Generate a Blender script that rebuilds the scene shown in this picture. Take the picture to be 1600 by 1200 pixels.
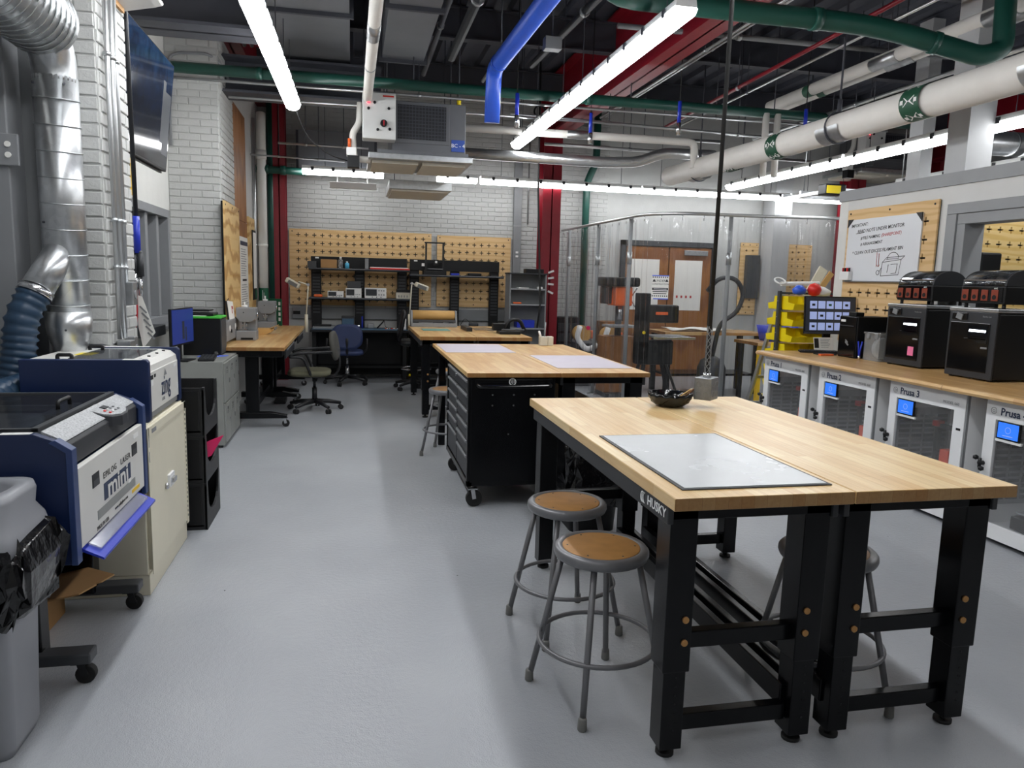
import bpy, bmesh, math, random
from mathutils import Vector, Matrix
random.seed(7)
for o in list(bpy.data.objects): bpy.data.objects.remove(o)
SC = bpy.context.scene
COL = SC.collection
PI = math.pi

# ---------------------------------------------------------------- camera
def make_camera():
    yaw, pitch, roll, f, h = 0.213198, -0.139723, -0.026617, 1157.95, 1.5
    fw = Vector((math.sin(yaw)*math.cos(pitch), math.cos(yaw)*math.cos(pitch), math.sin(pitch)))
    rt = Vector((math.cos(yaw), -math.sin(yaw), 0))
    dn = fw.cross(rt)
    c, s = math.cos(roll), math.sin(roll)
    r2 = c*rt + s*dn; d2 = -s*rt + c*dn
    cam = bpy.data.cameras.new('camera'); cam.sensor_fit = 'HORIZONTAL'; cam.sensor_width = 36
    cam.lens = f/1600*36; cam.clip_start = .05; cam.clip_end = 80
    o = bpy.data.objects.new('camera', cam); COL.objects.link(o)
    m = Matrix.Identity(4)
    for i in range(3): m[i][0], m[i][1], m[i][2] = r2[i], -d2[i], -fw[i]
    m[2][3] = h
    o.matrix_world = m
    SC.camera = o
make_camera()
w = bpy.data.worlds.new('world'); SC.world = w; w.use_nodes = True
w.node_tree.nodes['Background'].inputs[0].default_value = (.5, .55, .6, 1)
w.node_tree.nodes['Background'].inputs[1].default_value = .01
SC.view_settings.view_transform = 'Standard'
try: SC.view_settings.look = 'None'
except Exception: pass
SC.view_settings.gamma = 1
SC.view_settings.use_curve_mapping = False
SC.view_settings.exposure = 0.1
SC.cycles.max_bounces = 8; SC.cycles.diffuse_bounces = 4; SC.cycles.glossy_bounces = 4; SC.cycles.transparent_max_bounces = 14
LAMP = 27.0          # strength of the ceiling light diffusers

# ---------------------------------------------------------------- materials
def lin(h):
    h = h.lstrip('#'); r = []
    for i in (0, 2, 4):
        c = int(h[i:i+2], 16)/255
        r.append(c/12.92 if c <= .04045 else ((c+.055)/1.055)**2.4)
    return (r[0], r[1], r[2], 1)
MAT = {}
def newmat(name):
    m = bpy.data.materials.new(name); m.use_nodes = True
    MAT[name] = m
    nt = m.node_tree
    return m, nt, nt.nodes['Principled BSDF']
def setp(b, **k):
    for key, v in k.items():
        n = key.replace('_', ' ')
        if n in b.inputs: b.inputs[n].default_value = v
def M(name, hexc, rough=.5, metal=0.0, var=.08, scale=6.0, bump=0.0, bscale=None, spec=.5, rvar=0.0, coat=0.0):
    """procedural paint / plastic / metal: base colour with soft mottling, roughness variation and fine relief"""
    m, nt, b = newmat(name); N = nt.nodes; L = nt.links
    c = lin(hexc)
    tc = N.new('ShaderNodeTexCoord')
    no = N.new('ShaderNodeTexNoise'); no.inputs['Scale'].default_value = scale; no.inputs['Detail'].default_value = 4
    L.new(tc.outputs['Object'], no.inputs['Vector'])
    rp = N.new('ShaderNodeValToRGB')
    rp.color_ramp.elements[0].position = .3; rp.color_ramp.elements[1].position = .7
    rp.color_ramp.elements[0].color = tuple(max(0, x*(1-var)) for x in c[:3])+(1,)
    rp.color_ramp.elements[1].color = tuple(min(1, x*(1+var)) for x in c[:3])+(1,)
    L.new(no.outputs['Fac'], rp.inputs['Fac']); L.new(rp.outputs['Color'], b.inputs['Base Color'])
    setp(b, Roughness=rough, Metallic=metal, Specular_IOR_Level=spec, Coat_Weight=coat)
    if rvar:
        mr = N.new('ShaderNodeMapRange'); mr.inputs['To Min'].default_value = max(.02, rough-rvar); mr.inputs['To Max'].default_value = min(1, rough+rvar)
        L.new(no.outputs['Fac'], mr.inputs['Value']); L.new(mr.outputs['Result'], b.inputs['Roughness'])
    if bump:
        n2 = N.new('ShaderNodeTexNoise'); n2.inputs['Scale'].default_value = bscale or scale*8; n2.inputs['Detail'].default_value = 3
        L.new(tc.outputs['Object'], n2.inputs['Vector'])
        bp = N.new('ShaderNodeBump'); bp.inputs['Strength'].default_value = bump; bp.inputs['Distance'].default_value = .01
        L.new(n2.outputs['Fac'], bp.inputs['Height']); L.new(bp.outputs['Normal'], b.inputs['Normal'])
    return m
def emit(name, hexc, strength):
    m, nt, b = newmat(name)
    c = lin(hexc); setp(b, Base_Color=c, Emission_Color=c, Emission_Strength=strength, Roughness=.4)
    return m
def butcher(name, axis, c1, c2, rough=.32):
    """butcher block: staves running along the given axis, each with its own tone, plus stretched grain"""
    m, nt, b = newmat(name); N = nt.nodes; L = nt.links
    tc = N.new('ShaderNodeTexCoord'); mp = N.new('ShaderNodeMapping')
    if axis == 'y': mp.inputs['Rotation'].default_value = (0, 0, PI/2)
    L.new(tc.outputs['Object'], mp.inputs['Vector'])
    br = N.new('ShaderNodeTexBrick'); br.offset = .37; br.offset_frequency = 2; br.squash = 1
    br.inputs['Scale'].default_value = 1; br.inputs['Mortar Size'].default_value = 0.0004
    br.inputs['Brick Width'].default_value = .46; br.inputs['Row Height'].default_value = .042
    br.inputs['Color1'].default_value = lin(c1); br.inputs['Color2'].default_value = lin(c2); br.inputs['Mortar'].default_value = lin('#a98252')
    L.new(mp.outputs['Vector'], br.inputs['Vector'])
    m2 = N.new('ShaderNodeMapping'); m2.inputs['Scale'].default_value = (2.2, 45, 45)
    L.new(mp.outputs['Vector'], m2.inputs['Vector'])
    no = N.new('ShaderNodeTexNoise'); no.inputs['Scale'].default_value = 1.6; no.inputs['Detail'].default_value = 5; no.inputs['Distortion'].default_value = .6
    L.new(m2.outputs['Vector'], no.inputs['Vector'])
    big = N.new('ShaderNodeTexNoise'); big.inputs['Scale'].default_value = 2.4; big.inputs['Detail'].default_value = 2
    L.new(tc.outputs['Object'], big.inputs['Vector'])
    rp = N.new('ShaderNodeValToRGB'); rp.color_ramp.elements[0].position = .3; rp.color_ramp.elements[1].position = .75
    rp.color_ramp.elements[0].color = (.78, .7, .58, 1); rp.color_ramp.elements[1].color = (1, 1, 1, 1)
    L.new(no.outputs['Fac'], rp.inputs['Fac'])
    mx = N.new('ShaderNodeMix'); mx.data_type = 'RGBA'; mx.blend_type = 'MULTIPLY'; mx.inputs['Factor'].default_value = .75
    L.new(br.outputs['Color'], mx.inputs['A']); L.new(rp.outputs['Color'], mx.inputs['B'])
    r2 = N.new('ShaderNodeValToRGB'); r2.color_ramp.elements[0].position = .35; r2.color_ramp.elements[1].position = .6
    r2.color_ramp.elements[0].color = (.93, .86, .76, 1); r2.color_ramp.elements[1].color = (1, 1, 1, 1)
    L.new(big.outputs['Fac'], r2.inputs['Fac'])
    m3 = N.new('ShaderNodeMix'); m3.data_type = 'RGBA'; m3.blend_type = 'MULTIPLY'; m3.inputs['Factor'].default_value = .7
    L.new(mx.outputs['Result'], m3.inputs['A']); L.new(r2.outputs['Color'], m3.inputs['B'])
    # end grain: saw-cut stave ends soak up more finish and read darker
    sx = N.new('ShaderNodeSeparateXYZ'); L.new(tc.outputs['Normal'], sx.inputs[0])
    ab = N.new('ShaderNodeMath'); ab.operation = 'ABSOLUTE'; L.new(sx.outputs['Y' if axis == 'y' else 'X'], ab.inputs[0])
    gt = N.new('ShaderNodeMath'); gt.operation = 'GREATER_THAN'; gt.inputs[1].default_value = .9; L.new(ab.outputs[0], gt.inputs[0])
    m4 = N.new('ShaderNodeMix'); m4.data_type = 'RGBA'; m4.blend_type = 'MULTIPLY'; m4.inputs['B'].default_value = (.42, .33, .25, 1)
    L.new(gt.outputs[0], m4.inputs['Factor']); L.new(m3.outputs['Result'], m4.inputs['A'])
    L.new(m4.outputs['Result'], b.inputs['Base Color'])
    setp(b, Roughness=rough, Coat_Weight=.25, Coat_Roughness=.2)
    return m
def plywood(name, c1, c2, scale=(1, 1, 6), dist=9, rough=.6):
    m, nt, b = newmat(name); N = nt.nodes; L = nt.links
    tc = N.new('ShaderNodeTexCoord'); mp = N.new('ShaderNodeMapping'); mp.inputs['Scale'].default_value = scale
    L.new(tc.outputs['Object'], mp.inputs['Vector'])
    wv = N.new('ShaderNodeTexWave'); wv.wave_type = 'BANDS'; wv.bands_direction = 'Z'
    wv.inputs['Scale'].default_value = .8; wv.inputs['Distortion'].default_value = dist; wv.inputs['Detail'].default_value = 3; wv.inputs['Detail Scale'].default_value = .8
    L.new(mp.outputs['Vector'], wv.inputs['Vector'])
    rp = N.new('ShaderNodeValToRGB'); rp.color_ramp.elements[0].color = lin(c1); rp.color_ramp.elements[1].color = lin(c2)
    rp.color_ramp.elements[0].position = .1; rp.color_ramp.elements[1].position = .55
    L.new(wv.outputs['Fac'], rp.inputs['Fac']); L.new(rp.outputs['Color'], b.inputs['Base Color'])
    setp(b, Roughness=rough)
    return m
def clear(name, tint=(.93, .95, .96, 1), gloss=.06, rough=.05, haze=.03, fres=1.0):
    """thin clear sheet: mostly see-through, fresnel reflections, a trace of haze"""
    m, nt, b = newmat(name); N = nt.nodes; L = nt.links
    out = N['Material Output']; N.remove(b)
    tr = N.new('ShaderNodeBsdfTransparent'); tr.inputs[0].default_value = tint
    gl = N.new('ShaderNodeBsdfGlossy'); gl.inputs['Roughness'].default_value = rough; gl.inputs[0].default_value = (.95, .95, .95, 1)
    df = N.new('ShaderNodeBsdfDiffuse'); df.inputs[0].default_value = (.8, .8, .8, 1)
    lw = N.new('ShaderNodeLayerWeight'); lw.inputs['Blend'].default_value = .5
    fr = N.new('ShaderNodeMath'); fr.operation = 'POWER'; fr.inputs[1].default_value = 5; L.new(lw.outputs['Facing'], fr.inputs[0])
    ad = N.new('ShaderNodeMath'); ad.operation = 'ADD'; ad.inputs[1].default_value = gloss+.03; ad.use_clamp = True
    fm = N.new('ShaderNodeMath'); fm.operation = 'MULTIPLY'; fm.inputs[1].default_value = fres; L.new(fr.outputs[0], fm.inputs[0]); L.new(fm.outputs[0], ad.inputs[0])
    a = N.new('ShaderNodeMixShader'); a.inputs[0].default_value = haze
    L.new(tr.outputs[0], a.inputs[1]); L.new(df.outputs[0], a.inputs[2])
    c = N.new('ShaderNodeMixShader'); L.new(ad.outputs[0], c.inputs[0]); L.new(a.outputs[0], c.inputs[1]); L.new(gl.outputs[0], c.inputs[2])
    L.new(c.outputs[0], out.inputs['Surface'])
    return m
def spiral(name):
    """galvanised sheet: streaked, slightly anisotropic looking brightness"""
    m, nt, b = newmat(name); N = nt.nodes; L = nt.links
    tc = N.new('ShaderNodeTexCoord'); no = N.new('ShaderNodeTexVoronoi'); no.inputs['Scale'].default_value = 30
    L.new(tc.outputs['Object'], no.inputs['Vector'])
    rp = N.new('ShaderNodeValToRGB'); rp.color_ramp.elements[0].color = lin('#c2c5c7'); rp.color_ramp.elements[1].color = lin('#d6d8da')
    L.new(no.outputs['Color'], rp.inputs['Fac']); L.new(rp.outputs['Color'], b.inputs['Base Color'])
    setp(b, Metallic=.95, Roughness=.3)
    return m

# floor: grey epoxy with orange-peel relief
def floor_mat():
    m, nt, b = newmat('floor_epoxy'); N = nt.nodes; L = nt.links
    tc = N.new('ShaderNodeTexCoord')
    n1 = N.new('ShaderNodeTexNoise'); n1.inputs['Scale'].default_value = 1.1; n1.inputs['Detail'].default_value = 5
    L.new(tc.outputs['Object'], n1.inputs['Vector'])
    rp = N.new('ShaderNodeValToRGB'); rp.color_ramp.elements[0].color = lin('#a0a3a8'); rp.color_ramp.elements[1].color = lin('#aaadb1')
    rp.color_ramp.elements[0].position = .35; rp.color_ramp.elements[1].position = .65
    L.new(n1.outputs['Fac'], rp.inputs['Fac'])
    sp = N.new('ShaderNodeTexVoronoi'); sp.inputs['Scale'].default_value = 2.6
    L.new(tc.outputs['Object'], sp.inputs['Vector'])
    lt = N.new('ShaderNodeMath'); lt.operation = 'LESS_THAN'; lt.inputs[1].default_value = .012
    L.new(sp.outputs['Distance'], lt.inputs[0])
    mx = N.new('ShaderNodeMix'); mx.data_type = 'RGBA'; mx.inputs['B'].default_value = lin('#4a4a4a')
    L.new(lt.outputs[0], mx.inputs['Factor']); L.new(rp.outputs['Color'], mx.inputs['A'])
    L.new(mx.outputs['Result'], b.inputs['Base Color'])
    n2 = N.new('ShaderNodeTexNoise'); n2.inputs['Scale'].default_value = 190; n2.inputs['Detail'].default_value = 2
    L.new(tc.outputs['Object'], n2.inputs['Vector'])
    n3 = N.new('ShaderNodeTexNoise'); n3.inputs['Scale'].default_value = 45; n3.inputs['Detail'].default_value = 1
    L.new(tc.outputs['Object'], n3.inputs['Vector'])
    a = N.new('ShaderNodeMath'); a.operation = 'ADD'; L.new(n2.outputs['Fac'], a.inputs[0]); L.new(n3.outputs['Fac'], a.inputs[1])
    bp = N.new('ShaderNodeBump'); bp.inputs['Strength'].default_value = .32; bp.inputs['Distance'].default_value = .006
    L.new(a.outputs[0], bp.inputs['Height']); L.new(bp.outputs['Normal'], b.inputs['Normal'])
    setp(b, Roughness=.22, Specular_IOR_Level=.5)
floor_mat()
M('brick_paint', '#b6b7b5', .55, bump=.25, bscale=60, var=.04)
M('wall_paint', '#cfcfcd', .6, bump=.08, bscale=50, var=.02)
M('block_paint', '#d8d8d4', .6, bump=.15, bscale=40, var=.03)
M('grey_frame', '#85878a', .45, var=.04)
M('grey_trim', '#8f9193', .5, var=.03)
M('window_shade', '#7d7f80', .5, var=.05)
M('deck', '#42454f', .7, var=.15, scale=2)
M('dark_steel', '#40424a', .6, var=.15, scale=3)
M('duct_grey', '#73757a', .55, metal=.3, var=.08, scale=2)
M('red_steel', '#7c0b1d', .42, var=.08, bump=.1, bscale=30)
M('green_pipe', '#174a40', .4, var=.08)
M('white_pipe', '#dedbd5', .6, var=.03, bump=.1, bscale=20)
M('pvc', '#e3e3df', .4, var=.03)
M('blue_pipe', '#2f5cd0', .38, var=.06)
M('box_steel', '#8b8e90', .4, metal=.8, var=.12, scale=40)
M('galv', '#b6b9bb', .35, metal=.9, var=.1, scale=25)
spiral('spiral_steel')
M('conduit', '#c2c4c5', .32, metal=.85, var=.05)
M('foil', '#d5d7d8', .3, metal=.9, var=.1, bump=.6, bscale=30)
M('unit_grey', '#66686c', .5, metal=.25, var=.04)
M('grille_dark', '#23262b', .5, var=.1)
M('panel_beige', '#c9c4b6', .55, var=.05)
M('box_white', '#d6d7d5', .45, var=.03)
M('white', '#e6e6e4', .5, var=.02)
M('white_gloss', '#e2e3e4', .28, var=.02)
M('paper', '#e9e8e3', .8, var=.02)
M('black', '#101114', .42, var=.15, spec=.4)
M('black_metal', '#07080b', .26, var=.12, spec=.28)
M('black_gloss', '#0d0e10', .12, var=.1)
M('black_plastic', '#121316', .5, var=.1, bump=.1, bscale=90)
M('rubber', '#151515', .75, var=.1)
M('near_black', '#08090b', .5, var=.1, spec=.35)
M('dark_grey', '#3b3d40', .5, var=.08)
M('charcoal', '#2b2d31', .48, var=.08)
M('mid_grey', '#808284', .5, var=.05)
M('stool_grey', '#77777a', .38, metal=.35, var=.06)
M('hardboard', '#a87a45', .5, var=.12, scale=14)
M('laser_blue', '#11234a', .4, var=.05)
M('laser_blue_edge', '#2c3f6c', .4, var=.04)
M('laser_panel', '#d3d2cd', .42, var=.02)
M('speckle_grey', '#a9abad', .5, var=.35, scale=160)
M('cream', '#d8d2bd', .48, var=.03, rvar=.05)
M('locker', '#8e908c', .42, metal=.2, var=.06)
M('bin_grey', '#8b8d92', .45, var=.05)
M('bag', '#0c0c0e', .18, var=.1, bump=.8, bscale=14)
M('cardboard', '#ab8355', .8, var=.08, scale=5)
M('kraft', '#c39a5c', .7, var=.04)
M('hose_blue', '#243d55', .42, var=.1)
M('flex_black', '#1a1d22', .45, var=.1)
M('pink', '#d8185f', .4, var=.04)
M('note_pink', '#f07aa6', .7, var=.02)
M('blue_plastic', '#1f35b4', .35, var=.05)
M('blue_cloth', '#5a72d8', .8, var=.05)
M('blue_liquid', '#58b6dc', .3)
M('feeder_red', '#84351f', .45)
M('glass_dark', '#0a0c10', .06, var=.3, scale=2)
M('yellow', '#e8cf0c', .42, var=.04)
M('yellow_sign', '#e9bd1e', .5, var=.03)
M('orange', '#e2642a', .45, var=.05)
M('red', '#d8281f', .4, var=.05)
M('hose_red', '#a8202b', .45, var=.05)
M('green_lime', '#45b63d', .5, var=.05)
M('green_dark', '#155a3f', .5, var=.05)
M('mat_green', '#5f8f86', .6, var=.05)
M('mat_violet', '#b9b2bd', .45, var=.03)
M('mat_grey', '#c6c9cb', .26, var=.05, scale=3, rvar=.08)
M('mat_edge', '#2a2c2f', .5)
M('esd_blue', '#3c5a72', .55, var=.06)
M('olive', '#5b5a47', .85, var=.1, bump=.2, bscale=120)
M('chair_grey', '#45443f', .8, var=.1, bump=.2, bscale=120)
M('navy', '#1c2c55', .6, var=.08)
M('silver', '#c9cacc', .22, metal=.95, var=.05)
M('brass', '#b88a57', .35, metal=.8, var=.1)
M('wood_door', '#9c6234', .5, var=.2, scale=3)
M('wood_brown', '#8a5c32', .55, var=.2, scale=4)
M('ink_navy', '#20304f', .5, var=0)
M('ink_black', '#16171a', .6, var=0)
M('ink_red', '#b02a2a', .6, var=0)
M('ink_blue', '#2b4fa0', .5, var=0)
M('ink_white', '#eef0f0', .5, var=0)
M('whiteboard', '#dfe2e6', .2, var=.01, coat=.3)
M('cream_lamp', '#d9d3bf', .4, var=.03)
M('mica', '#6f6f6c', .5, var=.05)
M('basket', '#c5c2b5', .5, var=.05)
M('blue_sign', '#2b4da0', .45, var=.02)
M('arrow_green', '#1d4d38', .5, var=.02)
M('concrete_white', '#b4b5b6', .6, var=.03)
M('prusa_orange', '#e5502a', .45, var=.03)
M('bezel', '#0c0d10', .25, var=.05)
butcher('butcher_y', 'y', '#efd9ab', '#dfbc84')
butcher('butcher_x', 'x', '#dcb982', '#b98a52')
butcher('butcher_dark', 'y', '#e6c78f', '#cfa062')
butcher('worktop_wood', 'y', '#dcb880', '#c69c62', rough=.4)
plywood('ply', '#cfa973', '#dab885', dist=14)
plywood('ply_side', '#b98f56', '#dcbb80', scale=(3, 2, 2), dist=14)
plywood('ply_yellow', '#d9b56c', '#e3c586', dist=14)
plywood('oak_panel', '#8a5728', '#a56d38', scale=(9, 9, .6), dist=3)
plywood('door_wood', '#7d4c26', '#94602f', scale=(8, 8, .6), dist=3)
clear('curtain_vinyl', tint=(.955, .96, .965, 1), gloss=.015, rough=.04, haze=.018, fres=.8)
clear('acrylic', tint=(.95, .96, .97, 1), gloss=.02, rough=.03, haze=.05)
clear('glass_smoke', tint=(.5, .52, .55, 1), gloss=.02, rough=.05, haze=.015, fres=.35)
clear('clear_box', tint=(.8, .82, .83, 1), gloss=.06, rough=.15, haze=.16)
clear('amber_case', tint=(.55, .5, .48, 1), gloss=.05, rough=.05, haze=.02)
emit('lamp_diffuser', '#fbfdff', LAMP)
emit('lamp_diffuser_low', '#fbfdff', LAMP*.5)
emit('screen_blue', '#2b6bd6', .8)
emit('screen_tile', '#9aa9d8', .5)
emit('screen_dark', '#20242b', .6)
emit('screen_navy', '#1d2f74', .3)
emit('led_white', '#eef6ff', 9)
emit('led_red', '#ff3040', 4)

def tv_mat():
    m, nt, b = newmat('tv_picture'); N = nt.nodes; L = nt.links
    tc = N.new('ShaderNodeTexCoord'); sp = N.new('ShaderNodeSeparateXYZ'); L.new(tc.outputs['Object'], sp.inputs[0])
    mr = N.new('ShaderNodeMapRange'); mr.inputs['From Min'].default_value = 0; mr.inputs['From Max'].default_value = .85; L.new(sp.outputs['Z'], mr.inputs['Value'])
    no = N.new('ShaderNodeTexNoise'); no.inputs['Scale'].default_value = 7; no.inputs['Detail'].default_value = 6; no.inputs['Distortion'].default_value = 1; L.new(tc.outputs['Object'], no.inputs['Vector'])
    su = N.new('ShaderNodeMath'); su.operation = 'MULTIPLY_ADD'; su.inputs[1].default_value = .75; L.new(no.outputs['Fac'], su.inputs[0]); 
    m2 = N.new('ShaderNodeMath'); m2.operation = 'MULTIPLY_ADD'; m2.inputs[1].default_value = .7; m2.inputs[2].default_value = -.3; L.new(mr.outputs['Result'], m2.inputs[0]); L.new(m2.outputs[0], su.inputs[2])
    rp = N.new('ShaderNodeValToRGB'); e = rp.color_ramp.elements; e[0].position = .1; e[0].color = lin('#10141c'); e[1].position = .85; e[1].color = lin('#4f86c8')
    x = e.new(.35); x.color = lin('#28364c'); x = e.new(.55); x.color = lin('#2d4a78')
    L.new(su.outputs[0], rp.inputs['Fac']); L.new(rp.outputs['Color'], b.inputs['Emission Color']); b.inputs['Emission Strength'].default_value = .22
    setp(b, Base_Color=(.01, .01, .012, 1), Roughness=.08)
tv_mat()
# ---------------------------------------------------------------- geometry helpers
def chainmat(o):
    m = Matrix.Identity(4)
    while o is not None:
        m = o.matrix_basis @ m; o = o.parent
    return m
class MB:
    """collects shapes (world coordinates), then builds ONE mesh object"""
    def __init__(s): s.v = []; s.f = []; s.sm = []
    def add(s, vs, fs, smooth=False):
        n = len(s.v); s.v += [Vector(v) for v in vs]
        for f in fs: s.f.append([i+n for i in f]); s.sm.append(smooth)
        return s
    def box(s, x0, x1, y0, y1, z0, z1, m=None):
        vs = [Vector((x, y, z)) for z in (z0, z1) for y in (y0, y1) for x in (x0, x1)]
        if m is not None: vs = [m @ v for v in vs]
        return s.add(vs, [(0, 2, 3, 1), (4, 5, 7, 6), (0, 1, 5, 4), (2, 6, 7, 3), (0, 4, 6, 2), (1, 3, 7, 5)])
    def cb(s, c, d, m=None):
        """box by centre and size, m rotates about the centre"""
        T = Matrix.Translation(Vector(c)) @ (m.to_4x4() if m is not None else Matrix.Identity(4))
        return s.box(-d[0]/2, d[0]/2, -d[1]/2, d[1]/2, -d[2]/2, d[2]/2, T)
    def bar(s, p0, p1, wx, wy=None, up=(0, 0, 1)):
        """rectangular bar from p0 to p1"""
        p0 = Vector(p0); p1 = Vector(p1); wy = wy or wx
        d = (p1-p0).normalized(); u = Vector(up)
        if abs(d.dot(u)) > .98: u = Vector((1, 0, 0))
        a = d.cross(u).normalized(); b = a.cross(d)
        vs = []
        for p in (p0, p1):
            for i, j in ((-1, -1), (1, -1), (1, 1), (-1, 1)): vs.append(p + a*(i*wx/2) + b*(j*wy/2))
        return s.add(vs, [(0, 3, 2, 1), (4, 5, 6, 7), (0, 1, 5, 4), (1, 2, 6, 5), (2, 3, 7, 6), (3, 0, 4, 7)])
    def cyl(s, p0, p1, r0, r1=None, n=14, cap=True, smooth=True):
        p0 = Vector(p0); p1 = Vector(p1); r1 = r0 if r1 is None else r1
        d = (p1-p0).normalized(); u = Vector((0, 0, 1)) if abs(d.z) < .95 else Vector((1, 0, 0))
        a = d.cross(u).normalized(); b = d.cross(a)
        vs = []
        for p, r in ((p0, r0), (p1, r1)):
            for i in range(n):
                t = 2*PI*i/n; vs.append(p + a*(r*math.cos(t)) + b*(r*math.sin(t)))
        s.add(vs, [(i, (i+1) % n, n+(i+1) % n, n+i) for i in range(n)], smooth)
        if cap:
            k = len(s.v)-2*n
            s.f.append([k+i for i in range(n)][::-1]); s.sm.append(False)
            s.f.append([k+n+i for i in range(n)]); s.sm.append(False)
        return s
    def tube(s, pts, r, n=8, cap=True, closed=False):
        pts = [Vector(p) for p in pts]; rs = r if isinstance(r, (list, tuple)) else [r]*len(pts)
        k = len(pts); a = None; vs = []
        for i, p in enumerate(pts):
            if closed: d = (pts[(i+1) % k]-pts[i-1])
            else: d = (pts[min(i+1, k-1)]-pts[max(i-1, 0)])
            d.normalize()
            if a is None:
                u = Vector((0, 0, 1)) if abs(d.z) < .9 else Vector((1, 0, 0)); a = d.cross(u).normalized()
            else:
                a = (a - d*a.dot(d))
                if a.length < 1e-6: a = d.orthogonal()
                a.normalize()
            b = d.cross(a)
            for j in range(n):
                t = 2*PI*j/n; vs.append(p + a*(rs[i]*math.cos(t)) + b*(rs[i]*math.sin(t)))
        fs = []
        for i in range(k if closed else k-1):
            i2 = (i+1) % k
            for j in range(n): fs.append((i*n+j, i*n+(j+1) % n, i2*n+(j+1) % n, i2*n+j))
        base = len(s.v)
        s.add(vs, fs, True)
        if cap and not closed:
            s.f.append([base+j for j in range(n)][::-1]); s.sm.append(False)
            s.f.append([base+(k-1)*n+j for j in range(n)]); s.sm.append(False)
        return s
    def lathe(s, prof, c=(0, 0, 0), n=24, m=None, smooth=True):
        """profile (r, z) turned about the z axis through c"""
        T = Matrix.Translation(Vector(c)) @ (m.to_4x4() if m is not None else Matrix.Identity(4))
        vs = []; fs = []
        for r, z in prof:
            for i in range(n): vs.append(T @ Vector((r*math.cos(2*PI*i/n), r*math.sin(2*PI*i/n), z)))
        for k in range(len(prof)-1):
            for i in range(n): fs.append((k*n+i, k*n+(i+1) % n, (k+1)*n+(i+1) % n, (k+1)*n+i))
        base = len(s.v); s.add(vs, fs, smooth)
        if prof[0][0] > 1e-5: s.f.append([base+i for i in range(n)][::-1]); s.sm.append(False)
        if prof[-1][0] > 1e-5: s.f.append([base+(len(prof)-1)*n+i for i in range(n)]); s.sm.append(False)
        return s
    def prism(s, poly, ax, a, b, smooth=False):
        """polygon extruded along axis: ax x -> (y,z), y -> (x,z), z -> (x,y)"""
        n = len(poly); mk = {'x': lambda p, t: (t, p[0], p[1]), 'y': lambda p, t: (p[0], t, p[1]), 'z': lambda p, t: (p[0], p[1], t)}[ax]
        vs = [mk(p, a) for p in poly]+[mk(p, b) for p in poly]
        base = len(s.v)
        s.add(vs, [(i, (i+1) % n, n+(i+1) % n, n+i) for i in range(n)], smooth)
        s.f.append([base+i for i in range(n)][::-1]); s.sm.append(False)
        s.f.append([base+n+i for i in range(n)]); s.sm.append(False)
        return s
    def torus(s, c, R, r, n=28, m=8, rot=None):
        pts = []
        for i in range(n):
            p = Vector((R*math.cos(2*PI*i/n), R*math.sin(2*PI*i/n), 0))
            if rot is not None: p = rot @ p
            pts.append(Vector(c)+p)
        return s.tube(pts, r, m, closed=True)
    def grid(s, fn, nu, nv, smooth=True, thick=None):
        vs = [fn(i/nu, j/nv) for j in range(nv+1) for i in range(nu+1)]
        fs = [(j*(nu+1)+i, j*(nu+1)+i+1, (j+1)*(nu+1)+i+1, (j+1)*(nu+1)+i) for j in range(nv) for i in range(nu)]
        return s.add(vs, fs, smooth)
    def mesh(s, name, inv=None, fix=True):
        me = bpy.data.meshes.new(name)
        vs = [inv @ v for v in s.v] if inv is not None else s.v
        me.from_pydata([tuple(v) for v in vs], [], s.f)
        me.polygons.foreach_set('use_smooth', s.sm)
        if fix:
            bm = bmesh.new(); bm.from_mesh(me); bmesh.ops.recalc_face_normals(bm, faces=bm.faces); bm.to_mesh(me); bm.free()
        me.update()
        return me
    def build(s, name, mat, parent=None, bevel=0, fix=True, label=None, cat=None, group=None, kind=None, origin=None, solid=0):
        if parent is None:
            if origin is None:
                xs = [v.x for v in s.v]; ys = [v.y for v in s.v]; zs = [v.z for v in s.v]
                origin = ((min(xs)+max(xs))/2, (min(ys)+max(ys))/2, min(zs))
            inv = Matrix.Translation(-Vector(origin))
        else: inv = chainmat(parent).inverted()
        me = s.mesh(name, inv, fix)
        me.materials.append(MAT[mat])
        o = bpy.data.objects.new(name, me); COL.objects.link(o)
        if parent is None: o.location = origin
        else: o.parent = parent
        if solid:
            md = o.modifiers.new('thickness', 'SOLIDIFY'); md.thickness = solid; md.offset = 0
        if bevel:
            md = o.modifiers.new('bevel', 'BEVEL'); md.width = bevel; md.segments = 2; md.limit_method = 'ANGLE'; md.angle_limit = .6
        return tag(o, label, cat, group, kind)
def split(mb, name, mat, parent, bevel=0, **k):
    """build each connected piece of mb as an object of its own"""
    n = len(mb.v); par = list(range(n))
    def find(i):
        while par[i] != i: par[i] = par[par[i]]; i = par[i]
        return i
    for f in mb.f:
        for i in f[1:]: par[find(i)] = find(f[0])
    groups = {}
    for f, s in zip(mb.f, mb.sm): groups.setdefault(find(f[0]), []).append((f, s))
    out = []
    for g in groups.values():
        q = MB(); idx = {}
        for f, s in g:
            ff = []
            for i in f:
                if i not in idx: idx[i] = len(q.v); q.v.append(mb.v[i].copy())
                ff.append(idx[i])
            q.f.append(ff); q.sm.append(s)
        out.append(q.build(name, mat, parent, bevel, **k))
    return out
def tag(o, label=None, cat=None, group=None, kind=None):
    if label: o['label'] = label
    if cat: o['category'] = cat
    if group: o['group'] = group
    if kind: o['kind'] = kind
    return o
def thing(name, label, cat, loc=(0, 0, 0), rz=0, group=None):
    o = bpy.data.objects.new(name, None); COL.objects.link(o); o.empty_display_size = .1
    o.location = loc; o.rotation_euler = (0, 0, rz)
    return tag(o, label, cat, group)
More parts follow.
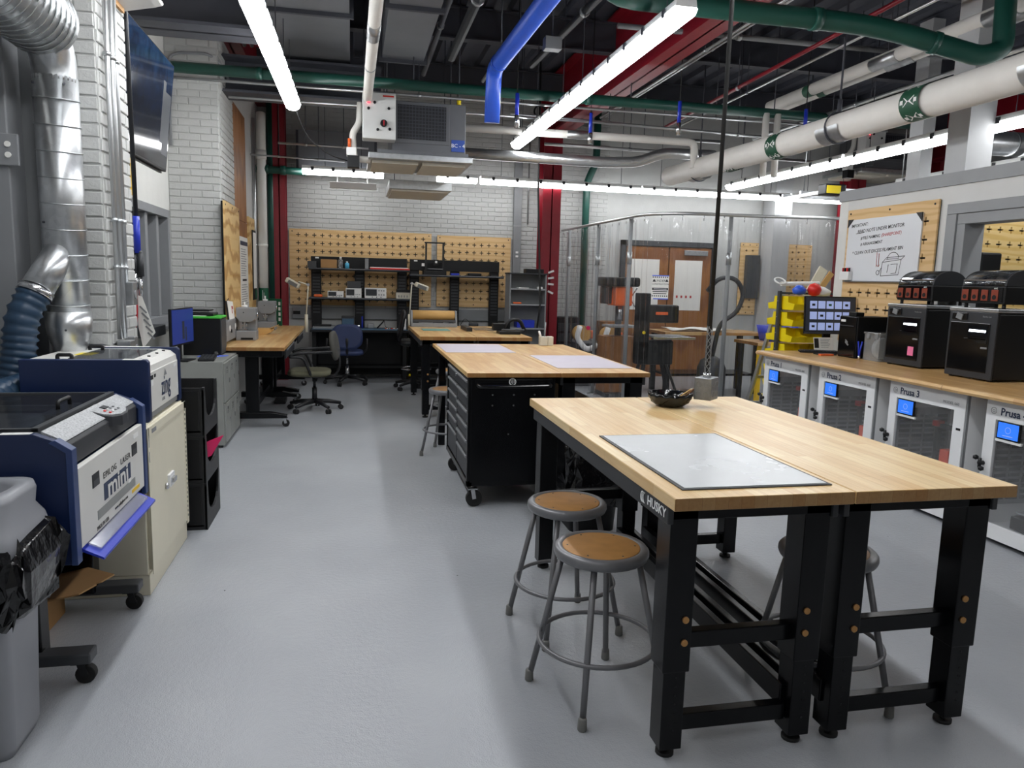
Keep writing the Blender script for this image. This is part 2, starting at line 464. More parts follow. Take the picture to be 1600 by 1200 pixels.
def copy_tree(o, parent=None):
    c = o.copy(); COL.objects.link(c)
    if parent is not None: c.parent = parent
    for ch in list(KIDS(o)): copy_tree(ch, c)
    return c
def KIDS(o): return [c for c in o.children]
def place(proto, loc, rz=0, label=None, group=None, first=False):
    r = proto if first else copy_tree(proto)
    r.location = loc; r.rotation_euler = (0, 0, rz)
    return tag(r, label, None, group)
RX = lambda a: Matrix.Rotation(a, 3, 'X')
RY = lambda a: Matrix.Rotation(a, 3, 'Y')
RZ = lambda a: Matrix.Rotation(a, 3, 'Z')
FONTM = {}
def text_mesh(s, size, spacing=1.0, bold=0.0):
    key = (s, size, spacing, bold)
    if key in FONTM: return FONTM[key]
    cu = bpy.data.curves.new('t', 'FONT'); cu.body = s; cu.size = size; cu.align_x = 'CENTER'; cu.align_y = 'CENTER'
    cu.extrude = .0004; cu.resolution_u = 2; cu.space_character = spacing; cu.offset = bold
    o = bpy.data.objects.new('t', cu)
    me = bpy.data.meshes.new_from_object(o)
    FONTM[key] = me
    bpy.data.objects.remove(o)
    return me
def text(s, size, mat, pos, face, parent, name='lettering', sx=1.0, shear=0.0, roll=0.0, spacing=1.0, bold=0.0):
    """flat lettering; face = direction it looks to: '-y', '+x', '-x' or '+z'"""
    me0 = text_mesh(s, size, spacing, bold)
    B = {'-y': Matrix(((1, 0, 0), (0, 0, -1), (0, 1, 0))), '+x': Matrix(((0, 0, 1), (1, 0, 0), (0, 1, 0))),
         '-x': Matrix(((0, 0, -1), (-1, 0, 0), (0, 1, 0))), '+z': Matrix.Identity(3)}[face]
    S = Matrix(((sx, shear, 0), (0, 1, 0), (0, 0, 1)))
    T = Matrix.Translation(Vector(pos)) @ (B @ RZ(roll) @ S).to_4x4()
    me = me0.copy(); me.transform(chainmat(parent).inverted() @ T)
    me.materials.clear(); me.materials.append(MAT[mat])
    o = bpy.data.objects.new(name, me); COL.objects.link(o); o.parent = parent
    return o
def one(name, mat, parent=None, **k):
    """decorator-free shortcut: one box part"""
    pass
def rrect(x0, x1, y0, y1, r, n=4):
    """rounded rectangle outline"""
    P = []
    for cx, cy, a in ((x1-r, y1-r, 0), (x0+r, y1-r, PI/2), (x0+r, y0+r, PI), (x1-r, y0+r, 1.5*PI)):
        for i in range(n+1): P.append((cx+r*math.cos(a+PI/2*i/n), cy+r*math.sin(a+PI/2*i/n)))
    return P
def bx(name, mat, parent, x0, x1, y0, y1, z0, z1, bevel=0, **k):
    return MB().box(x0, x1, y0, y1, z0, z1).build(name, mat, parent, bevel, fix=False, **k)
def struct(mb, name, mat, **k):
    return mb.build(name, mat, None, kind='structure', **k)
def castor(parent, x, y, r=.04, w=.028, fork='silver', wheel='rubber', ang=0.0):
    """swivel castor: wheel (mesh) with its fork as a sub-part"""
    R = RZ(ang)
    d = R @ Vector((1, 0, 0)); a = R @ Vector((0, 1, 0)); c = Vector((x, y, r)) + d*.012
    o = MB().cyl(c-a*(w/2), c+a*(w/2), r, n=18).cyl(c-a*(w/2+.004), c+a*(w/2+.004), r*.45, n=12).build('castor', wheel, parent, bevel=.003)
    m = MB()
    for s in (-1, 1):
        q = c + a*(s*(w/2+.007)); m.bar(q, Vector((x, y, r*2+.012))+a*(s*(w/2+.007)), .026, .004, up=tuple(a))
    m.cb((x, y, r*2+.014), (w+.03, w+.03, .006), R); m.cyl((x, y, r*2+.014), (x, y, r*2+.035), .011, n=8)
    m.build('fork', fork, o)
    return o
def pegboard(parent, name, ax, u0, u1, z0, z1, pos, out, thick, mat, du, dv, arm=.03, wid=.012, off=(0, 0), skip=None):
    """plywood board with a grid of real plus-shaped slots; ax 'y': board in x-z plane, 'x': board in y-z plane; out = +-1 side that faces the room"""
    mb = MB()
    nu = int((u1-u0-.04)/du); nv = int((z1-z0-.04)/dv)
    mu = (u1-u0-(nu-1)*du)/2 + off[0]; mv = (z1-z0-(nv-1)*dv)/2 + off[1]
    f0, f1 = pos, pos-out*thick
    def P(u, v, d): return (u, d, v) if ax == 'y' else (d, u, v)
    # cut lines
    def quad(a, b, c, d, dd): mb.add([P(a, c, dd), P(b, c, dd), P(b, d, dd), P(a, d, dd)], [(0, 1, 2, 3)])
    us = [u0]+[u0+mu+(i+.5)*du for i in range(nu-1)]+[u1]; vs = [z0]+[z0+mv+(j+.5)*dv for j in range(nv-1)]+[z1]
    w2 = wid/2
    for i in range(nu):
        for j in range(nv):
            cx = u0+mu+i*du; cz = z0+mv+j*dv
            a, b, c, d = us[i], us[i+1], vs[j], vs[j+1]
            if skip and skip(cx, cz): quad(a, b, c, d, f0); continue
            gu = [a, cx-arm, cx-w2, cx+w2, cx+arm, b]; gv = [c, cz-arm, cz-w2, cz+w2, cz+arm, d]
            hole = lambda p, q: (p == 2 and q in (1, 2, 3)) or (q == 2 and p in (1, 2, 3))
            # big pieces round the slot
            quad(a, b, c, gv[1], f0); quad(a, b, gv[4], d, f0)
            quad(a, gu[1], gv[1], gv[4], f0); quad(gu[4], b, gv[1], gv[4], f0)
            for p in (1, 3):
                for q in (1, 3): quad(gu[p], gu[p+1], gv[q], gv[q+1], f0)
            out12 = [(1, 2), (2, 2), (2, 1), (3, 1), (3, 2), (4, 2), (4, 3), (3, 3), (3, 4), (2, 4), (2, 3), (1, 3)]
            L = [(gu[p], gv[q]) for p, q in out12]
            for k in range(12):
                p, q = L[k], L[(k+1) % 12]
                mb.add([P(p[0], p[1], f0), P(q[0], q[1], f0), P(q[0], q[1], f1), P(p[0], p[1], f1)], [(0, 1, 2, 3)])
    for (a, c), (b, d) in (((u0, z0), (u1, z0)), ((u1, z0), (u1, z1)), ((u1, z1), (u0, z1)), ((u0, z1), (u0, z0))):
        mb.add([P(a, c, f0), P(b, d, f0), P(b, d, f1), P(a, c, f1)], [(0, 1, 2, 3)])
    o = mb.build(name, mat, parent, fix=False)
    return o
def pegthing(label, ax, u0, u1, z0, z1, wallpos, out, mat, du, dv, arm=.03, wid=.012, gap=.02, thick=.018, group=None, name='plywood_pegboard', skip=None, screws=True):
    base = ((u0+u1)/2, wallpos, z0) if ax == 'y' else (wallpos, (u0+u1)/2, z0)
    t = thing(name, label, 'pegboard', base, 0, group)
    f = wallpos+out*(gap+thick)
    pegboard(t, 'board', ax, u0, u1, z0, z1, f, out, thick, mat, du, dv, arm, wid, skip=skip)
    b0, b1 = sorted((wallpos+out*.001, wallpos+out*(gap-.001)))  # black sheet added behind the board to paint the shade inside the slots
    if ax == 'y': bx('slot_shade', 'near_black', t, u0+.005, u1-.005, b0, b1, z0+.005, z1-.005)
    else: bx('slot_shade', 'near_black', t, b0, b1, u0+.005, u1-.005, z0+.005, z1-.005)
    if screws:
        for u in (u0+.04, (u0+u1)/2, u1-.04):
            for z in (z0+.035, z1-.035):
                p = (u, f, z) if ax == 'y' else (f, u, z); q = (u, f+out*.004, z) if ax == 'y' else (f+out*.004, u, z)
                MB().cyl(p, q, .009, n=8).build('screw', 'ink_black', t, fix=False)
    return t
# ---------------------------------------------------------------- structure
struct(MB().box(-2.2, 12.2, -3.2, 11.6, -.1, 0), 'floor', 'floor_epoxy', origin=(0, 0, 0))
def make_ceiling():
    # ribbed steel deck, ribs running along y
    P = []; x = -2.2
    while x < 12.1:
        P += [(x, 4.4), (x+.1, 4.4), (x+.13, 4.46), (x+.27, 4.46)]; x += .3
    P += [(x, 4.4), (x, 4.55), (-2.2, 4.55)]
    return struct(MB().prism(P, 'y', -3.2, 11.6), 'ceiling', 'deck', origin=(0, 0, 4.4))
ceil = make_ceiling()
BR = {}
def brick_mesh(l, h, d, face):
    k = (round(l, 3), round(h, 3), d, face)
    if k not in BR:
        m = MB(); i = .004
        vs = []
        for (il, dd) in ((0, 0), (0, d-i), (i, d)):
            for a, b in ((-l/2+il, -h/2+il), (l/2-il, -h/2+il), (l/2-il, h/2-il), (-l/2+il, h/2-il)):
                vs.append((a, -dd, b) if face == 'y' else (dd, a, b))
        fs = [(r*4+k2, r*4+(k2+1) % 4, r*4+4+(k2+1) % 4, r*4+4+k2) for r in (0, 1) for k2 in range(4)]+[(8, 9, 10, 11)]
        m.add(vs, fs); me = m.mesh('brick'); me.materials.append(MAT['brick_paint']); BR[k] = me
    return BR[k]
def bricks(parent, face, u0, u1, z0, z1, pos, singles, course=.0677, length=.203, start=0.0, d=.009):
    """lay courses; singles(u, z) -> True for bricks that are their own part, the rest join one mesh"""
    base = chainmat(parent).inverted(); rest = MB(); n = 0
    row = 0; z = z0
    while z < z1-.02:
        u = u0 - (length/2 if row % 2 else 0) + start
        while u < u1:
            a, b = max(u, u0)+.004, min(u+length, u1)-.004
            if b-a > .03:
                dz = random.uniform(-.0015, .0015); dd = random.uniform(-.0025, .001)
                c = ((a+b)/2, pos-dd, z+course/2+dz) if face == 'y' else (pos+dd, (a+b)/2, z+course/2+dz)
                if singles(c[0] if face == 'y' else c[1], c[2]) and n < 298:
                    o = bpy.data.objects.new('brick', brick_mesh(b-a, course-.009, d, face)); COL.objects.link(o)
                    o.parent = parent; o.location = base @ Vector(c); n += 1
                else:
                    me = brick_mesh(b-a, course-.009, d, face)
                    rest.add([Vector(v.co)+Vector(c) for v in me.vertices], [list(p.vertices) for p in me.polygons])
            u += length
        z += course; row += 1
    if rest.f: rest.build('brickwork', 'brick_paint', parent, fix=False, kind='stuff')
# left wall: recessed wall with two window openings
W = -1.76
def wall_with_openings(mb, x0, x1, y0, y1, z0, z1, ops):
    ys = y0
    for a, b, c, d in ops:
        mb.box(x0, x1, ys, a, z0, z1); mb.box(x0, x1, a, b, z0, c); mb.box(x0, x1, a, b, d, z1); ys = b
    mb.box(x0, x1, ys, y1, z0, z1)
    return mb
struct(wall_with_openings(MB(), W-.24, W, -3.2, 8.0, 0, 4.4, [(1.6, 4.1, 1.0, 2.6), (5.3, 7.86, 1.0, 2.08)]), 'wall_left', 'block_paint', origin=(W, 0, 0))
def window(n, y0, y1, z0, z1, mull):
    t = thing('window_%d' % n, None, None, (W, (y0+y1)/2, z0)); t['kind'] = 'structure'
    m = MB(); x0, x1 = W-.12, W+.03; f = .075
    m.box(x0, x1, y0-f, y1+f, z1, z1+f).box(x0, x1, y0-f, y1+f, z0-f, z0).box(x0, x1, y0-f, y0, z0, z1).box(x0, x1, y1, y1+f, z0, z1)
    m.build('window_frame', 'grey_frame', t, .004)
    for y in mull: bx('mullion', 'grey_frame', t, x0, x1-.03, y-.04, y+.04, z0, z1, .004)
    ed = [y0]+list(mull)+[y1]
    for a, b in zip(ed[:-1], ed[1:]): bx('pane', 'window_shade', t, W-.115, W-.105, a+.02, b-.02, z0, z1)
    bx('window_sill', 'grey_frame', t, W-.1, W+.1, y0-f, y1+f, z0-f-.04, z0-f, .006)
    return t
window(1, 1.68, 4.02, 1.08, 2.52, (2.5, 3.25))
window(2, 5.4, 7.78, 1.08, 2.0, (6.55, 7.12, 7.5))
# brick piers standing proud of the left wall
p1 = struct(MB().box(W-.02, -1.28, 4.35, 4.85, 0, 4.4), 'wall_left_pier', 'brick_paint', origin=(-1.5, 4.35, 0))
bricks(p1, 'y', -1.76, -1.28, .82, 3.05, 4.35, lambda u, z: True, start=.08)
bricks(p1, 'x', 4.35, 4.85, .82, 3.05, -1.28, lambda u, z: True, start=.03)
p2 = struct(MB().box(W-.02, -1.28, 8.0, 8.86, 0, 4.4), 'wall_left_pier', 'brick_paint', origin=(-1.5, 8.0, 0))
bricks(p2, 'y', -1.76, -1.28, .8, 4.2, 8.0, lambda u, z: z < 3.7)
bricks(p2, 'x', 8.0, 8.86, .8, 4.2, -1.28, lambda u, z: False, start=.1)
struct(MB().box(W-.24, -1.3, 8.86, 11.6, 0, 4.4), 'wall_left_far', 'wall_paint', origin=(-1.5, 9, 0))
t = thing('wood_panel', 'tall brown wood panel on the left wall beyond the brick pier', 'panel', (-1.29, 9.36, .78))
for i in range(4):
    y = 8.89+i*.244
    bx('plank', 'oak_panel', t, -1.299, -1.283, y+.002, y+.242, .78, 2.1); bx('plank', 'oak_panel', t, -1.299, -1.283, y+.002, y+.242, 2.106, 3.36)
# back wall of painted brick
wb = struct(MB().box(-2.0, 12.2, 11.3, 11.6, 0, 4.4), 'wall_back', 'brick_paint', origin=(0, 11.3, 0))
bricks(wb, 'y', -1.25, 3.9, .95, 4.1, 11.3, lambda u, z: -.92 < u < 2.2 and 2.14 < z < 3.42)
struct(MB().box(-2.2, 12.2, -3.4, -3.2, 0, 4.4), 'wall_front', 'wall_paint', origin=(0, -3.2, 0))
struct(MB().box(12.2, 12.4, -3.4, 11.6, 0, 4.4), 'wall_right_far', 'wall_paint', origin=(12.2, 0, 0))
# right partition with the interior window
RXW = 4.65
struct(wall_with_openings(MB(), RXW, RXW+.12, -3.2, 6.45, 0, 2.33, [(2.2, 5.06, 1.0, 2.1)]), 'wall_right', 'wall_paint', origin=(RXW, 0, 0))
struct(MB().box(RXW-.015, RXW+.135, -3.2, 6.46, 2.33, 2.43), 'trim_1', 'grey_trim', origin=(RXW, 0, 2.33))
t = thing('window_3', None, None, (RXW, 3.6, 1.0)); t['kind'] = 'structure'
m = MB()
for a in ((2.2, 5.06, 2.02, 2.1), (2.2, 5.06, 1.0, 1.08), (2.2, 2.28, 1.08, 2.02), (4.98, 5.06, 1.08, 2.02)):
    m.box(RXW-.03, RXW+.15, *a)
m.box(RXW-.045, RXW-.001, 2.1, 5.16, 2.101, 2.18).box(RXW-.045, RXW-.001, 5.061, 5.16, .95, 2.1)
m.build('window_frame', 'grey_trim', t, .003)
# inner room behind the partition
struct(MB().box(RXW, 9.2, 6.45, 6.57, 0, 2.33), 'wall_inner', 'block_paint', origin=(7, 6.5, 0))
struct(MB().box(RXW-.01, 9.2, 6.435, 6.585, 2.33, 2.43), 'trim_2', 'grey_trim', origin=(7, 6.5, 2.33))
struct(MB().box(4.8, 5.04, 5.24, 5.46, 0, 4.4), 'column_grey', 'concrete_white', origin=(4.9, 5.35, 0))
struct(MB().box(6.1, 6.25, 7.3, 7.5, 0, 4.4), 'column_grey', 'concrete_white', origin=(6.17, 7.4, 0))
# red steel columns (I sections) at the back wall
def icol(x, y, wf, dp, name='column_red', mat='red_steel', turn=False):
    m = MB(); tf = .02
    m.box(x-wf/2, x+wf/2, y-dp/2, y-dp/2+tf, 0, 4.4).box(x-wf/2, x+wf/2, y+dp/2-tf, y+dp/2, 0, 4.4).box(x-.008, x+.008, y-dp/2, y+dp/2, 0, 4.4)
    return struct(m, name, mat, origin=(x, y, 0))
c1 = icol(-.99, 11.05, .17, .26)
c2 = icol(2.84, 10.85, .27, .3)
for i, (dz, a) in enumerate(((0, .35), (.09, .15), (.18, -.1), (.3, -.42))):
    MB().cb((2.86, 10.695, 1.63-dz), (.09, .004, .028), RY(-a)).build('white_mark', 'white', c2, fix=False)
c3 = icol(7.9, 10.9, .27, .3); c4 = icol(9.6, 11.0, .27, .3)
struct(MB().box(6.55, 6.85, 10.9, 11.25, 0, 4.4), 'column_white', 'concrete_white', origin=(6.7, 11, 0))
# red roof girders running front to back, dark cross beams
def ibeam(name, x0, y0, x1, y1, zb, h, wf, mat, tf=.025, tw=.02):
    m = MB()
    if abs(x1-x0) > abs(y1-y0):
        m.box(x0, x1, y0-wf/2, y0+wf/2, zb, zb+tf).box(x0, x1, y0-wf/2, y0+wf/2, zb+h-tf, zb+h).box(x0, x1, y0-tw/2, y0+tw/2, zb, zb+h)
    else:
        m.box(x0-wf/2, x0+wf/2, y0, y1, zb, zb+tf).box(x0-wf/2, x0+wf/2, y0, y1, zb+h-tf, zb+h).box(x0-tw/2, x0+tw/2, y0, y1, zb, zb+h)
    return struct(m, name, mat)
ibeam('beam_red', 2.92, -3.2, 2.92, 11.3, 3.6, .8, .26, 'red_steel')
ibeam('beam_red', -1.22, -3.2, -1.22, 11.3, 3.8, .6, .22, 'red_steel')
ibeam('beam_red', 9.3, -3.2, 9.3, 11.3, 3.6, .8, .26, 'red_steel')
ibeam('beam_grey', -1.76, 6.33, -.72, 6.33, 3.3, .5, .38, 'dark_steel')
ibeam('beam_grey', -1.3, 8.42, .3, 8.42, 3.3, .36, .4, 'dark_steel')
for i, y in enumerate((1.2, 3.6, 6.0, 8.4, 10.6)):
    ibeam('joist', -1.7, y, 12, y, 4.05, .33, .12, 'dark_steel', .015, .012)
# ---------------------------------------------------------------- ceiling lights
ROOF = [(-.78, .02, -2.1, 8.65, 3.664), (.26, .76, -2.1, 8.15, 3.664), (-1.35, -1.1, -3.2, 11.3, 3.8), (2.78, 3.06, -3.2, 11.3, 3.6), (9.16, 9.44, -3.2, 11.3, 3.6)]
def roof(x, y, z=0):
    """underside of whatever is overhead, to hang things from"""
    for a, b, c, d, h in ROOF:
        if a <= x <= b and c <= y <= d and h > z: return h
    for yj in (1.2, 3.6, 6.0, 8.4, 10.6):
        if abs(y-yj) < .06: return 4.05
    return 4.4
def light_strip(label, x0, y0, x1, y1, z, group, n_clip=7, lamp='lamp_diffuser'):
    """vapour-tight batten: grey housing, white diffuser below, dark latches, wire hangers"""
    t = thing('ceiling_light', label, 'light', ((x0+x1)/2, (y0+y1)/2, z), 0, group)
    p0 = Vector((x0, y0, z)); p1 = Vector((x1, y1, z)); d = (p1-p0).normalized(); a = d.cross(Vector((0, 0, 1))).normalized()
    def sec(prof, e0, e1, nm, mat, bev=0):
        m = MB(); k = len(prof); vs = []
        for e in (e0, e1):
            for u, v in prof: vs.append(e + a*u + Vector((0, 0, v)))
        m.add(vs, [(i, (i+1) % k, k+(i+1) % k, k+i) for i in range(k)]); m.f.append(list(range(k))[::-1]); m.sm.append(False)
        m.f.append([k+i for i in range(k)]); m.sm.append(False)
        return m.build(nm, mat, t, bev)
    sec([(-.07, .055), (.07, .055), (.062, .1), (-.062, .1)], p0, p1, 'housing', 'box_white')
    sec([(-.078, .054), (-.062, .01), (-.03, -.012), (.03, -.012), (.062, .01), (.078, .054)], p0+d*.004, p1-d*.004, 'diffuser', lamp, .006)
    L = (p1-p0).length
    for i in range(n_clip):
        q = p0 + d*(L*(i+.5)/n_clip)
        for s in (-1, 1):
            c = q + a*(s*.076) + Vector((0, 0, .062))
            MB().bar(c-d*.02, c+d*.02, .008, .05).build('latch', 'charcoal', t, fix=False)
    for e in (p0+d*.3, p1-d*.3):
        MB().cyl(e+Vector((0, 0, .1)), (e.x, e.y, roof(e.x, e.y)), .004, n=5).build('hanger_wire', 'dark_steel', t, fix=False)
    return t
G = 'ceiling strip lights'
ZL = 3.1
light_strip('short strip light at the far end of the left row, upper left', -.57, 7.88, -.58, 6.7, ZL, G, 4)
light_strip('long strip light cut by the top edge of the photo, left row', -.58, 6.68, -.61, 4.26, ZL, G)
light_strip('strip light of the left row, overhead just out of view', -.61, 4.24, -.63, 1.82, ZL, G)
light_strip('nearer strip light of the middle row, with rounded end above the work tables', 1.97, 6.82, 1.97, 4.42, ZL, G)
light_strip('farther strip light of the middle row, pointing at the green pipe', 1.97, 9.2, 1.97, 6.84, ZL, G)
light_strip('strip light of the middle row above the front tables, out of view', 1.97, 3.9, 1.97, 1.5, ZL, G)
light_strip('strip light of the middle row behind the photographer', 1.97, 1.2, 1.97, -1.2, ZL, G, lamp='lamp_diffuser_low')
light_strip('strip light of the left row behind the photographer', -.63, 1.2, -.63, -1.2, ZL, G, lamp='lamp_diffuser_low')
light_strip('short strip light by the back wall, left of the ceiling unit', -.66, 10.6, .42, 10.62, 2.84, G, 4, lamp='lamp_diffuser_low')
light_strip('short strip light by the back wall, just right of the ceiling unit', 1.15, 10.64, 1.72, 10.65, 2.84, G, 2, lamp='lamp_diffuser_low')
light_strip('long strip light by the back wall crossing the right red column', 1.77, 10.65, 4.2, 10.75, 2.84, G, lamp='lamp_diffuser_low')
light_strip('long strip light by the back wall above the clear curtain', 4.23, 10.75, 6.65, 10.72, 2.84, G, lamp='lamp_diffuser_low')
light_strip('strip light by the back wall ending at the grey partition', 6.68, 10.72, 7.9, 10.72, 2.84, G, 4, lamp='lamp_diffuser_low')
light_strip('strip light over the partition, far one of the right row', 5.06, 9.6, 5.1, 7.17, 2.8, G, lamp='lamp_diffuser_low')
light_strip('strip light over the partition ending at the square grey column', 5.1, 7.12, 5.12, 4.7, 2.8, G, lamp='lamp_diffuser_low')
light_strip('strip light over the partition, right of the square grey column', 5.12, 4.68, 5.14, 2.26, 2.8, G, lamp='lamp_diffuser_low')
light_strip('lower strip light seen between the two grey columns', 6.6, 8.2, 6.6, 6.95, 2.75, G, 4, lamp='lamp_diffuser_low')
light_strip('lower strip light just above the partition at the right edge', 6.6, 6.92, 6.6, 4.5, 2.75, G, lamp='lamp_diffuser_low')
light_strip('strip light inside the room behind the partition', 6.6, 4.48, 6.6, 2.0, 2.75, G, lamp='lamp_diffuser_low')
# ---------------------------------------------------------------- pipes
def rnd(pts, r, n=5):
    """round the corners of a polyline"""
    pts = [Vector(p) for p in pts]; out = [pts[0]]
    for i in range(1, len(pts)-1):
        a, b, c = pts[i-1], pts[i], pts[i+1]; u = (a-b); v = (c-b); rr = min(r, u.length*.45, v.length*.45)
        u.normalize(); v.normalize(); s, e = b+u*rr, b+v*rr
        for k in range(n+1):
            t = k/n; out.append(s*(1-t)**2 + b*(2*t*(1-t)) + e*t*t)
    out.append(pts[-1]); return out
def pipe(name, label, mat, pts, r, n=14, bend=.15, rings=(), ringmat=None, cat='pipe', group=None, hang=(), ringr=1.12):
    pts = rnd(pts, bend)
    t = thing(name, label, cat, tuple(pts[0]), 0, group)
    MB().tube(pts, r, n).build('run', mat, t)
    for p, q in rings: MB().cyl(p, q, r*ringr, n=n).build('band', ringmat or 'galv', t)
    for p in hang:
        m = MB().cyl((p[0], p[1], p[2]+r), (p[0], p[1], roof(p[0], p[1], p[2])), .006, n=6); m.build('hanger_rod', 'dark_steel', t, fix=False)
    return t
pipe('green_pipe', 'green pipe crossing the whole ceiling behind the strip lights', 'green_pipe', [(-1.7, 7.75, 3.38), (6.4, 7.85, 3.42)], .052,
     rings=[((-.9, 7.76, 3.385), (-.84, 7.76, 3.385)), ((2.4, 7.8, 3.4), (2.46, 7.8, 3.4))], ringmat='green_pipe', hang=[(.6, 7.78, 3.39), (2.9, 7.8, 3.4), (4.6, 7.82, 3.4)])
pipe('green_pipe', 'thick green pipe at the upper right with a bent elbow', 'green_pipe', [(1.6, 5.1, 4.38), (1.6, 5.1, 3.42), (3.75, 5.02, 3.39), (4.42, 4.8, 3.18), (4.56, 4.75, 3.22), (4.6, 4.85, 4.35)], .07, n=18, bend=.3,
     rings=[((4.1, 4.905, 3.28), (4.14, 4.893, 3.268)), ((3.2, 5.03, 3.395), (3.26, 5.03, 3.395))], ringmat='green_pipe', hang=[(2.2, 5.06, 3.4)])
pipe('green_pipe', 'short dark green pipe low in the back left corner', 'green_pipe', [(-1.29, 10.7, 2.88), (-.62, 10.7, 2.87)], .05, rings=[((-.95, 10.7, 2.875), (-.88, 10.7, 2.875)), ((-1.15, 10.7, 2.88), (-1.1, 10.7, 2.88))], ringmat='green_pipe', ringr=1.25)
pipe('green_pipe', 'vertical dark green pipe beside the left red column', 'green_pipe', [(-1.1, 10.95, .85), (-1.1, 10.95, 3.9)], .045)
pipe('green_pipe', 'vertical dark green pipe on the back wall behind the curtain', 'green_pipe', [(3.5, 11.15, .0), (3.5, 11.15, 3.0), (3.62, 11.1, 3.3), (3.62, 11.1, 4.38)], .055, bend=.1)
# large insulated white pipe
def big_pipe():
    z = 2.9; x = 4.19; r = .122
    t = thing('insulated_pipe', 'large white insulated pipe running over the printer bench', 'pipe', (x, 2, z))
    MB().tube([(x-.06, 9.5, z+.02), (x, 7, z), (x+.02, 4.4, z), (x+.03, .5, z+.02)], r, 28).build('insulation', 'white_pipe', t)
    for y in (8.75, 6.05, 3.95):
        b = MB()
        def fn(u, v, y=y): return (x+(r+.004)*math.cos(PI+PI*u), y-.16+.32*v, z+(r+.004)*math.sin(PI+PI*u))
        b.grid(fn, 16, 1).build('saddle', 'galv', t)
        m = MB().torus((x, y, z), r+.012, .007, 24, 6, RX(PI/2)); m.cyl((x, y, z+r+.02), (x, y, 4.4), .009, n=6).cyl((x, y, z+r+.02), (x, y, z+r+.12), .02, n=6); m.build('clevis_hanger', 'dark_steel', t)
    for y in (7.9, 6.95, 5.05):
        b = MB().cyl((x, y-.1, z), (x, y+.1, z), r+.003, n=28, cap=False).build('flow_marker', 'arrow_green', t)
        for k in range(6):
            a0 = 2*PI*k/6
            for s in (-1, 1):
                P = []
                for (v, w) in ((.0, 0), (.055, .3), (.055, .12), (.085, .12), (.085, -.12), (.055, -.12), (.055, -.3)):
                    th = a0+w; P.append((x+(r+.005)*math.cos(th), y+s*v, z+(r+.005)*math.sin(th)))
                MB().add(P, [tuple(range(7))]).build('arrow', 'white', b, fix=False)
big_pipe()
for x, r, l in ((4.82, .062, 'upper right white insulated pipe, left one of a pair'), (4.98, .048, 'upper right white insulated pipe, thinner right one of a pair')):
    t = pipe('insulated_pipe', l, 'white_pipe', [(x, 8.3, 3.6), (x, 1.5, 3.62)], r, rings=[((x, 6.15, 3.6), (x, 6.5, 3.6)), ((x, 4.9, 3.6), (x, 5.2, 3.6))], ringr=1.05, hang=[(x, 6.3, 3.6)])
    for y in (7.5, 4.2):
        MB().cyl((x, y-.06, 3.6), (x, y+.06, 3.6), r*1.03, n=14, cap=False).build('flow_marker', 'arrow_green', t)
pipe('insulated_pipe', 'white insulated pipe across the back, turning down at its right end', 'white_pipe', [(1.15, 8.7, 3.2), (4.04, 8.62, 3.2), (4.05, 8.62, 2.9)], .045, bend=.08, rings=[((2.45, 8.66, 3.2), (2.75, 8.65, 3.2))], ringr=1.06)
t = pipe('foil_duct', 'crinkled foil-wrapped flexible duct in front of the back wall', 'foil', [(1.2, 9.3, 3.02), (3.1, 9.1, 2.98), (3.5, 9.05, 3.0), (3.8, 9.0, 3.12), (4.5, 9.0, 3.13)], .065, cat='duct', bend=.12)
t = pipe('insulated_pipe', 'white insulated pipe dropping to the ceiling unit, from the top edge', 'white_pipe', [(.16, 3.5, 3.27), (.15, 7.9, 3.27), (.15, 8.05, 3.1)], .046, bend=.1, hang=[(.15, 6.6, 3.27), (.15, 5.5, 3.27)],
         rings=[((.155, 5.62, 3.27), (.155, 5.95, 3.27)), ((.152, 6.75, 3.27), (.152, 6.78, 3.27))], ringmat='galv', ringr=1.08)
pipe('blue_hose', 'bright blue plastic extraction pipe bending down in mid ceiling', 'blue_pipe', [(1.36, 3.2, 3.42), (1.27, 7.0, 3.4), (1.27, 7.06, 2.94)], .072, n=18, bend=.12, rings=[((1.273, 6.75, 3.4), (1.272, 6.8, 3.4))], ringmat='blue_pipe', ringr=1.06, hang=[(1.3, 5.6, 3.4), (1.275, 6.7, 3.4)])
pipe('insulated_pipe', 'white stub pipes above the big white pipe, left one', 'white_pipe', [(4.49, 7.78, 2.72), (4.49, 7.79, 3.4)], .036)
pipe('insulated_pipe', 'white stub pipes above the big white pipe, right one', 'white_pipe', [(4.63, 7.78, 2.72), (4.63, 7.79, 3.4)], .036)
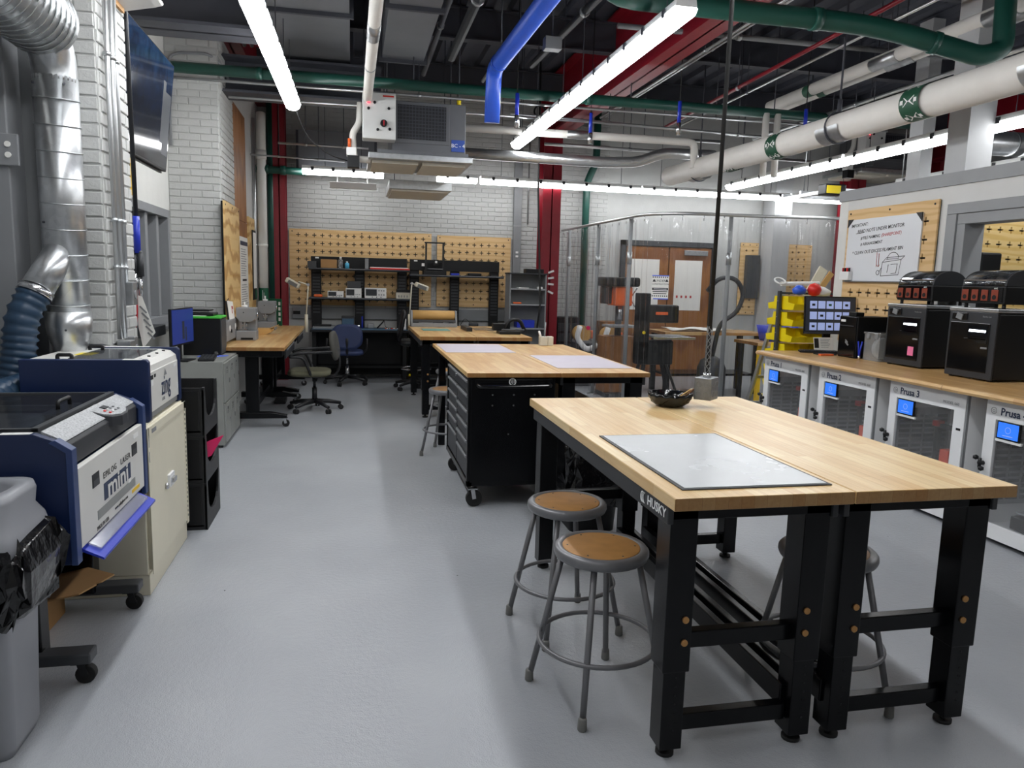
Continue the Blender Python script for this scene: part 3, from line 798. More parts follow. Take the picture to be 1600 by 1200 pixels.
# dark pipes and conduits in the roof space
k = 0
DARK = [((-1.7, 7.98, 3.34), (6.2, 8.0, 3.36), .014, 'conduit'), ((-1.2, 8.1, 3.22), (3.2, 8.2, 3.26), .012, 'conduit'), ((1.7, 8.3, 3.3), (5.5, 8.3, 3.24), .018, 'conduit'),
        ((.9, 9.6, 3.4), (4.9, 9.6, 3.42), .022, 'conduit'), ((-.9, 9.9, 3.1), (.2, 9.9, 3.1), .014, 'conduit'), ((-1.28, 10.3, 3.0), (-.1, 10.3, 2.98), .012, 'conduit'),
        ((1.0, 2.0, 3.75), (1.0, 8.0, 3.75), .045, 'flex_black'), ((1.55, 2.0, 3.8), (1.5, 9.0, 3.8), .022, 'conduit'), ((1.68, 2.0, 3.86), (1.66, 9.0, 3.85), .014, 'red_steel'),
        ((2.2, 2.4, 3.9), (1.9, 8.2, 3.8), .035, 'flex_black'), ((3.13, -1, 3.6), (3.13, 9.5, 3.6), .014, 'conduit'), ((3.2, -1, 3.62), (3.2, 9.5, 3.62), .014, 'conduit'),
        ((3.95, 9.4, 3.5), (4.1, 3.2, 3.75), .02, 'red_steel'), ((4.3, 10, 3.6), (4.3, 3, 3.7), .014, 'conduit'), ((2.5, 9.9, 3.3), (6.5, 9.9, 3.3), .02, 'conduit'),
        ((-.98, 4.5, 3.75), (-.98, 8.2, 3.75), .02, 'conduit'), ((-1.05, 4.5, 3.75), (-1.05, 8.2, 3.75), .02, 'conduit'), ((5.25, 9.4, 3.45), (5.3, 2.5, 3.45), .02, 'conduit'), ((5.42, 9.4, 3.5), (5.5, 2.5, 3.4), .035, 'flex_black'),
        ((.85, 3.0, 3.95), (.85, 9.5, 3.95), .03, 'dark_steel'), ((2.3, 6.6, 3.75), (6.2, 6.6, 3.78), .025, 'mid_grey'), ((3.2, 4.0, 3.8), (5.9, 4.0, 3.75), .03, 'dark_steel'), ((2.5, 3.1, 3.3), (5.0, 3.1, 3.1), .022, 'conduit'), ((2.5, 3.2, 3.36), (5.0, 3.2, 3.16), .03, 'flex_black')]
names = ['thin steel conduit right behind the long green pipe', 'thin steel conduit just below the long green pipe', 'bent steel conduit below the green pipe, mid ceiling', 'grey conduit far back over the workstations',
         'short conduit behind the left ceiling light end', 'thin conduit in the back left corner under the beam', 'thick black cable beside the blue pipe', 'steel conduit right of the blue pipe', 'thin red pipe right of the blue pipe',
         'black flexible hose behind the nearer middle strip light', 'pale conduit under the red girder, left of two', 'pale conduit under the red girder, right of two', 'thin red sprinkler pipe left of the paired white pipes', 'thin conduit under the paired white pipes',
         'conduit far back above the clear curtain', 'upper left pale conduit beside the red girder, right of two', 'upper left pale conduit beside the red girder, left of two', 'thin conduit beside the square grey column', 'black cable at the right edge above the strip light',
         'dark pipe deep in the roof left of the blue pipe', 'grey cross pipe under the roof deck, upper right', 'dark cross pipe above the thick green pipe', 'steel conduit at the top right corner', 'black pipe at the top right corner']
for (a, b, r, mt), nm in zip(DARK, names):
    t = thing('ceiling_conduit', nm, 'conduit', a, 0, 'pipes and conduits in the roof space')
    a = Vector(a); b = Vector(b)
    MB().tube([a, a.lerp(b, .5), b], r, 8).build('run', mt, t)
    for f in (.3, .72):
        q = a.lerp(b, f); MB().cyl((q.x, q.y, q.z+r*.5), (q.x, q.y, roof(q.x, q.y, q.z)), .005, n=5).build('hanger_rod', 'dark_steel', t, fix=False)
        d = (b-a).normalized(); MB().cyl(q-d*.02, q+d*.02, r*1.3, n=10).build('clamp', 'galv', t)
t = thing('light_cable', 'thin black cable sagging from the left strip light to the ceiling unit', 'cable', (-.4, 8.0, 2.8)); MB().tube(rnd([(-.56, 7.86, 3.16), (-.5, 7.98, 2.98), (-.42, 8.0, 2.84), (-.22, 8.0, 2.7), (-.02, 8.06, 2.66)], .1), .007, 6).build('run', 'rubber', t)
pipe('wall_conduit', 'bent grey conduit arching over the far brick pier', 'grey_frame', [(-1.72, 7.97, 2.7), (-1.72, 7.97, 3.56), (-1.34, 7.97, 3.58), (-1.245, 8.1, 3.5), (-1.245, 8.85, 3.4)], .014, cat='conduit', bend=.12)
t = thing('junction_box', 'small grey junction box hanging mid ceiling by the blue pipe', 'electrical box', (1.62, 6.3, 3.42))
bx('body', 'mid_grey', t, 1.56, 1.7, 6.25, 6.35, 3.4, 3.5, .004); MB().cyl((1.63, 6.3, 3.5), (1.63, 6.3, 4.4), .006, n=6).build('rod', 'dark_steel', t)
for i, (x, y) in enumerate(((1.6, 7.5), (2.56, 8.1), (4.6, 7.2), (3.24, 7.3))):
    t = thing('hanging_tag', ['blue-handled hose drop left of the middle strip light', 'blue-handled hose drop right of the middle strip light', 'blue striped cord drop by the white stub pipes', 'blue striped cord drop near the black hanging cord'][i], 'hose drop', (x, y, 2.95), 0, 'blue drops on the ceiling')
    MB().cyl((x, y, 3.12), (x, y, 3.33), .02, n=8).build('handle', 'blue_plastic', t); MB().cyl((x, y, 3.0), (x, y, 3.12), .025, n=8).build('nozzle', 'silver', t); MB().cyl((x, y, 3.33), (x, y, 4.4), .005, n=5).build('cord', 'rubber', t)
# rectangular sheet-metal ducts
def rect_duct(label, x0, x1, y0, y1, z0, z1, fl):
    t = thing('sheet_duct', label, 'duct', ((x0+x1)/2, y0, z0), 0, 'rectangular roof ducts')
    bx('body', 'duct_grey', t, x0, x1, y0, y1, z0, z1)
    for y in fl:
        m = MB().box(x0-.035, x1+.035, y-.02, y+.02, z0-.035, z0).box(x0-.035, x0, y-.02, y+.02, z0, z1).box(x1, x1+.035, y-.02, y+.02, z0, z1); m.build('flange', 'dark_steel', t)
    return t
rect_duct('wide dark sheet-metal duct at the top, right of the left strip light', -.74, -.02, -2, 8.6, 3.7, 4.3, (3.2, 5.0, 6.85, 8.55))
rect_duct('narrower dark sheet-metal duct right of the white drop pipe', .3, .72, -2, 8.1, 3.7, 4.3, (4.2, 6.5, 8.05))
rect_duct('grey sheet-metal duct face hanging at the back left', -.72, .3, 10.85, 11.25, 2.9, 3.45, (10.9,))
# hanging fan coil units
def fan_unit(label, x, y, z, sign, s=1.0):
    t = thing('fan_coil_unit', label, 'ventilation unit', (x, y, z), 0, 'ceiling fan coil units')
    b = bx('cabinet', 'unit_grey', t, x+.3*s, x+1.07*s, y+.05, y+.9*s, z+.2*s, z+.7*s, .006)
    g0, g1, h0, h1 = x+.36*s, x+.86*s, z+.32*s, z+.66*s
    bx('access_panel', 'unit_grey', t, x+.32*s, x+.9*s, y+.04, y+.05, z+.28*s, z+.69*s, .003)
    g = bx('grille_recess', 'grille_dark', t, g0, g1, y+.03, y+.041, h0, h1)
    for i in range(15):
        xx = g0+(g1-g0)*(i+.5)/15; bx('grille_bar', 'dark_steel', g, xx-.003, xx+.003, y+.024, y+.03, h0, h1)
    for i in range(10):
        zz = h0+(h1-h0)*(i+.5)/10; bx('grille_bar', 'dark_steel', g, g0, g1, y+.022, y+.027, zz-.003, zz+.003)
    c = bx('control_box', 'box_white', t, x, x+.33*s, y-.14, y+.05, z+.27*s, z+.72*s, .008)
    kn = MB().cyl((x+.21*s, y-.14, z+.42*s), (x+.21*s, y-.18, z+.42*s), .034*s, n=18).build('rotary_switch', 'black', c); MB().cb((x+.21*s, y-.185, z+.42*s), (.012, .012, .05*s)).build('switch_handle', 'hose_red', c)
    for dx, dz, mt in ((.06, .62, 'led_red'), (.12, .62, 'black'), (.06, .56, 'black'), (.26, .57, 'black'), (.15, .36, 'black'), (.27, .37, 'black')):
        MB().cyl((x+dx*s, y-.14, z+dz*s), (x+dx*s, y-.155, z+dz*s), .014*s, n=10).build('indicator' if mt != 'black' else 'push_button', mt, c)
    bx('label_strip', 'red', c, x+.2*s, x+.31*s, y-.142, y-.14, z+.68*s, z+.695*s)
    p = bx('unit_sign', 'blue_sign', t, x+.92*s, x+1.06*s, y+.042, y+.05, z+.22*s, z+.34*s)
    text(sign, .055*s, 'ink_white', (x+.99*s, y+.04, z+.28*s), '-y', p)
    bx('drip_tray', 'galv', t, x+.06*s, x+1.14*s, y-.02, y+.95*s, z+.1*s, z+.16*s, .006)
    bx('tray_rail', 'unit_grey', t, x+.15*s, x+1.1*s, y+.02, y+.08, z+.16*s, z+.2*s)
    for i in range(2): bx('filter_panel', 'panel_beige', t, x+(.1+.52*i)*s, x+(.58+.5*i)*s, y+.1, y+.85*s, z+.07*s, z+.1*s)
    m = MB().tube(rnd([(x-.02, y+.1, z+.66*s), (x-.03, y+.1, z+.45*s), (x-.1*s, y+.1, z+.35*s), (x-.08*s, y+.12, z+.1*s), (x+.08*s, y+.14, z+.1*s)], .05), .035*s, 10); m.build('coil_pipe', 'white_pipe', t)
    bx('valve_body', 'black', t, x-.15*s, x-.03*s, y+.02, y+.14, z+.0*s, z+.12*s, .006); bx('valve_actuator', 'white', t, x-.16*s, x-.06*s, y+.02, y+.14, z+.12*s, z+.2*s, .006)
    MB().cyl((x-.13*s, y+.06, z+.2*s), (x-.13*s, y+.06, z+.29*s), .016*s, n=8).build('valve_handle', 'orange', t)
    for dx in (.25, 1.0):
        for dy in (.1, .8): MB().cyl((x+dx*s, y+dy*s, z+.7*s), (x+dx*s, y+dy*s, 4.4), .007, n=6).build('hanger_rod', 'dark_steel', t, fix=False)
        MB().cyl((x+dx*s, y+.1*s, z+.7*s), (x+dx*s, y+.1*s, z+.78*s), .022*s, n=10).build('spring_mount', 'yellow', t)
    return t
fan_unit('grey ceiling fan unit marked BC-4 with white control box', .1, 8.0, 2.6, 'BC - 4')
fan_unit('distant ceiling fan unit marked BC-3 above the partition', 7.45, 10.2, 3.16, 'BC - 3', 1.0)
t = thing('diffuser_frame', 'metal supply frame hanging under the near ceiling fan unit', 'vent', (.9, 9.2, 2.5))
split(MB().cyl((.5, 9.4, 2.62), (.5, 9.4, 4.4), .006, n=6).cyl((1.1, 9.4, 2.62), (1.1, 9.4, 4.4), .006, n=6), 'hanger_rod', 'dark_steel', t); bx('frame', 'galv', t, .42, 1.15, 9.0, 10.0, 2.52, 2.62, .005); bx('lower_plate', 'panel_beige', t, .45, 1.12, 9.05, 9.95, 2.5, 2.52)
t = thing('white_rail', 'white mounting rail under the short back strip light', 'rail', (-.05, 10.55, 2.66)); bx('channel', 'white', t, -.3, .32, 10.5, 10.56, 2.66, 2.74, .004); split(MB().cyl((-.2, 10.53, 2.74), (-.2, 10.55, 2.9), .01, n=6).cyl((.2, 10.53, 2.74), (.2, 10.55, 2.9), .01, n=6), 'support', 'white', t)
t = thing('projector_frame', 'silver strut frame with a yellow-labelled actuator, above the curtain right end', 'frame', (5.9, 8.6, 2.6))
m = MB()
for y in (8.2, 8.6, 9.0): m.box(5.5, 7.0, y-.02, y+.02, 2.66, 2.7)
m.box(5.5, 5.54, 8.2, 9.0, 2.62, 2.66).box(6.96, 7.0, 8.2, 9.0, 2.62, 2.66); m.build('strut_frame', 'galv', t)
bx('actuator', 'black', t, 5.45, 5.72, 8.0, 8.16, 2.6, 2.72, .01); bx('actuator_label', 'yellow', t, 5.46, 5.64, 7.99, 8.0, 2.61, 2.7)
for x in (5.55, 6.95): MB().cyl((x, 8.6, 2.7), (x, 8.6, 4.4), .008, n=6).build('rod', 'galv', t)
pipe('spiral_duct', 'silver spiral duct seen above the partition at the right edge', 'spiral_steel', [(6.0, 6.6, 3.0), (9.0, 6.6, 3.0)], .12, n=20, cat='duct', rings=[((6.2+.35*i, 6.6, 3.0), (6.215+.35*i, 6.6, 3.0)) for i in range(8)], ringr=1.03)
# ---------------------------------------------------------------- left foreground
def loft(mb, rings, cap=(True, True), smooth=True):
    n = len(rings[0]); base = len(mb.v)
    mb.add([p for r in rings for p in r], [(k*n+i, k*n+(i+1) % n, (k+1)*n+(i+1) % n, (k+1)*n+i) for k in range(len(rings)-1) for i in range(n)], smooth)
    if cap[0]: mb.f.append([base+i for i in range(n)][::-1]); mb.sm.append(False)
    if cap[1]: mb.f.append([base+(len(rings)-1)*n+i for i in range(n)]); mb.sm.append(False)
    return mb
def ring(x0, x1, y0, y1, r, z, n=5): return [(x, y, z) for x, y in rrect(x0, x1, y0, y1, r, n)]
t = thing('trash_bin', 'grey plastic bin with slotted lid and black liner at the left edge', 'trash bin', (-1.27, 2.46, 0))
b = loft(MB(), [ring(-1.5, -1.03, 2.35, 2.57, .03, 0), ring(-1.505, -1.02, 2.34, 2.58, .04, .03), ring(-1.53, -1.0, 2.3, 2.6, .05, .6), ring(-1.54, -.99, 2.29, 2.61, .05, .62)]).build('body', 'bin_grey', t)
def bagring(z, g, seed):
    random.seed(seed); P = rrect(-1.54-g, -.985+g*1.3, 2.29-g, 2.61+g, .07, 9); c = (-1.26, 2.45)
    return [(x+random.uniform(-.014, .014), y+random.uniform(-.014, .014), z+random.uniform(-.022, .022)) for x, y in P]
loft(MB(), [bagring(.44, .004, 1), bagring(.48, .02, 2), bagring(.52, .032, 8), bagring(.56, .04, 3), bagring(.61, .045, 4), bagring(.65, .035, 9), bagring(.68, .02, 5), bagring(.72, -.01, 6)], (False, False), False).build('bin_liner', 'bag', t)
random.seed(7)
m = MB(); L = 24
rings = [ring(-1.545, -.97, 2.27, 2.63, .06, .655), ring(-1.55, -.965, 2.265, 2.635, .06, .67), ring(-1.545, -.972, 2.272, 2.628, .07, .72), ring(-1.53, -.99, 2.29, 2.61, .08, .76), ring(-1.525, -.985, 2.295, 2.605, .07, .81), ring(-1.515, -.99, 2.305, 2.6, .07, .83), ring(-1.46, -1.02, 2.34, 2.565, .09, .834), ring(-1.45, -1.03, 2.35, 2.555, .09, .82), ring(-1.44, -1.04, 2.36, 2.545, .08, .74)]
loft(m, rings, (False, True)).build('lid', 'bin_grey', t)
# laser engraver (wide one, nearest)
t = thing('laser_engraver', 'large blue laser engraver lettered mini with a smoked lid', 'laser cutter', (-1.25, 3.1, 0))
side = [(-1.58, .5), (-.92, .5), (-.92, .895), (-.965, .93), (-1.03, .955), (-1.58, .955)]
for a, b in ((2.66, 2.69), (3.52, 3.55)):
    s = MB().prism(side, 'y', a, b).build('side_panel', 'laser_blue', t, .003)
m = MB()
for a, b in ((2.655, 2.7), (3.51, 3.555)): m.prism([(-.985, .925), (-.965, .935), (-.915, .9), (-.915, .5), (-.935, .5), (-.935, .89)], 'y', a, b)
split(m, 'edge_trim', 'laser_blue_edge', t, .002)
bx('body', 'laser_blue', t, -1.575, -1.0, 2.69, 3.52, .5, .86); bx('work_bed', 'mid_grey', t, -1.49, -1.03, 2.72, 3.5, .86, .875)
bx('base_tray', 'charcoal', t, -1.5, -.94, 2.69, 3.52, .5, .53)
MB().prism([(-1.0, .945), (-.95, .915), (-.94, .905), (-.94, .83), (-1.0, .83)], 'y', 2.7, 3.51).build('front_rail', 'charcoal', t, .003)
MB().prism([(-1.02, .957), (-.955, .925), (-.95, .92), (-1.02, .945)], 'y', 2.7, 3.51).build('control_strip', 'speckle_grey', t)
d = bx('front_door', 'laser_panel', t, -.94, -.918, 2.71, 3.5, .54, .825, .004)
for y in (2.84, 3.33):
    h = bx('hand_slot', 'black', d, -.9185, -.9165, y, y+.075, .715, .765); bx('slot_inner', 'dark_grey', d, -.917, -.916, y+.008, y+.068, .718, .74)
bx('logo_plate', 'ink_navy', d, -.9185, -.9165, 2.96, 3.3, .635, .7)
text('mini', .105, 'laser_panel', (-.9155, 3.13, .668), '+x', d, sx=1.5, bold=.002)
text('EPILOG   LASER', .034, 'ink_black', (-.9165, 3.13, .73), '+x', d, sx=1.25, spacing=1.2)
bx('rating_label', 'locker', d, -.9185, -.9168, 2.88, 3.36, .585, .62)
text('www.epiloglaser.com', .02, 'ink_black', (-.9165, 3.16, .568), '+x', d)
text('MADE IN USA', .022, 'ink_black', (-.9165, 2.93, .556), '+x', d)
bx('caution_sticker', 'yellow_sign', d, -.9185, -.9165, 3.31, 3.42, .56, .575); bx('sticker', 'white', d, -.9185, -.9165, 3.36, 3.43, .785, .803); bx('sticker', 'white', d, -.9185, -.9165, 3.26, 3.3, .618, .633)
kp = MB().prism([(3.12, -1.015), (3.36, -1.015), (3.36, -.955), (3.33, -.925), (3.27, -.91), (3.2, -.91), (3.14, -.93), (3.12, -.955)], 'z', .905, .95)
for v in kp.v: v.x, v.y, v.z = v.y, v.x, v.z - (v.y+1.015)*.28
kp.build('keypad_housing', 'charcoal', t, .004)
m = MB().prism([(3.125, -1.012), (3.355, -1.012), (3.355, -.957), (3.32, -.93), (3.27, -.916), (3.2, -.916), (3.15, -.935), (3.125, -.957)], 'z', .951, .953)
for v in m.v: v.x, v.y, v.z = v.y, v.x, v.z - (v.y+1.015)*.28
kpp = m.build('keypad', 'speckle_grey', t)
MB().cb((-.985, 3.23, .9465), (.022, .05, .003), RY(.27)).build('display', 'grille_dark', kpp, fix=False)
for i in range(4):
    for j in range(2): MB().cb((-.965+.02*j, 3.17+.035*i, .942-.0055*j), (.008, .014, .003), RY(.27)).build('key', ['red', 'white', 'mid_grey', 'mid_grey'][i], kpp, fix=False)
lid = MB().prism([(-1.5, .953), (-1.03, .96), (-1.03, .966), (-1.5, .959)], 'y', 2.7, 3.51).build('lid_window', 'glass_smoke', t)
m = MB().box(-1.05, -1.028, 2.7, 3.51, .955, .968).box(-1.5, -1.03, 3.49, 3.51, .955, .966).box(-1.5, -1.03, 2.7, 2.72, .955, .966); m.build('lid_frame', 'dark_grey', t)
MB().tube(rnd([(-1.1, 3.08, .965), (-1.1, 3.08, .995), (-1.1, 3.2, .995), (-1.1, 3.2, .965)], .02), .008, 8).build('lid_handle', 'black', t)
m = MB().box(-1.48, -1.08, 3.4, 3.43, .905, .925).box(-1.2, -1.14, 2.75, 3.45, .91, .93).box(-1.45, -1.1, 2.8, 3.35, .9, .904); split(m, 'gantry_rail', 'mid_grey', t)
bx('rear_cover', 'laser_panel', t, -1.6, -1.5, 2.7, 3.51, .93, .968, .005)
bx('sticker', 'white', t, -1.13, -1.04, 2.66, 2.69, .955, .9565); bx('sticker', 'paper', t, -1.42, -1.2, 3.52, 3.548, .955, .9565)
MB().prism([(-.935, .52), (-.86, .485), (-.86, .493), (-.935, .532)], 'y', 2.74, 3.44).build('drop_tray', 'blue_plastic', t)
MB().prism([(-.93, .535), (-.88, .512), (-.88, .517), (-.93, .54)], 'y', 2.78, 3.4).build('tray_glass', 'clear_box', t)
m = MB().box(-1.45, -1.1, 2.8, 2.88, .1, .5).box(-1.45, -1.1, 3.36, 3.44, .1, .5).box(-1.32, -1.26, 2.85, 3.4, .3, .4); m.build('stand', 'black_metal', t, .006)
for y in (2.8, 3.42):
    bx('stand_foot', 'dark_grey', t, -1.6, -.93, y-.04, y+.04, .085, .125, .006)
    for x in (-.96, -1.55): castor(t, x-.01, y, .035, .03, 'black', 'rubber')
t = thing('cardboard_box', 'small cardboard box on the floor under the nearest laser', 'box', (-1.37, 3.3, 0))
bx('body', 'cardboard', t, -1.52, -1.24, 3.16, 3.42, 0, .13, .003); bx('tape', 'kraft', t, -1.41, -1.36, 3.159, 3.421, .02, .1315)
for i, (p, l) in enumerate((([(-1.5, 3.14), (-1.5, 2.93), (-1.02, 2.95), (-.98, 3.02), (-1.0, 3.06), (-1.1, 3.2)], 'flattened cardboard sheet with torn corner under the nearest laser, upper one'), ([(-1.5, 3.3), (-1.48, 3.05), (-1.0, 3.14), (-.97, 3.2), (-1.12, 3.36)], 'flattened cardboard sheet sliding out under the nearest laser, lower one'))):
    m = MB().prism(p, 'z', 0, .006)
    for v in m.v: v.z += .19-.035*i + (v.x+1.5)*.17
    m.build('cardboard_sheet', 'cardboard', None, label=l, cat='cardboard', group='flattened cardboard')
# cream cabinet and the second laser on it
t = thing('steel_cabinet', 'cream steel cabinet with one door carrying the second laser', 'cabinet', (-1.18, 3.95, 0))
bx('body', 'cream', t, -1.45, -.93, 3.55, 4.34, .1, .79, .004); bx('plinth', 'cream', t, -1.45, -.925, 3.553, 4.337, 0, .1, .003)
d = bx('door', 'cream', t, -.932, -.912, 3.575, 4.315, .115, .785, .004)
m = MB().box(-.913, -.909, 3.56, 4.33, .75, .79).box(-.913, -.909, 4.29, 4.33, .1, .79).box(-.913, -.909, 3.555, 3.575, .1, .79); m.build('door_frame', 'cream', t, .001)
for i in range(24): bx('hinge_knuckle', 'dark_grey', d, -.909, -.907, 4.3, 4.306, .14+i*.026, .152+i*.026)
h = MB().prism(rrect(3.89, 3.99, .42, .485, .004, 2), 'x', -.912, -.9).build('handle_plate', 'white_gloss', d); MB().prism(rrect(3.91, 3.97, .44, .466, .004, 2), 'x', -.9, -.885).build('latch_cup', 'chrome' if 'chrome' in MAT else 'silver', h)
MB().cyl((-.912, 3.85, .44), (-.9, 3.85, .44), .016, n=12).build('lock', 'silver', d)
for z in (.7, .63): bx('latch_strike', 'silver', t, -.9095, -.908, 3.562, 3.57, z, z+.05)
bx('label_plate', 'mid_grey', t, -.9095, -.908, 3.62, 3.7, .755, .775)
t = thing('laser_engraver', 'blue laser engraver lettered zing standing on the cream cabinet', 'laser cutter', (-1.2, 4.0, .79))
prof = [(-1.47, .79), (-.94, .79), (-.93, .8), (-.93, 1.075), (-.94, 1.087), (-1.47, 1.087)]
for a, b in ((3.69, 3.73), (4.31, 4.35)): MB().prism(prof, 'y', a, b).build('side_panel', 'laser_blue', t, .004)
bx('body', 'laser_panel', t, -1.46, -.985, 3.73, 4.31, .8, 1.05, .003)
m = MB().prism([(-1.46, 1.05), (-1.46, 1.08), (-1.02, 1.08), (-.97, 1.072), (-.945, 1.05), (-.94, 1.02), (-.985, 1.02)], 'y', 3.73, 4.31); m.build('lid', 'laser_panel', t)
d = bx('front_door', 'laser_panel', t, -.985, -.936, 3.735, 4.305, .83, 1.022, .003)
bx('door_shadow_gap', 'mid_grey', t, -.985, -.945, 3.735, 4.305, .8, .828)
text('zing', .14, 'ink_navy', (-.934, 4.03, .925), '+x', d, sx=.85, bold=.0006)
text('LASER', .022, 'mid_grey', (-.934, 3.97, .862), '+x', d)
MB().add([(-.935, 4.0, .975), (-.935, 4.06, .975), (-.935, 4.02, 1.01)], [(0, 1, 2)]).build('logo_triangle', 'mid_grey', d, fix=False)
for a in ((3.75, 3.79, .985, 1.005), (3.81, 3.84, .99, 1.005), (3.755, 3.79, .955, .98), (4.27, 4.29, .87, .9)): bx('sticker', 'ink_black' if a[2] > .98 else 'white', d, -.936, -.9345, *a)
bx('sticker', 'white', d, -.936, -.9345, 4.2, 4.27, .995, 1.01)
bx('lid_window', 'glass_smoke', t, -1.3, -1.02, 3.79, 4.25, 1.0805, 1.084)
for y in (3.78, 4.22): MB().tube(rnd([(-1.34, y, 1.08), (-1.34, y, 1.1), (-1.28, y, 1.1), (-1.28, y, 1.08)], .015), .009, 6).build('lid_hinge', 'black', t)
bx('caution_sticker', 'yellow', t, -1.33, -1.25, 3.95, 4.07, 1.0805, 1.082)
for y in (3.8, 3.95, 4.1, 4.24): MB().cyl((-.99, y, 1.073), (-.99, y, 1.081), .008, n=8).build('screw', 'ink_black', t)
bx('sticker', 'white', t, -1.04, -.96, 3.69, 3.728, 1.087, 1.0885); bx('sticker', 'white', t, -1.3, -1.08, 4.312, 4.348, 1.087, 1.0885)
# black stacking bins
def stack_bin(z, label):
    t = thing('stacking_bin', label, 'storage bin', (-1.04, 4.67, z), 0, 'black stacking bins'); h = .28; x0, x1, y0, y1 = -1.24, -.84, 4.46, 4.88; w = .008
    m = MB().box(x0, x1-.02, y0, y1, z+.02, z+.03).box(x0, x0+w, y0, y1, z+.02, z+h); m.build('tray', 'black_plastic', t)
    for y in (y0, y1-w):
        MB().prism([(x0, z+.0), (x1, z), (x1+.005, z+h-.02), (x1-.01, z+h), (x0, z+h)], 'y', y, y+w).build('side_wall', 'black_plastic', t, .002)
    P = [(y0, z)]+[(y1, z), (y1, z+h)]
    P += [(y1-.035, z+h), (y1-.05, z+.19)] + [((y0+y1)/2+.155*math.cos(a), z+.16-.075*math.sin(a)) for a in [PI*i/8 for i in range(9)]] + [(y0+.05, z+.19), (y0+.035, z+h), (y0, z+h)]
    MB().prism(P, 'x', x1-.008, x1+.004).build('front_scoop', 'black_plastic', t)
    for y in (y0+.1, y0+.2, y0+.3):
        bx('moulded_rib', 'black', t, x0+.02, x1-.03, y0-.003, y0, z+.03, z+h-.02) if y == y0+.1 else None
    return t
stack_bin(0, 'bottom black stacking bin with scooped front'); stack_bin(.281, 'middle black stacking bin holding a bright pink sheet'); stack_bin(.562, 'top black stacking bin holding pale card pieces')
m = MB().add([(-.93, 4.56, .47), (-.775, 4.7, .515), (-.84, 4.66, .40), (-.93, 4.56, .36)], [(0, 1, 2, 3)])
m.build('pink_sheet', 'pink', None, solid=.003, label='bright pink sheet sticking out of the middle stacking bin', cat='sheet')
for i in range(4):
    m = MB().box(-1.0-.04*i, -.995-.04*i, 4.5, 4.62, .6, .945-.012*i)
    m.build('card_piece', ['paper', 'cream', 'kraft', 'paper'][i], None, label=['white card at the front of the top stacking bin', 'cream card second in the top stacking bin', 'brown card third in the top stacking bin', 'white card at the back of the top stacking bin'][i], cat='card', group='cards in the top stacking bin')
# lockers
t = thing('steel_locker', 'low grey steel locker block with six small doors', 'locker', (-1.29, 7.03, 0))
bx('body', 'locker', t, -1.52, -1.085, 6.62, 7.44, .02, .745, .004)
m = MB()
for x in (-1.5, -1.11):
    for y in (6.64, 7.42): m.cyl((x, y, 0), (x, y, .02), .012, n=8)
split(m, 'foot', 'black', t)
for i in range(3):
    for j in range(2):
        y = 6.64+i*.265; z = .04+j*.35
        d = bx('door', 'locker', t, -1.086, -1.07, y, y+.255, z, z+.34, .004)
        bx('number_plate', 'black', d, -1.0705, -1.0685, y+.1, y+.135, z+.28, z+.3); bx('latch', 'silver', d, -1.0705, -1.064, y+.2, y+.22, z+.15, z+.19)
        for q in range(2): bx('vent_slot', 'dark_grey', d, -1.0705, -1.0695, y+.08, y+.16, z+.245+q*.015, z+.25+q*.015)
t = thing('monitor', 'thin computer monitor showing a dark blue picture on the grey locker', 'monitor', (-1.42, 6.75, .745))
R = RZ(.32)
def mv(mb, c, R):
    for v in mb.v: v.xyz = Vector(c)+(R @ v)
    return mb
sc = mv(MB().box(-.012, .012, -.25, .25, -.15, .16), (-1.42, 6.72, 1.03), RZ(-.14)).build('housing', 'black', t, .004)
mv(MB().box(.0125, .0145, -.24, .24, -.135, .15), (-1.42, 6.72, 1.03), RZ(-.14)).build('screen', 'screen_navy', t)
mv(MB().box(.0145, .015, -.02, .03, -.1, .05).box(.0145, .015, .05, .08, -.12, .0), (-1.42, 6.72, 1.03), RZ(-.14)).build('screen_picture', 'screen_dark', t)
mv(MB().box(-.03, -.012, -.03, .03, -.28, .0).box(-.12, .08, -.1, .1, -.285, -.275), (-1.42, 6.72, 1.03), RZ(-.14)).build('stand', 'black', t, .004)
t = thing('computer_case', 'black computer case with a green top edge on the grey locker', 'computer', (-1.36, 7.25, .745))
bx('case', 'near_black', t, -1.5, -1.18, 7.14, 7.43, .745, 1.08, .006); bx('green_edge', 'green_lime', t, -1.5, -1.17, 7.13, 7.44, 1.08, 1.1, .005)
bx('front_panel', 'dark_grey', t, -1.18, -1.172, 7.15, 7.42, .76, 1.07, .003)
t = thing('paper_tray', 'black tray with papers on the black computer case', 'tray', (-1.34, 7.28, 1.1))
bx('tray', 'black', t, -1.48, -1.24, 7.16, 7.42, 1.105, 1.125, .004); bx('papers', 'paper', t, -1.5, -1.3, 7.15, 7.4, 1.1, 1.106); bx('upper_tray', 'black', t, -1.5, -1.28, 7.2, 7.42, 1.14, 1.155, .004)
t = thing('keyboard', 'slim black keyboard on the grey locker', 'keyboard', (-1.24, 6.83, .745))
mv(MB().box(-.065, .065, -.19, .19, 0, .018), (-1.24, 6.84, .7465), RZ(.1)).build('body', 'black', t, .003)
for i in range(4):
    for j in range(11): mv(MB().box(-.056+.028*i, -.034+.028*i, -.18+.033*j, -.152+.033*j, .018, .023), (-1.24, 6.84, .7465), RZ(.1)).build('key', 'charcoal', t, fix=False)
MB().lathe([(.001, .79), (.02, .785), (.03, .765), (.033, .746)], (-1.22, 7.09, 0), 14).build('computer_mouse', 'black', None, label='small black computer mouse behind the keyboard on the locker', cat='mouse')
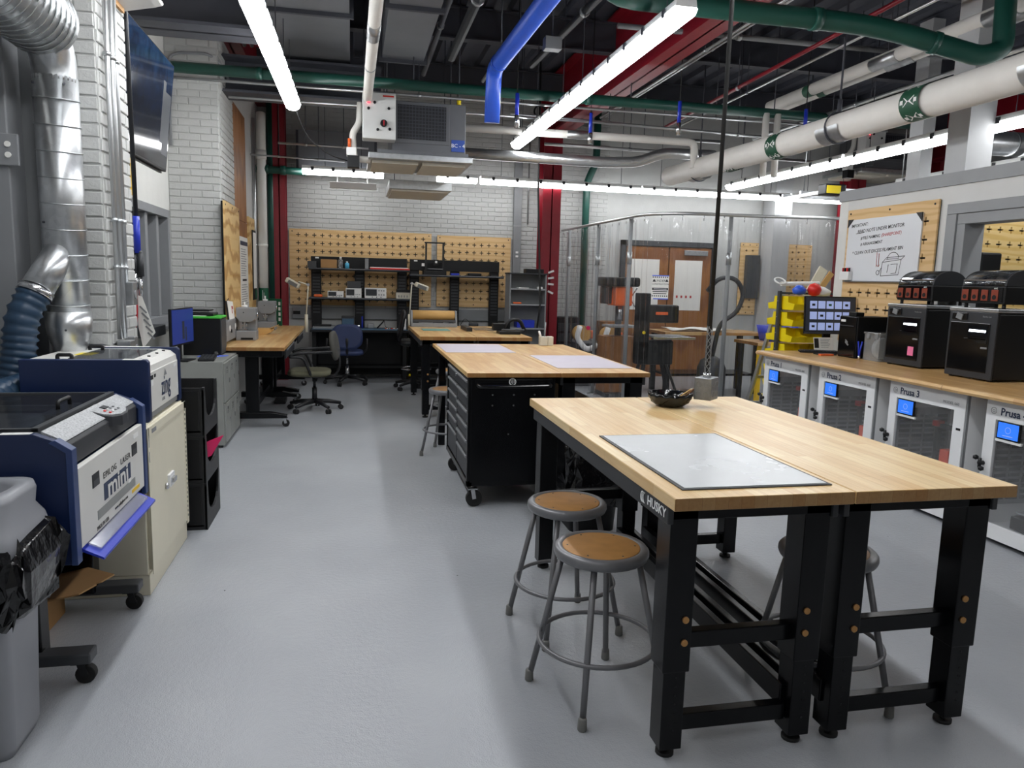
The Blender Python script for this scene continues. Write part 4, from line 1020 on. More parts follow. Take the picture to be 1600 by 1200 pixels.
MB().prism([(-1.36, 7.0), (-1.27, 6.98), (-1.14, 7.05), (-1.11, 7.11), (-1.25, 7.13), (-1.35, 7.09)], 'z', .7455, .75).build('cleaning_cloth', 'blue_cloth', None, label='folded blue cloth on the grey locker by the black computer', cat='cloth')
t = thing('speaker_box', 'dark box behind the thin monitor near the window sill', 'box', (-1.62, 6.6, 1.0)); bx('box', 'charcoal', t, -1.72, -1.55, 6.3, 6.75, .965, 1.05, .005)
# ducts and hoses at the near pier
t = thing('exhaust_duct', 'silver spiral exhaust duct standing against the near brick pier', 'duct', (-1.42, 4.2, 1.2))
DX, DY = -1.425, 4.2
MB().cyl((DX, DY, 1.28), (DX, DY, 2.42), .1, n=32).build('vertical_run', 'spiral_steel', t)
for i in range(9):
    z = 1.32+.125*i
    pts = [(DX+.1015*math.cos(a), DY+.1015*math.sin(a), z+.012*math.cos(a-2)) for a in [2*PI*k/28 for k in range(28)]]
    MB().tube(pts, .0032, 5, closed=True).build('spiral_seam', 'galv', t, fix=False)
el = [(DX, DY, 2.4)]+[(DX, DY-.22+.22*math.cos(a), 2.42+.22*math.sin(a)) for a in [PI/2*k/8 for k in range(9)]]
MB().tube(el, .1, 28).build('elbow', 'spiral_steel', t)
MB().cyl((DX-.02, 4.12, 2.66), (DX-.02, 1.2, 2.7), .165, n=36).build('main_run', 'spiral_steel', t)
m = MB()
for i in range(24): m.torus((DX-.02, 4.08-i*.06, 2.66), .1665, .003, 28, 4, RX(PI/2))
m.build('main_seam', 'galv', t, fix=False)
MB().lathe([(.1, 1.28), (.106, 1.28), (.106, 1.2), (.1, 1.16), (.068, 1.06), (.068, 1.02)], (DX, DY, 0), 28).build('reducer', 'spiral_steel', t)
MB().cyl((DX, DY-.02, 1.6), (-1.5, 4.02, 1.39), .073, n=24).build('branch', 'spiral_steel', t)
MB().torus((DX-.035, DY-.1, 1.485), .0, .0, 3, 3) if False else None
MB().torus((DX, DY, 1.05), .07, .006, 20, 6).build('hose_clamp', 'silver', t)
for z, a in ((2.38, -2.4), (2.38, -.9), (1.72, -2.2), (1.19, -1.4)): MB().cyl((DX+.1*math.cos(a), DY+.1*math.sin(a), z), (DX+.107*math.cos(a), DY+.107*math.sin(a), z), .006, n=6).build('screw', 'dark_steel', t)
def hose(label, pts, r):
    P = rnd(pts, .25, 8); Q = [P[0]]
    for a, b in zip(P[:-1], P[1:]):
        n = max(1, int((b-a).length/.011))
        for i in range(1, n+1): Q.append(a.lerp(b, i/n))
    rs = [r*(1.06 if i % 3 == 0 else .9) for i in range(len(Q))]
    t = thing('flexible_hose', label, 'hose', tuple(P[-1]), 0, 'blue exhaust hoses')
    MB().tube(Q, rs, 18).build('corrugated_hose', 'hose_blue', t)
    d = (Q[1]-Q[0]).normalized(); MB().cyl(Q[0]-d*.005, Q[0]+d*.025, r*1.08, n=20).build('clamp', 'silver', t)
hose('dark blue corrugated hose looping down from the branch of the silver duct', [(-1.5, 4.02, 1.39), (-1.55, 3.96, 1.26), (-1.565, 3.94, 1.05), (-1.62, 3.88, .84), (-1.65, 3.5, .74), (-1.63, 3.2, .72)], .075)
hose('dark blue corrugated hose from the foot of the silver duct to the second laser', [(DX, DY, 1.03), (-1.43, 4.17, .97), (-1.48, 4.0, .95), (-1.545, 3.7, .93), (-1.6, 3.45, .9)], .066)
# posts and outlet at the far left
t = thing('steel_post', 'grey steel post with a double outlet at the far left edge', 'post', (-1.7, 4.2, 0))
bx('post', 'grey_frame', t, -1.759, -1.62, 4.12, 4.3, 0, 4.3, .006); o = bx('outlet_plate', 'grey_frame', t, -1.66, -1.57, 4.1, 4.12, 1.98, 2.13, .004); bx('post', 'grey_trim', t, -1.759, -1.56, 4.3, 4.34, 0, 4.3)
for z in (2.03, 2.08): MB().cyl((-1.615, 4.1, z), (-1.615, 4.095, z), .014, n=10).build('socket', 'paper', o)
# conduits and boxes on the near pier
for i, (y, r, l) in enumerate(((4.42, .013, 'left of three thin conduits on the near brick pier'), (4.5, .016, 'middle of three thin conduits on the near brick pier'), (4.58, .012, 'right of three thin conduits on the near brick pier'))):
    z0 = (1.12, 1.12, 1.42)[i]
    t = thing('wall_conduit', l, 'conduit', (-1.25, y, z0), 0, 'conduits on the near pier')
    MB().cyl((-1.25, y, z0), (-1.25, y, 3.6), r, n=12).build('run', 'conduit', t)
    for z in (1.5, 1.75, 2.6): MB().cyl((-1.25, y, z), (-1.25, y, z+.02), r*1.4, n=12).build('strap', 'galv', t)
for x, y, z, s, l in ((-1.27, 4.47, .98, .07, 'lower grey junction box with a round knockout on the near pier'), (-1.27, 4.6, 1.3, .06, 'upper grey switch box on the near pier'), (-1.27, 4.62, .99, .05, 'small grey box beside the red hose on the near pier')):
    t = thing('electrical_box', l, 'electrical box', (x, y, z)); bx('body', 'galv', t, x, x+s, y-s*.7, y+s*.7, z, z+.13, .004); MB().cyl((x+s, y, z+.06), (x+s+.004, y, z+.06), .025, n=12).build('cover', 'mid_grey', t)
t = thing('white_bracket', 'white plastic arm sticking out at the top of the near brick pier', 'bracket', (-1.27, 4.72, 2.9))
MB().prism([(-1.28, 2.95), (-1.1, 2.99), (-1.055, 3.005), (-1.06, 3.025), (-1.1, 3.04), (-1.28, 3.05)], 'y', 4.55, 4.85).build('arm', 'white', t, .01); bx('clamp', 'cardboard', t, -1.285, -1.255, 4.6, 4.8, 2.93, 2.96)
# compressed-air drop with hose and tag
t = thing('air_hose_drop', 'black air line with a blue sleeve and red hose past the near pier', 'air line', (-1.28, 4.95, .9))
MB().cyl((-1.28, 4.95, 1.8), (-1.3, 4.95, 4.38), .013, n=10).build('line', 'flex_black', t); MB().cyl((-1.28, 4.95, 1.6), (-1.28, 4.95, 1.82), .02, n=12).build('sleeve', 'blue_plastic', t)
m = MB().cyl((-1.3, 4.95, 1.48), (-1.3, 4.95, 1.59), .022, n=12).cyl((-1.265, 4.95, 1.46), (-1.265, 4.95, 1.6), .018, n=12).torus((-1.283, 4.95, 1.59), .02, .016, 14, 8, RX(PI/2)); m.build('fitting', 'charcoal', t)
MB().cyl((-1.3, 4.95, 1.38), (-1.3, 4.95, 1.48), .02, n=12).cyl((-1.27, 4.95, 1.34), (-1.27, 4.95, 1.46), .012, n=10).build('coupling', 'silver', t)
MB().tube(rnd([(-1.3, 4.95, 1.38), (-1.3, 4.94, 1.2), (-1.33, 4.92, 1.05), (-1.36, 4.9, .9)], .1), .011, 8).build('hose', 'hose_red', t)
MB().add([(-1.285, 4.94, 1.345), (-1.26, 4.93, 1.34), (-1.19, 4.92, 1.12), (-1.265, 4.93, 1.02), (-1.29, 4.94, 1.15)], [(0, 1, 2, 3, 4)]).build('paper_tag', 'paper', t, fix=False, solid=.001)
for i in range(5): MB().bar((-1.275+.01*i, 4.925, 1.28-.04*i), (-1.235+.01*i, 4.918, 1.24-.04*i), .002, .01).build('tag_print', 'mid_grey', t, fix=False)
# wall television
t = thing('television', 'large wall television showing a snowy forest, tilted on the left wall', 'television', (-1.45, 5.9, 2.28))
R = RY(.11); C = (-1.43, 5.9, 2.7)
mv(MB().box(-.03, 0, -.73, .73, -.415, .415), C, R).build('housing', 'black', t, .004)
mv(MB().box(.0005, .002, -.72, .72, -.4, .405), C, R).build('screen', 'tv_picture', t)
mv(MB().box(.002, .0024, .52, .7, -.3, .17).box(.002, .0024, .45, .53, -.22, .24), C, R).build('screen_panel', 'screen_dark', t)
mv(MB().box(-.05, -.03, -.72, .72, -.43, -.4), C, R).build('sound_bar', 'black', t)
MB().box(-1.76, -1.46, 5.8, 6.0, 2.62, 2.78).build('wall_mount', 'dark_steel', t, .006)
t = thing('wall_sign', 'yellow notice below the television on the left wall', 'sign', (-1.755, 6.35, 2.1)); bx('panel', 'yellow_sign', t, -1.758, -1.752, 6.1, 6.72, 2.1, 2.42)
for i in range(3): bx('print_line', 'ink_black', t, -1.752, -1.7505, 6.2, 6.66, 2.16+.08*i, 2.185+.08*i)
# ---------------------------------------------------------------- work tables
def bolt(parent, p, ax='y', r=.011):
    d = Vector((0, -.006, 0)) if ax == 'y' else Vector((-.006, 0, 0))
    o = MB().cyl(p, Vector(p)+d, r, n=10).build('bolt', 'brass', parent)
def work_table(label, x0, x1, y0, y1, zt, left_inner, lettering=None, th=.04, wood='butcher_y', group=None, rail_x=None):
    t = thing('work_table', label, 'table', ((x0+x1)/2, (y0+y1)/2, 0), 0, group)
    bx('tabletop', wood, t, x0, x1, y0, y1, zt-th, zt, .003)
    za = zt-th
    for y in (y0+.07, y1-.17):
        for k, x in enumerate((x0+.025, x1-.115)):
            lg = bx('leg', 'black_metal', t, x, x+.09, y, y+.1, .3, za, .004)
            bx('leg_extension', 'black_metal', lg, x+.008, x+.082, y+.008, y+.092, .035, .3, .003)
            MB().cyl((x+.045, y+.05, 0), (x+.045, y+.05, .012), .03, n=14).cyl((x+.045, y+.05, .012), (x+.045, y+.05, .04), .012, n=8).build('levelling_foot', 'rubber', lg)
            if y < y0+.1:
                for z in (.475, .4): bolt(lg, (x+(.065 if k == 0 else .03), y, z))
                for q in range(7): MB().cyl((x+(.05), y+.007, .28-.03*q), (x+.05, y+.009, .28-.03*q), .004, n=6).build('peg_hole', 'near_black', lg, fix=False)
        for z0 in (.36, .08): bx('cross_bar', 'black_metal', t, x0+.11, x1-.11, y+.035, y+.075, z0, z0+.055, .004)
        bx('end_apron', 'black_metal', t, x0+.02, x1-.02, y+.0, y+.05, za-.05, za, .003)
    for x in (x0+.008, x1-.028):
        a = bx('side_apron', 'charcoal', t, x, x+.02, y0+.06, y1-.06, za-.06, za, .003)
    if rail_x: 
        for dx in (0, .06): bx('lower_rail', 'black_metal', t, rail_x+dx, rail_x+dx+.03, y0+.12, y1-.12, .12, .2, .004)
    if lettering:
        text(lettering, .042, 'ink_white', (x0+.0065, y0+.145, za-.03), '-x', t, sx=1.1, bold=.0006)
        m = MB()
        for k in range(3): m.tube([(x0+.0065, y0+.24+.01*k+.012*math.cos(a), za-.03+.017*math.sin(a)) for a in [PI*i/6-PI/2 for i in range(7)]], .0018, 4)
        m.build('logo_mark', 'ink_white', t)
    return t
GT = 'wooden work tables with black legs'
work_table('front wooden work table on the left carrying the grey mat', .91, 1.503, 1.93, 3.75, .885, True, 'HUSKY', group=GT, rail_x=1.38)
work_table('front wooden work table on the right, its top empty', 1.507, 2.10, 1.93, 3.75, .885, False, None, group=GT, rail_x=1.53)
work_table('far wooden work table carrying the kraft paper roll', .69, 1.295, 7.8, 9.6, .885, False, None, group=GT, wood='butcher_dark')
work_table('far wooden work table carrying the clear plastic sheet', 1.3, 1.9, 7.8, 9.6, .885, False, None, group=GT, wood='butcher_dark')
work_table('wooden work table joined to the right of the black drawer cart', 1.335, 1.95, 4.63, 6.75, .905, False, None, th=.03, group=GT, wood='butcher_dark')
# drawer cart
t = thing('tool_cart', 'black rolling drawer cart with a wooden top and push handle', 'tool cart', (1.0, 5.2, 0))
bx('worktop', 'butcher_dark', t, .71, 1.333, 4.63, 6.75, .875, .905, .003)
m = MB().box(.755, 1.3, 4.66, 5.74, .15, .875).box(.722, .755, 4.66, 5.74, .15, .19).box(.722, .755, 4.66, 4.7, .15, .875).box(.722, .755, 5.7, 5.74, .15, .875).box(.722, .755, 4.7, 5.7, .855, .875)
m.build('carcass', 'black_metal', t, .004)
bx('end_panel', 'black_metal', t, .74, 1.28, 4.652, 4.66, .18, .86, .003)
def drawer(y0, y1, z0, z1):
    d = bx('drawer', 'charcoal', t, .728, .755, y0, y1, z0, z1, .003); bx('drawer_pull', 'mid_grey', d, .718, .73, y0+.01, y1-.01, z1-.022, z1-.006, .003)
drawer(4.71, 5.69, .765, .85)
for z0, z1 in ((.66, .755), (.56, .65), (.46, .55)): drawer(4.71, 5.19, z0, z1)
drawer(4.71, 5.19, .36, .45); drawer(4.71, 5.19, .2, .35)
for z0, z1 in ((.67, .755), (.58, .665), (.49, .575), (.4, .485), (.2, .39)): drawer(5.21, 5.69, z0, z1)
MB().cyl((.72, 5.2, .82), (.714, 5.2, .82), .01, n=10).build('lock', 'silver', t)
MB().tube(rnd([(.78, 4.655, .835), (.78, 4.6, .82), (1.26, 4.6, .82), (1.26, 4.655, .835)], .03), .013, 10).build('push_handle', 'black_gloss', t)
m = MB()
for x in (.78, 1.26): m.cb((x, 4.648, .835), (.035, .01, .06))
split(m, 'handle_bracket', 'black_metal', t, .002)
lg = MB().cyl((1.01, 4.651, .845), (1.01, 4.647, .845), .024, n=20).build('badge', 'ink_white', t); MB().cyl((1.01, 4.647, .845), (1.01, 4.6455, .845), .018, n=18).build('badge_face', 'ink_black', lg); split(MB().box(.999, 1.002, 4.6445, 4.6455, .836, .856).box(1.0085, 1.0115, 4.6445, 4.6455, .832, .861).box(1.018, 1.021, 4.6445, 4.6455, .836, .856), 'badge_bar', 'ink_white', lg)
for x, z in ((.88, .76), (1.02, .76), (1.16, .76), (.88, .69), (1.02, .69), (.99, .5)): MB().cyl((x, 4.651, z), (x, 4.647, z), .006, n=8).build('rivet', 'silver', t)
for x in (.77, 1.25):
    for y in (4.72, 5.66): castor(t, x, y, .055, .035)
for y in (6.55,):
    for x in (.75, 1.25): bx('leg', 'black_metal', t, x, x+.06, y, y+.06, 0, .875, .004)
bx('rear_apron', 'black_metal', t, .74, 1.31, 5.76, 6.6, .83, .875, .003)
t = thing('trash_bag_bin', 'black bin lined with a shiny black plastic bag under the tables', 'trash bin', (1.42, 4.25, 0))
loft(MB(), [ring(1.28, 1.56, 4.12, 4.38, .05, 0), ring(1.25, 1.6, 4.08, 4.42, .06, .62)]).build('body', 'near_black', t)
def bag2(z, g, sd):
    random.seed(sd); return [(x+random.uniform(-.016, .016), y+random.uniform(-.016, .016), z+random.uniform(-.02, .02)) for x, y in rrect(1.25-g, 1.6+g, 4.08-g, 4.42+g, .08, 8)]
loft(MB(), [bag2(.18+.06*i, .0+.03*math.sin(i*.45), 20+i) for i in range(9)], (False, False), False).build('liner', 'bag', t); random.seed(7)
bx('lower_cabinet', 'near_black', None, 1.36, 1.62, 4.8, 5.6, .1, .8, .005, label='dark box under the table right of the drawer cart', cat='cabinet')
bpy.data.objects['lower_cabinet'].location.z = 0
# mats and small things on the tables
def mat_on(label, x0, x1, y0, y1, z, mt, edge=True):
    t = thing('table_mat', label, 'mat', ((x0+x1)/2, (y0+y1)/2, z), 0, 'flat mats on the tables')
    if edge:
        bx('edge', 'mat_edge', t, x0, x1, y0, y1, z+.0003, z+.004, .001); bx('surface', mt, t, x0+.012, x1-.012, y0+.012, y1-.012, z+.004, z+.0055)
    else: bx('surface', mt, t, x0, x1, y0, y1, z+.0003, z+.003, .001)
    return t
mat_on('grey mat with dark edging on the front left work table', .967, 1.475, 2.005, 2.785, .885, 'mat_grey')
mat_on('pale violet mat on the far left corner of the drawer cart', .735, 1.31, 5.93, 6.68, .905, 'mat_violet', False)
mat_on('pale violet mat on the near right corner beside the drawer cart', 1.375, 1.92, 4.88, 5.72, .905, 'mat_violet', False)
t = thing('bowl', 'black fluted bowl with pencils on the front work tables', 'bowl', (1.575, 3.47, .885))
m = MB(); n = 48; prof = [(.045, 0), (.07, .006), (.092, .022), (.106, .045), (.112, .068), (.107, .068), (.1, .045), (.085, .025), (.06, .012), (.02, .01)]
rings = []
for k, (r, z) in enumerate(prof):
    rings.append([(1.575+r*(1+.05*math.cos(14*(a+z*9)))*math.cos(a), 3.47+r*(1+.05*math.cos(14*(a+z*9)))*math.sin(a), .8855+z) for a in [2*PI*i/84 for i in range(84)]])
loft(m, rings).build('bowl_body', 'black_gloss', t)
for i, (a, mt, l) in enumerate(((.5, 'kraft', 'wooden pencil leaning in the black bowl, left one'), (.62, 'wood_brown', 'wooden pencil leaning in the black bowl, right one'))):
    t = thing('pencil', l, 'pencil', (1.6, 3.45, .9), 0, 'pencils in the bowl')
    p0 = Vector((1.58+.03*i, 3.46, .905)); p1 = Vector((1.665+.02*i, 3.43, .975+.004*i)); MB().cyl(p0, p1, .0045, n=6).build('shaft', mt, t); d = (p1-p0).normalized(); MB().cyl(p1, p1+d*.012, .0045, .001, n=6).build('tip', 'cream', t)
t = thing('scoop', 'small silver spoon handle in the black bowl', 'spoon', (1.55, 3.48, .9)); MB().tube([(1.53, 3.49, .9), (1.55, 3.47, .94), (1.56, 3.46, .965)], .006, 6).build('handle', 'silver', t); MB().lathe([(.001, 0), (.018, .006), (.022, .014)], (1.53, 3.49, .897), 10).build('spoon_cup', 'silver', t)
t = thing('hanging_outlet_box', 'steel electrical outlet box hanging on a black cord over the tables', 'outlet box', (1.745, 3.42, .925))
R = RZ(.75)
b = mv(MB().box(-.052, .052, -.045, .045, 0, .112), (1.745, 3.42, .928), R).build('box', 'box_steel', t, .004)
for (u, v) in ((-.02, .03), (.02, .03), (-.02, .08), (.02, .08)):
    for ax in (0, 1):
        c = Vector((u, -.046, v)) if ax == 0 else Vector((-.053, u, v)); q = Vector((u, -.045, v)) if ax == 0 else Vector((-.052, u, v))
        mm = MB().torus(c, .013, .0015, 14, 4, RX(PI/2) if ax == 0 else RY(PI/2)); mv(mm, (1.745, 3.42, .928), R).build('knockout', 'mid_grey', b)
MB().cyl((1.745, 3.42, 1.28), (1.76, 3.42, 4.38), .0105, n=10).build('cord', 'rubber', t)
MB().cyl((1.745, 3.42, 1.04), (1.745, 3.42, 1.3), .007, n=8).build('cable', 'rubber', t)
m = MB()
for s in (0, PI/2, PI, 1.5*PI):
    for dr in (1, -1): m.tube([(1.745+.014*math.cos(s+dr*i*.5), 3.42+.014*math.sin(s+dr*i*.5), 1.045+.25*i/24) for i in range(25)], .0016, 4)
m.build('mesh_grip', 'mid_grey', t)
MB().cyl((1.745, 3.42, 1.035), (1.745, 3.42, 1.06), .02, n=12).build('cord_grip', 'silver', t)
# ---------------------------------------------------------------- stools
def make_stool():
    t = thing('metal_stool', 'x', 'stool'); h = .565
    MB().lathe([(.12, h-.04), (.155, h-.042), (.166, h-.036), (.171, h-.024), (.17, h-.01), (.162, h-.001), (.15, h), (.142, h-.002), (.138, h-.006)], n=40).build('seat_pan', 'stool_grey', t)
    s = MB().lathe([(.139, h-.012), (.139, h-.003), (.136, h-.0015), (.001, h-.0015)], n=40).build('seat_board', 'hardboard', t)
    for k in range(6): MB().cyl((.122*math.cos(k*PI/3+.3), .122*math.sin(k*PI/3+.3), h-.002), (.122*math.cos(k*PI/3+.3), .122*math.sin(k*PI/3+.3), h-.0005), .004, n=6).build('rivet', 'dark_grey', s, fix=False)
    for k in range(4):
        c, sn = math.cos(k*PI/2), math.sin(k*PI/2)
        lg = MB().tube([(.135*c, .135*sn, h-.035), (.25*c, .25*sn, .02)], .0115, 10).build('leg', 'stool_grey', t)
        MB().lathe([(.015, 0), (.017, .004), (.015, .04), (.012, .045)], (.251*c, .251*sn, 0), 12).build('foot_cap', 'mica', lg)
    MB().torus((0, 0, .21), .213, .009, 40, 8).build('foot_ring', 'stool_grey', t)
    return t
st = make_stool(); GS = 'grey metal stools with brown board seats'
place(st, (.87, 2.43, 0), math.radians(-28), 'grey metal stool nearest the camera, brown board seat', GS, True)
place(st, (.9, 2.97, 0), math.radians(-32), 'grey metal stool behind the nearest one, left of the front table', GS)
place(st, (1.69, 2.29, 0), math.radians(41), 'grey metal stool under the front right table', GS)
place(st, (.8, 6.25, 0), math.radians(20), 'grey metal stool half hidden behind the drawer cart', GS)
place(st, (1.0, 7.55, 0), math.radians(10), 'grey metal stool between the drawer cart and the far table', GS)
# ---------------------------------------------------------------- left bench and wall things
def bench(label, y0, y1):
    t = thing('rolling_bench', label, 'bench', (-.95, (y0+y1)/2, 0), 0, 'wood-top benches along the left wall')
    bx('benchtop', 'butcher_dark', t, -1.262, -.645, y0, y1, .765, .8, .003); bx('apron', 'black_metal', t, -1.22, -.67, y0+.04, y1-.04, .7, .765, .004)
    d = bx('drawer', 'charcoal', t, -.67, -.652, y0+.3, y1-.3, .66, .76, .003); bx('drawer_handle', 'mid_grey', d, -.652, -.645, y0+.4, y1-.4, .735, .75, .002)
    for y in (y0+.15, y1-.2):
        bx('leg', 'black_metal', t, -1.02, -.9, y-.04, y+.04, .15, .7, .005); bx('leg_sleeve', 'black', t, -1.01, -.91, y-.03, y+.03, .4, .7)
        f = MB().prism([(-1.25, .09), (-.64, .09), (-.64, .12), (-.8, .15), (-1.25, .15)], 'y', y-.04, y+.04).build('foot', 'black_metal', t, .004)
        for x in (-.665, -1.2): castor(t, x, y, .036, .026)
    bx('stretcher', 'black_metal', t, -1.0, -.93, y0+.15, y1-.2, .17, .25, .004)
    return t
bench('near wood-top bench on castors along the left wall', 7.37, 9.05); bench('far wood-top bench in the back left corner', 9.06, 10.55)
t = thing('wall_raceway', 'grey steel outlet raceway on the left bench back', 'raceway', (-1.25, 9, .85))
bx('channel', 'mid_grey', t, -1.262, -1.19, 7.55, 10.6, .83, 1.03, .006)
for y in (7.75, 8.1, 9.0, 9.9):
    o = MB().cyl((-1.19, y, .95), (-1.186, y, .95), .03, n=16).build('socket', 'white', t); MB().cyl((-1.187, y+.07, .92), (-1.18, y+.07, .92), .018, n=12).build('plug', 'black', t)
def arbor_press(label, x, y, z, s=1.0):
    t = thing('bench_press', label, 'bench machine', (x, y, z), 0, 'small grey bench machines')
    bx('base', 'mid_grey', t, x-.1*s, x+.1*s, y-.11*s, y+.11*s, z, z+.1*s, .008); bx('base_slot', 'near_black', t, x-.05*s, x+.07*s, y-.112*s, y-.11*s, z+.01*s, z+.03*s)
    bx('column', 'mid_grey', t, x+.0*s, x+.095*s, y-.02*s, y+.1*s, z+.1*s, z+.22*s, .006)
    MB().prism([(x-.095*s, z+.24*s), (x-.06*s, z+.19*s), (x+.05*s, z+.19*s), (x+.1*s, z+.22*s), (x+.1*s, z+.34*s), (x-.095*s, z+.34*s)], 'y', y-.1*s, y+.1*s).build('head', 'mid_grey', t, .008)
    for dx in (-.035, .0): MB().cyl((x+dx*s, y-.05*s, z+.12*s), (x+dx*s, y-.05*s, z+.2*s), .008*s, n=8).build('spindle', 'silver', t)
    MB().cyl((x-.02*s, y, z+.34*s), (x-.02*s, y, z+.36*s), .03*s, n=14).cyl((x-.02*s, y, z+.36*s), (x-.02*s, y, z+.4*s), .008*s, n=8).build('thread_knob', 'white', t)
    MB().cyl((x+.1*s, y-.02*s, z+.27*s), (x+.115*s, y-.02*s, z+.27*s), .02*s, n=12).build('side_knob', 'silver', t); MB().cyl((x-.02*s, y-.1*s, z+.29*s), (x-.02*s, y-.104*s, z+.29*s), .006, n=8).build('screw', 'ink_black', t)
arbor_press('grey bench machine nearest on the left bench', -1.09, 8.22, .8); arbor_press('grey bench machine farther along the left bench', -1.05, 9.75, .8, 1.05)
t = thing('parts_box', 'open kraft cardboard tray between the two grey bench machines', 'box', (-1.03, 9.0, .8))
MB().prism([(-1.14, .8), (-.98, .8), (-.92, .83), (-.9, .865), (-1.14, .865)], 'y', 8.9, 9.15).build('tray', 'kraft', t, .003); MB().cb((-.9, 9.02, .885), (.1, .22, .005), RY(-.4)).build('flap', 'kraft', t)
t = thing('desk_calendar', 'white card with a red picture hung on the near side pegboard', 'card', (-1.2, 7.95, .95))
for nm, x, mt, y0, y1 in (('back_board', -1.235, 'near_black', 7.8, 7.98), ('card', -1.225, 'paper', 7.84, 8.12)): MB().add([(x, y0, 1.22), (x+.01, y1, 1.2), (x+.03, y1+.03, .98), (x+.02, y0+.03, .99)], [(0, 1, 2, 3)]).build(nm, mt, t, fix=False, solid=.003)
MB().add([(-1.213, 8.02, 1.16), (-1.21, 8.1, 1.155), (-1.205, 8.1, 1.08), (-1.206, 8.02, 1.085)], [(0, 1, 2, 3)]).build('picture', 'ink_red', t, fix=False, solid=.001)
MB().tube([(-1.23, 7.86, 1.21), (-1.215, 7.87, 1.24), (-1.23, 7.88, 1.21)], .004, 6).build('clip', 'black', t)
# pegboards on the left side wall
pegthing('narrow plywood pegboard on the side of the far brick pier', 'x', 7.9, 8.85, .86, 2.2, -1.27, 1, 'ply_side', .09, .13, .02, .014, gap=.02)
t = thing('plywood_board', 'narrow plywood board with a dark framed sheet near the back left corner', 'board', (-1.27, 10.37, .86))
bx('board', 'ply_side', t, -1.299, -1.275, 9.98, 10.72, .9, 2.2, .002)
f = bx('frame', 'near_black', t, -1.275, -1.262, 10.22, 10.66, 1.15, 2.05, .002); bx('sheet', 'paper', t, -1.262, -1.259, 10.25, 10.63, 1.3, 2.02); bx('lower_panel', 'green_dark', t, -1.262, -1.2585, 10.4, 10.63, 1.17, 1.28)
t = thing('wall_poster', 'long printed paper notice hanging on the brown wood panel', 'poster', (-1.28, 9.52, 1.1))
bx('sheet', 'paper', t, -1.282, -1.278, 9.2, 9.85, 1.05, 1.92); bx('header_bar', 'ink_navy', t, -1.278, -1.2772, 9.22, 9.83, 1.82, 1.87)
for i in range(24):
    z = 1.77-.028*i
    if 1.36 < z < 1.46: continue
    bx('print_line', 'mid_grey', t, -1.278, -1.2774, 9.26, 9.6+random.uniform(.0, .2), z, z+.009)
bx('print_title', 'ink_black', t, -1.278, -1.2774, 9.35, 9.7, 1.4, 1.425)
pipe('wall_pipe', 'white vertical pipe with green label band, left corner', 'pvc', [(-1.19, 10.68, .85), (-1.19, 10.68, 3.4), (-1.19, 10.72, 3.6)], .062, rings=[((-1.19, 10.68, 1.85), (-1.19, 10.68, 1.89)), ((-1.19, 10.68, 3.0), (-1.19, 10.68, 3.12))], ringmat='pvc')
t = bpy.data.objects['wall_pipe']; MB().cyl((-1.19, 10.68, 1.05), (-1.19, 10.68, 1.3), .064, n=16, cap=False).build('green_label', 'green_dark', t)
split(MB().box(-1.2, -1.193, 10.612, 10.614, 1.08, 1.27).box(-1.183, -1.178, 10.612, 10.614, 1.1, 1.24), 'label_print', 'ink_white', t)
pipe('wall_pipe', 'thin grey vertical pipe left of the white corner pipe', 'conduit', [(-1.27, 10.55, .85), (-1.27, 10.55, 3.5)], .022, rings=[((-1.27, 10.55, 1.85), (-1.27, 10.55, 1.88))], ringmat='galv')
t = thing('green_box', 'green lettered sign leaning in the back left corner', 'sign', (-1.04, 10.5, .8)); MB().cb((-1.02, 10.47, .985), (.2, .012, .36), RZ(-.5)).build('panel', 'green_dark', t, .004)
text('RA', .1, 'ink_white', (-1.06, 10.475, 1.06), '-y', t, roll=-PI/2, bold=.002)
for k in range(4): MB().cb((-.965, 10.425, 1.1-.07*k), (.03, .003, .045), RZ(-.5)).build('small_print', 'ink_white', t, fix=False)
# ---------------------------------------------------------------- chairs
def swivel_base(t, x, y, r, hub_z, mat='black_plastic', n=5, a0=.3, lift='black'):
    MB().cyl((x, y, .09), (x, y, .26), .028, n=14).cyl((x, y, .26), (x, y, hub_z), .016, n=12).build('gas_lift', lift, t)
    for k in range(n):
        a = a0+2*PI*k/n; c, s = math.cos(a), math.sin(a)
        lg = MB().tube([(x+.02*c, y+.02*s, .105), (x+r*.5*c, y+r*.5*s, .1), (x+r*c, y+r*s, .072)], [.028, .024, .017], 8).build('base_arm', mat, t)
        for q in (-.014, .014): MB().cyl((x+r*c-s*(q-.009), y+r*s+c*(q-.009), .027), (x+r*c-s*(q+.009), y+r*s+c*(q+.009), .027), .027, n=14).build('castor', 'rubber', lg)
def pad(w, d, h, c, R, bulge=.02, n=10, r=.06):
    """cushion: rounded slab"""
    m = MB(); rings = []
    for z, g in ((-h/2, -.03), (-h/2+h*.2, -.006), (0, 0), (h/2-h*.2, -.006), (h/2, -.03)):
        rings.append([Vector((x, y, z+(bulge*(1-(2*x/w)**2)*(1-(2*y/d)**2) if z > 0 else 0))) for x, y in rrect(-w/2-g*-1 if False else -w/2-g, w/2+g, -d/2-g, d/2+g, r, n)])
    loft(m, rings)
    return mv(m, c, R)
t = thing('office_chair', 'olive grey swivel chair with loop arms at the left bench', 'chair', (-.42, 8.42, 0), 0)
swivel_base(t, -.42, 8.42, .29, .4, a0=.25)
pad(.46, .46, .06, (-.47, 8.42, .43), RZ(0), .015, r=.12).build('seat', 'olive', t)
pad(.32, .4, .05, (-.2, 8.38, .73), RZ(-.12) @ RY(1.42), .01, r=.12).build('backrest', 'chair_grey', t)
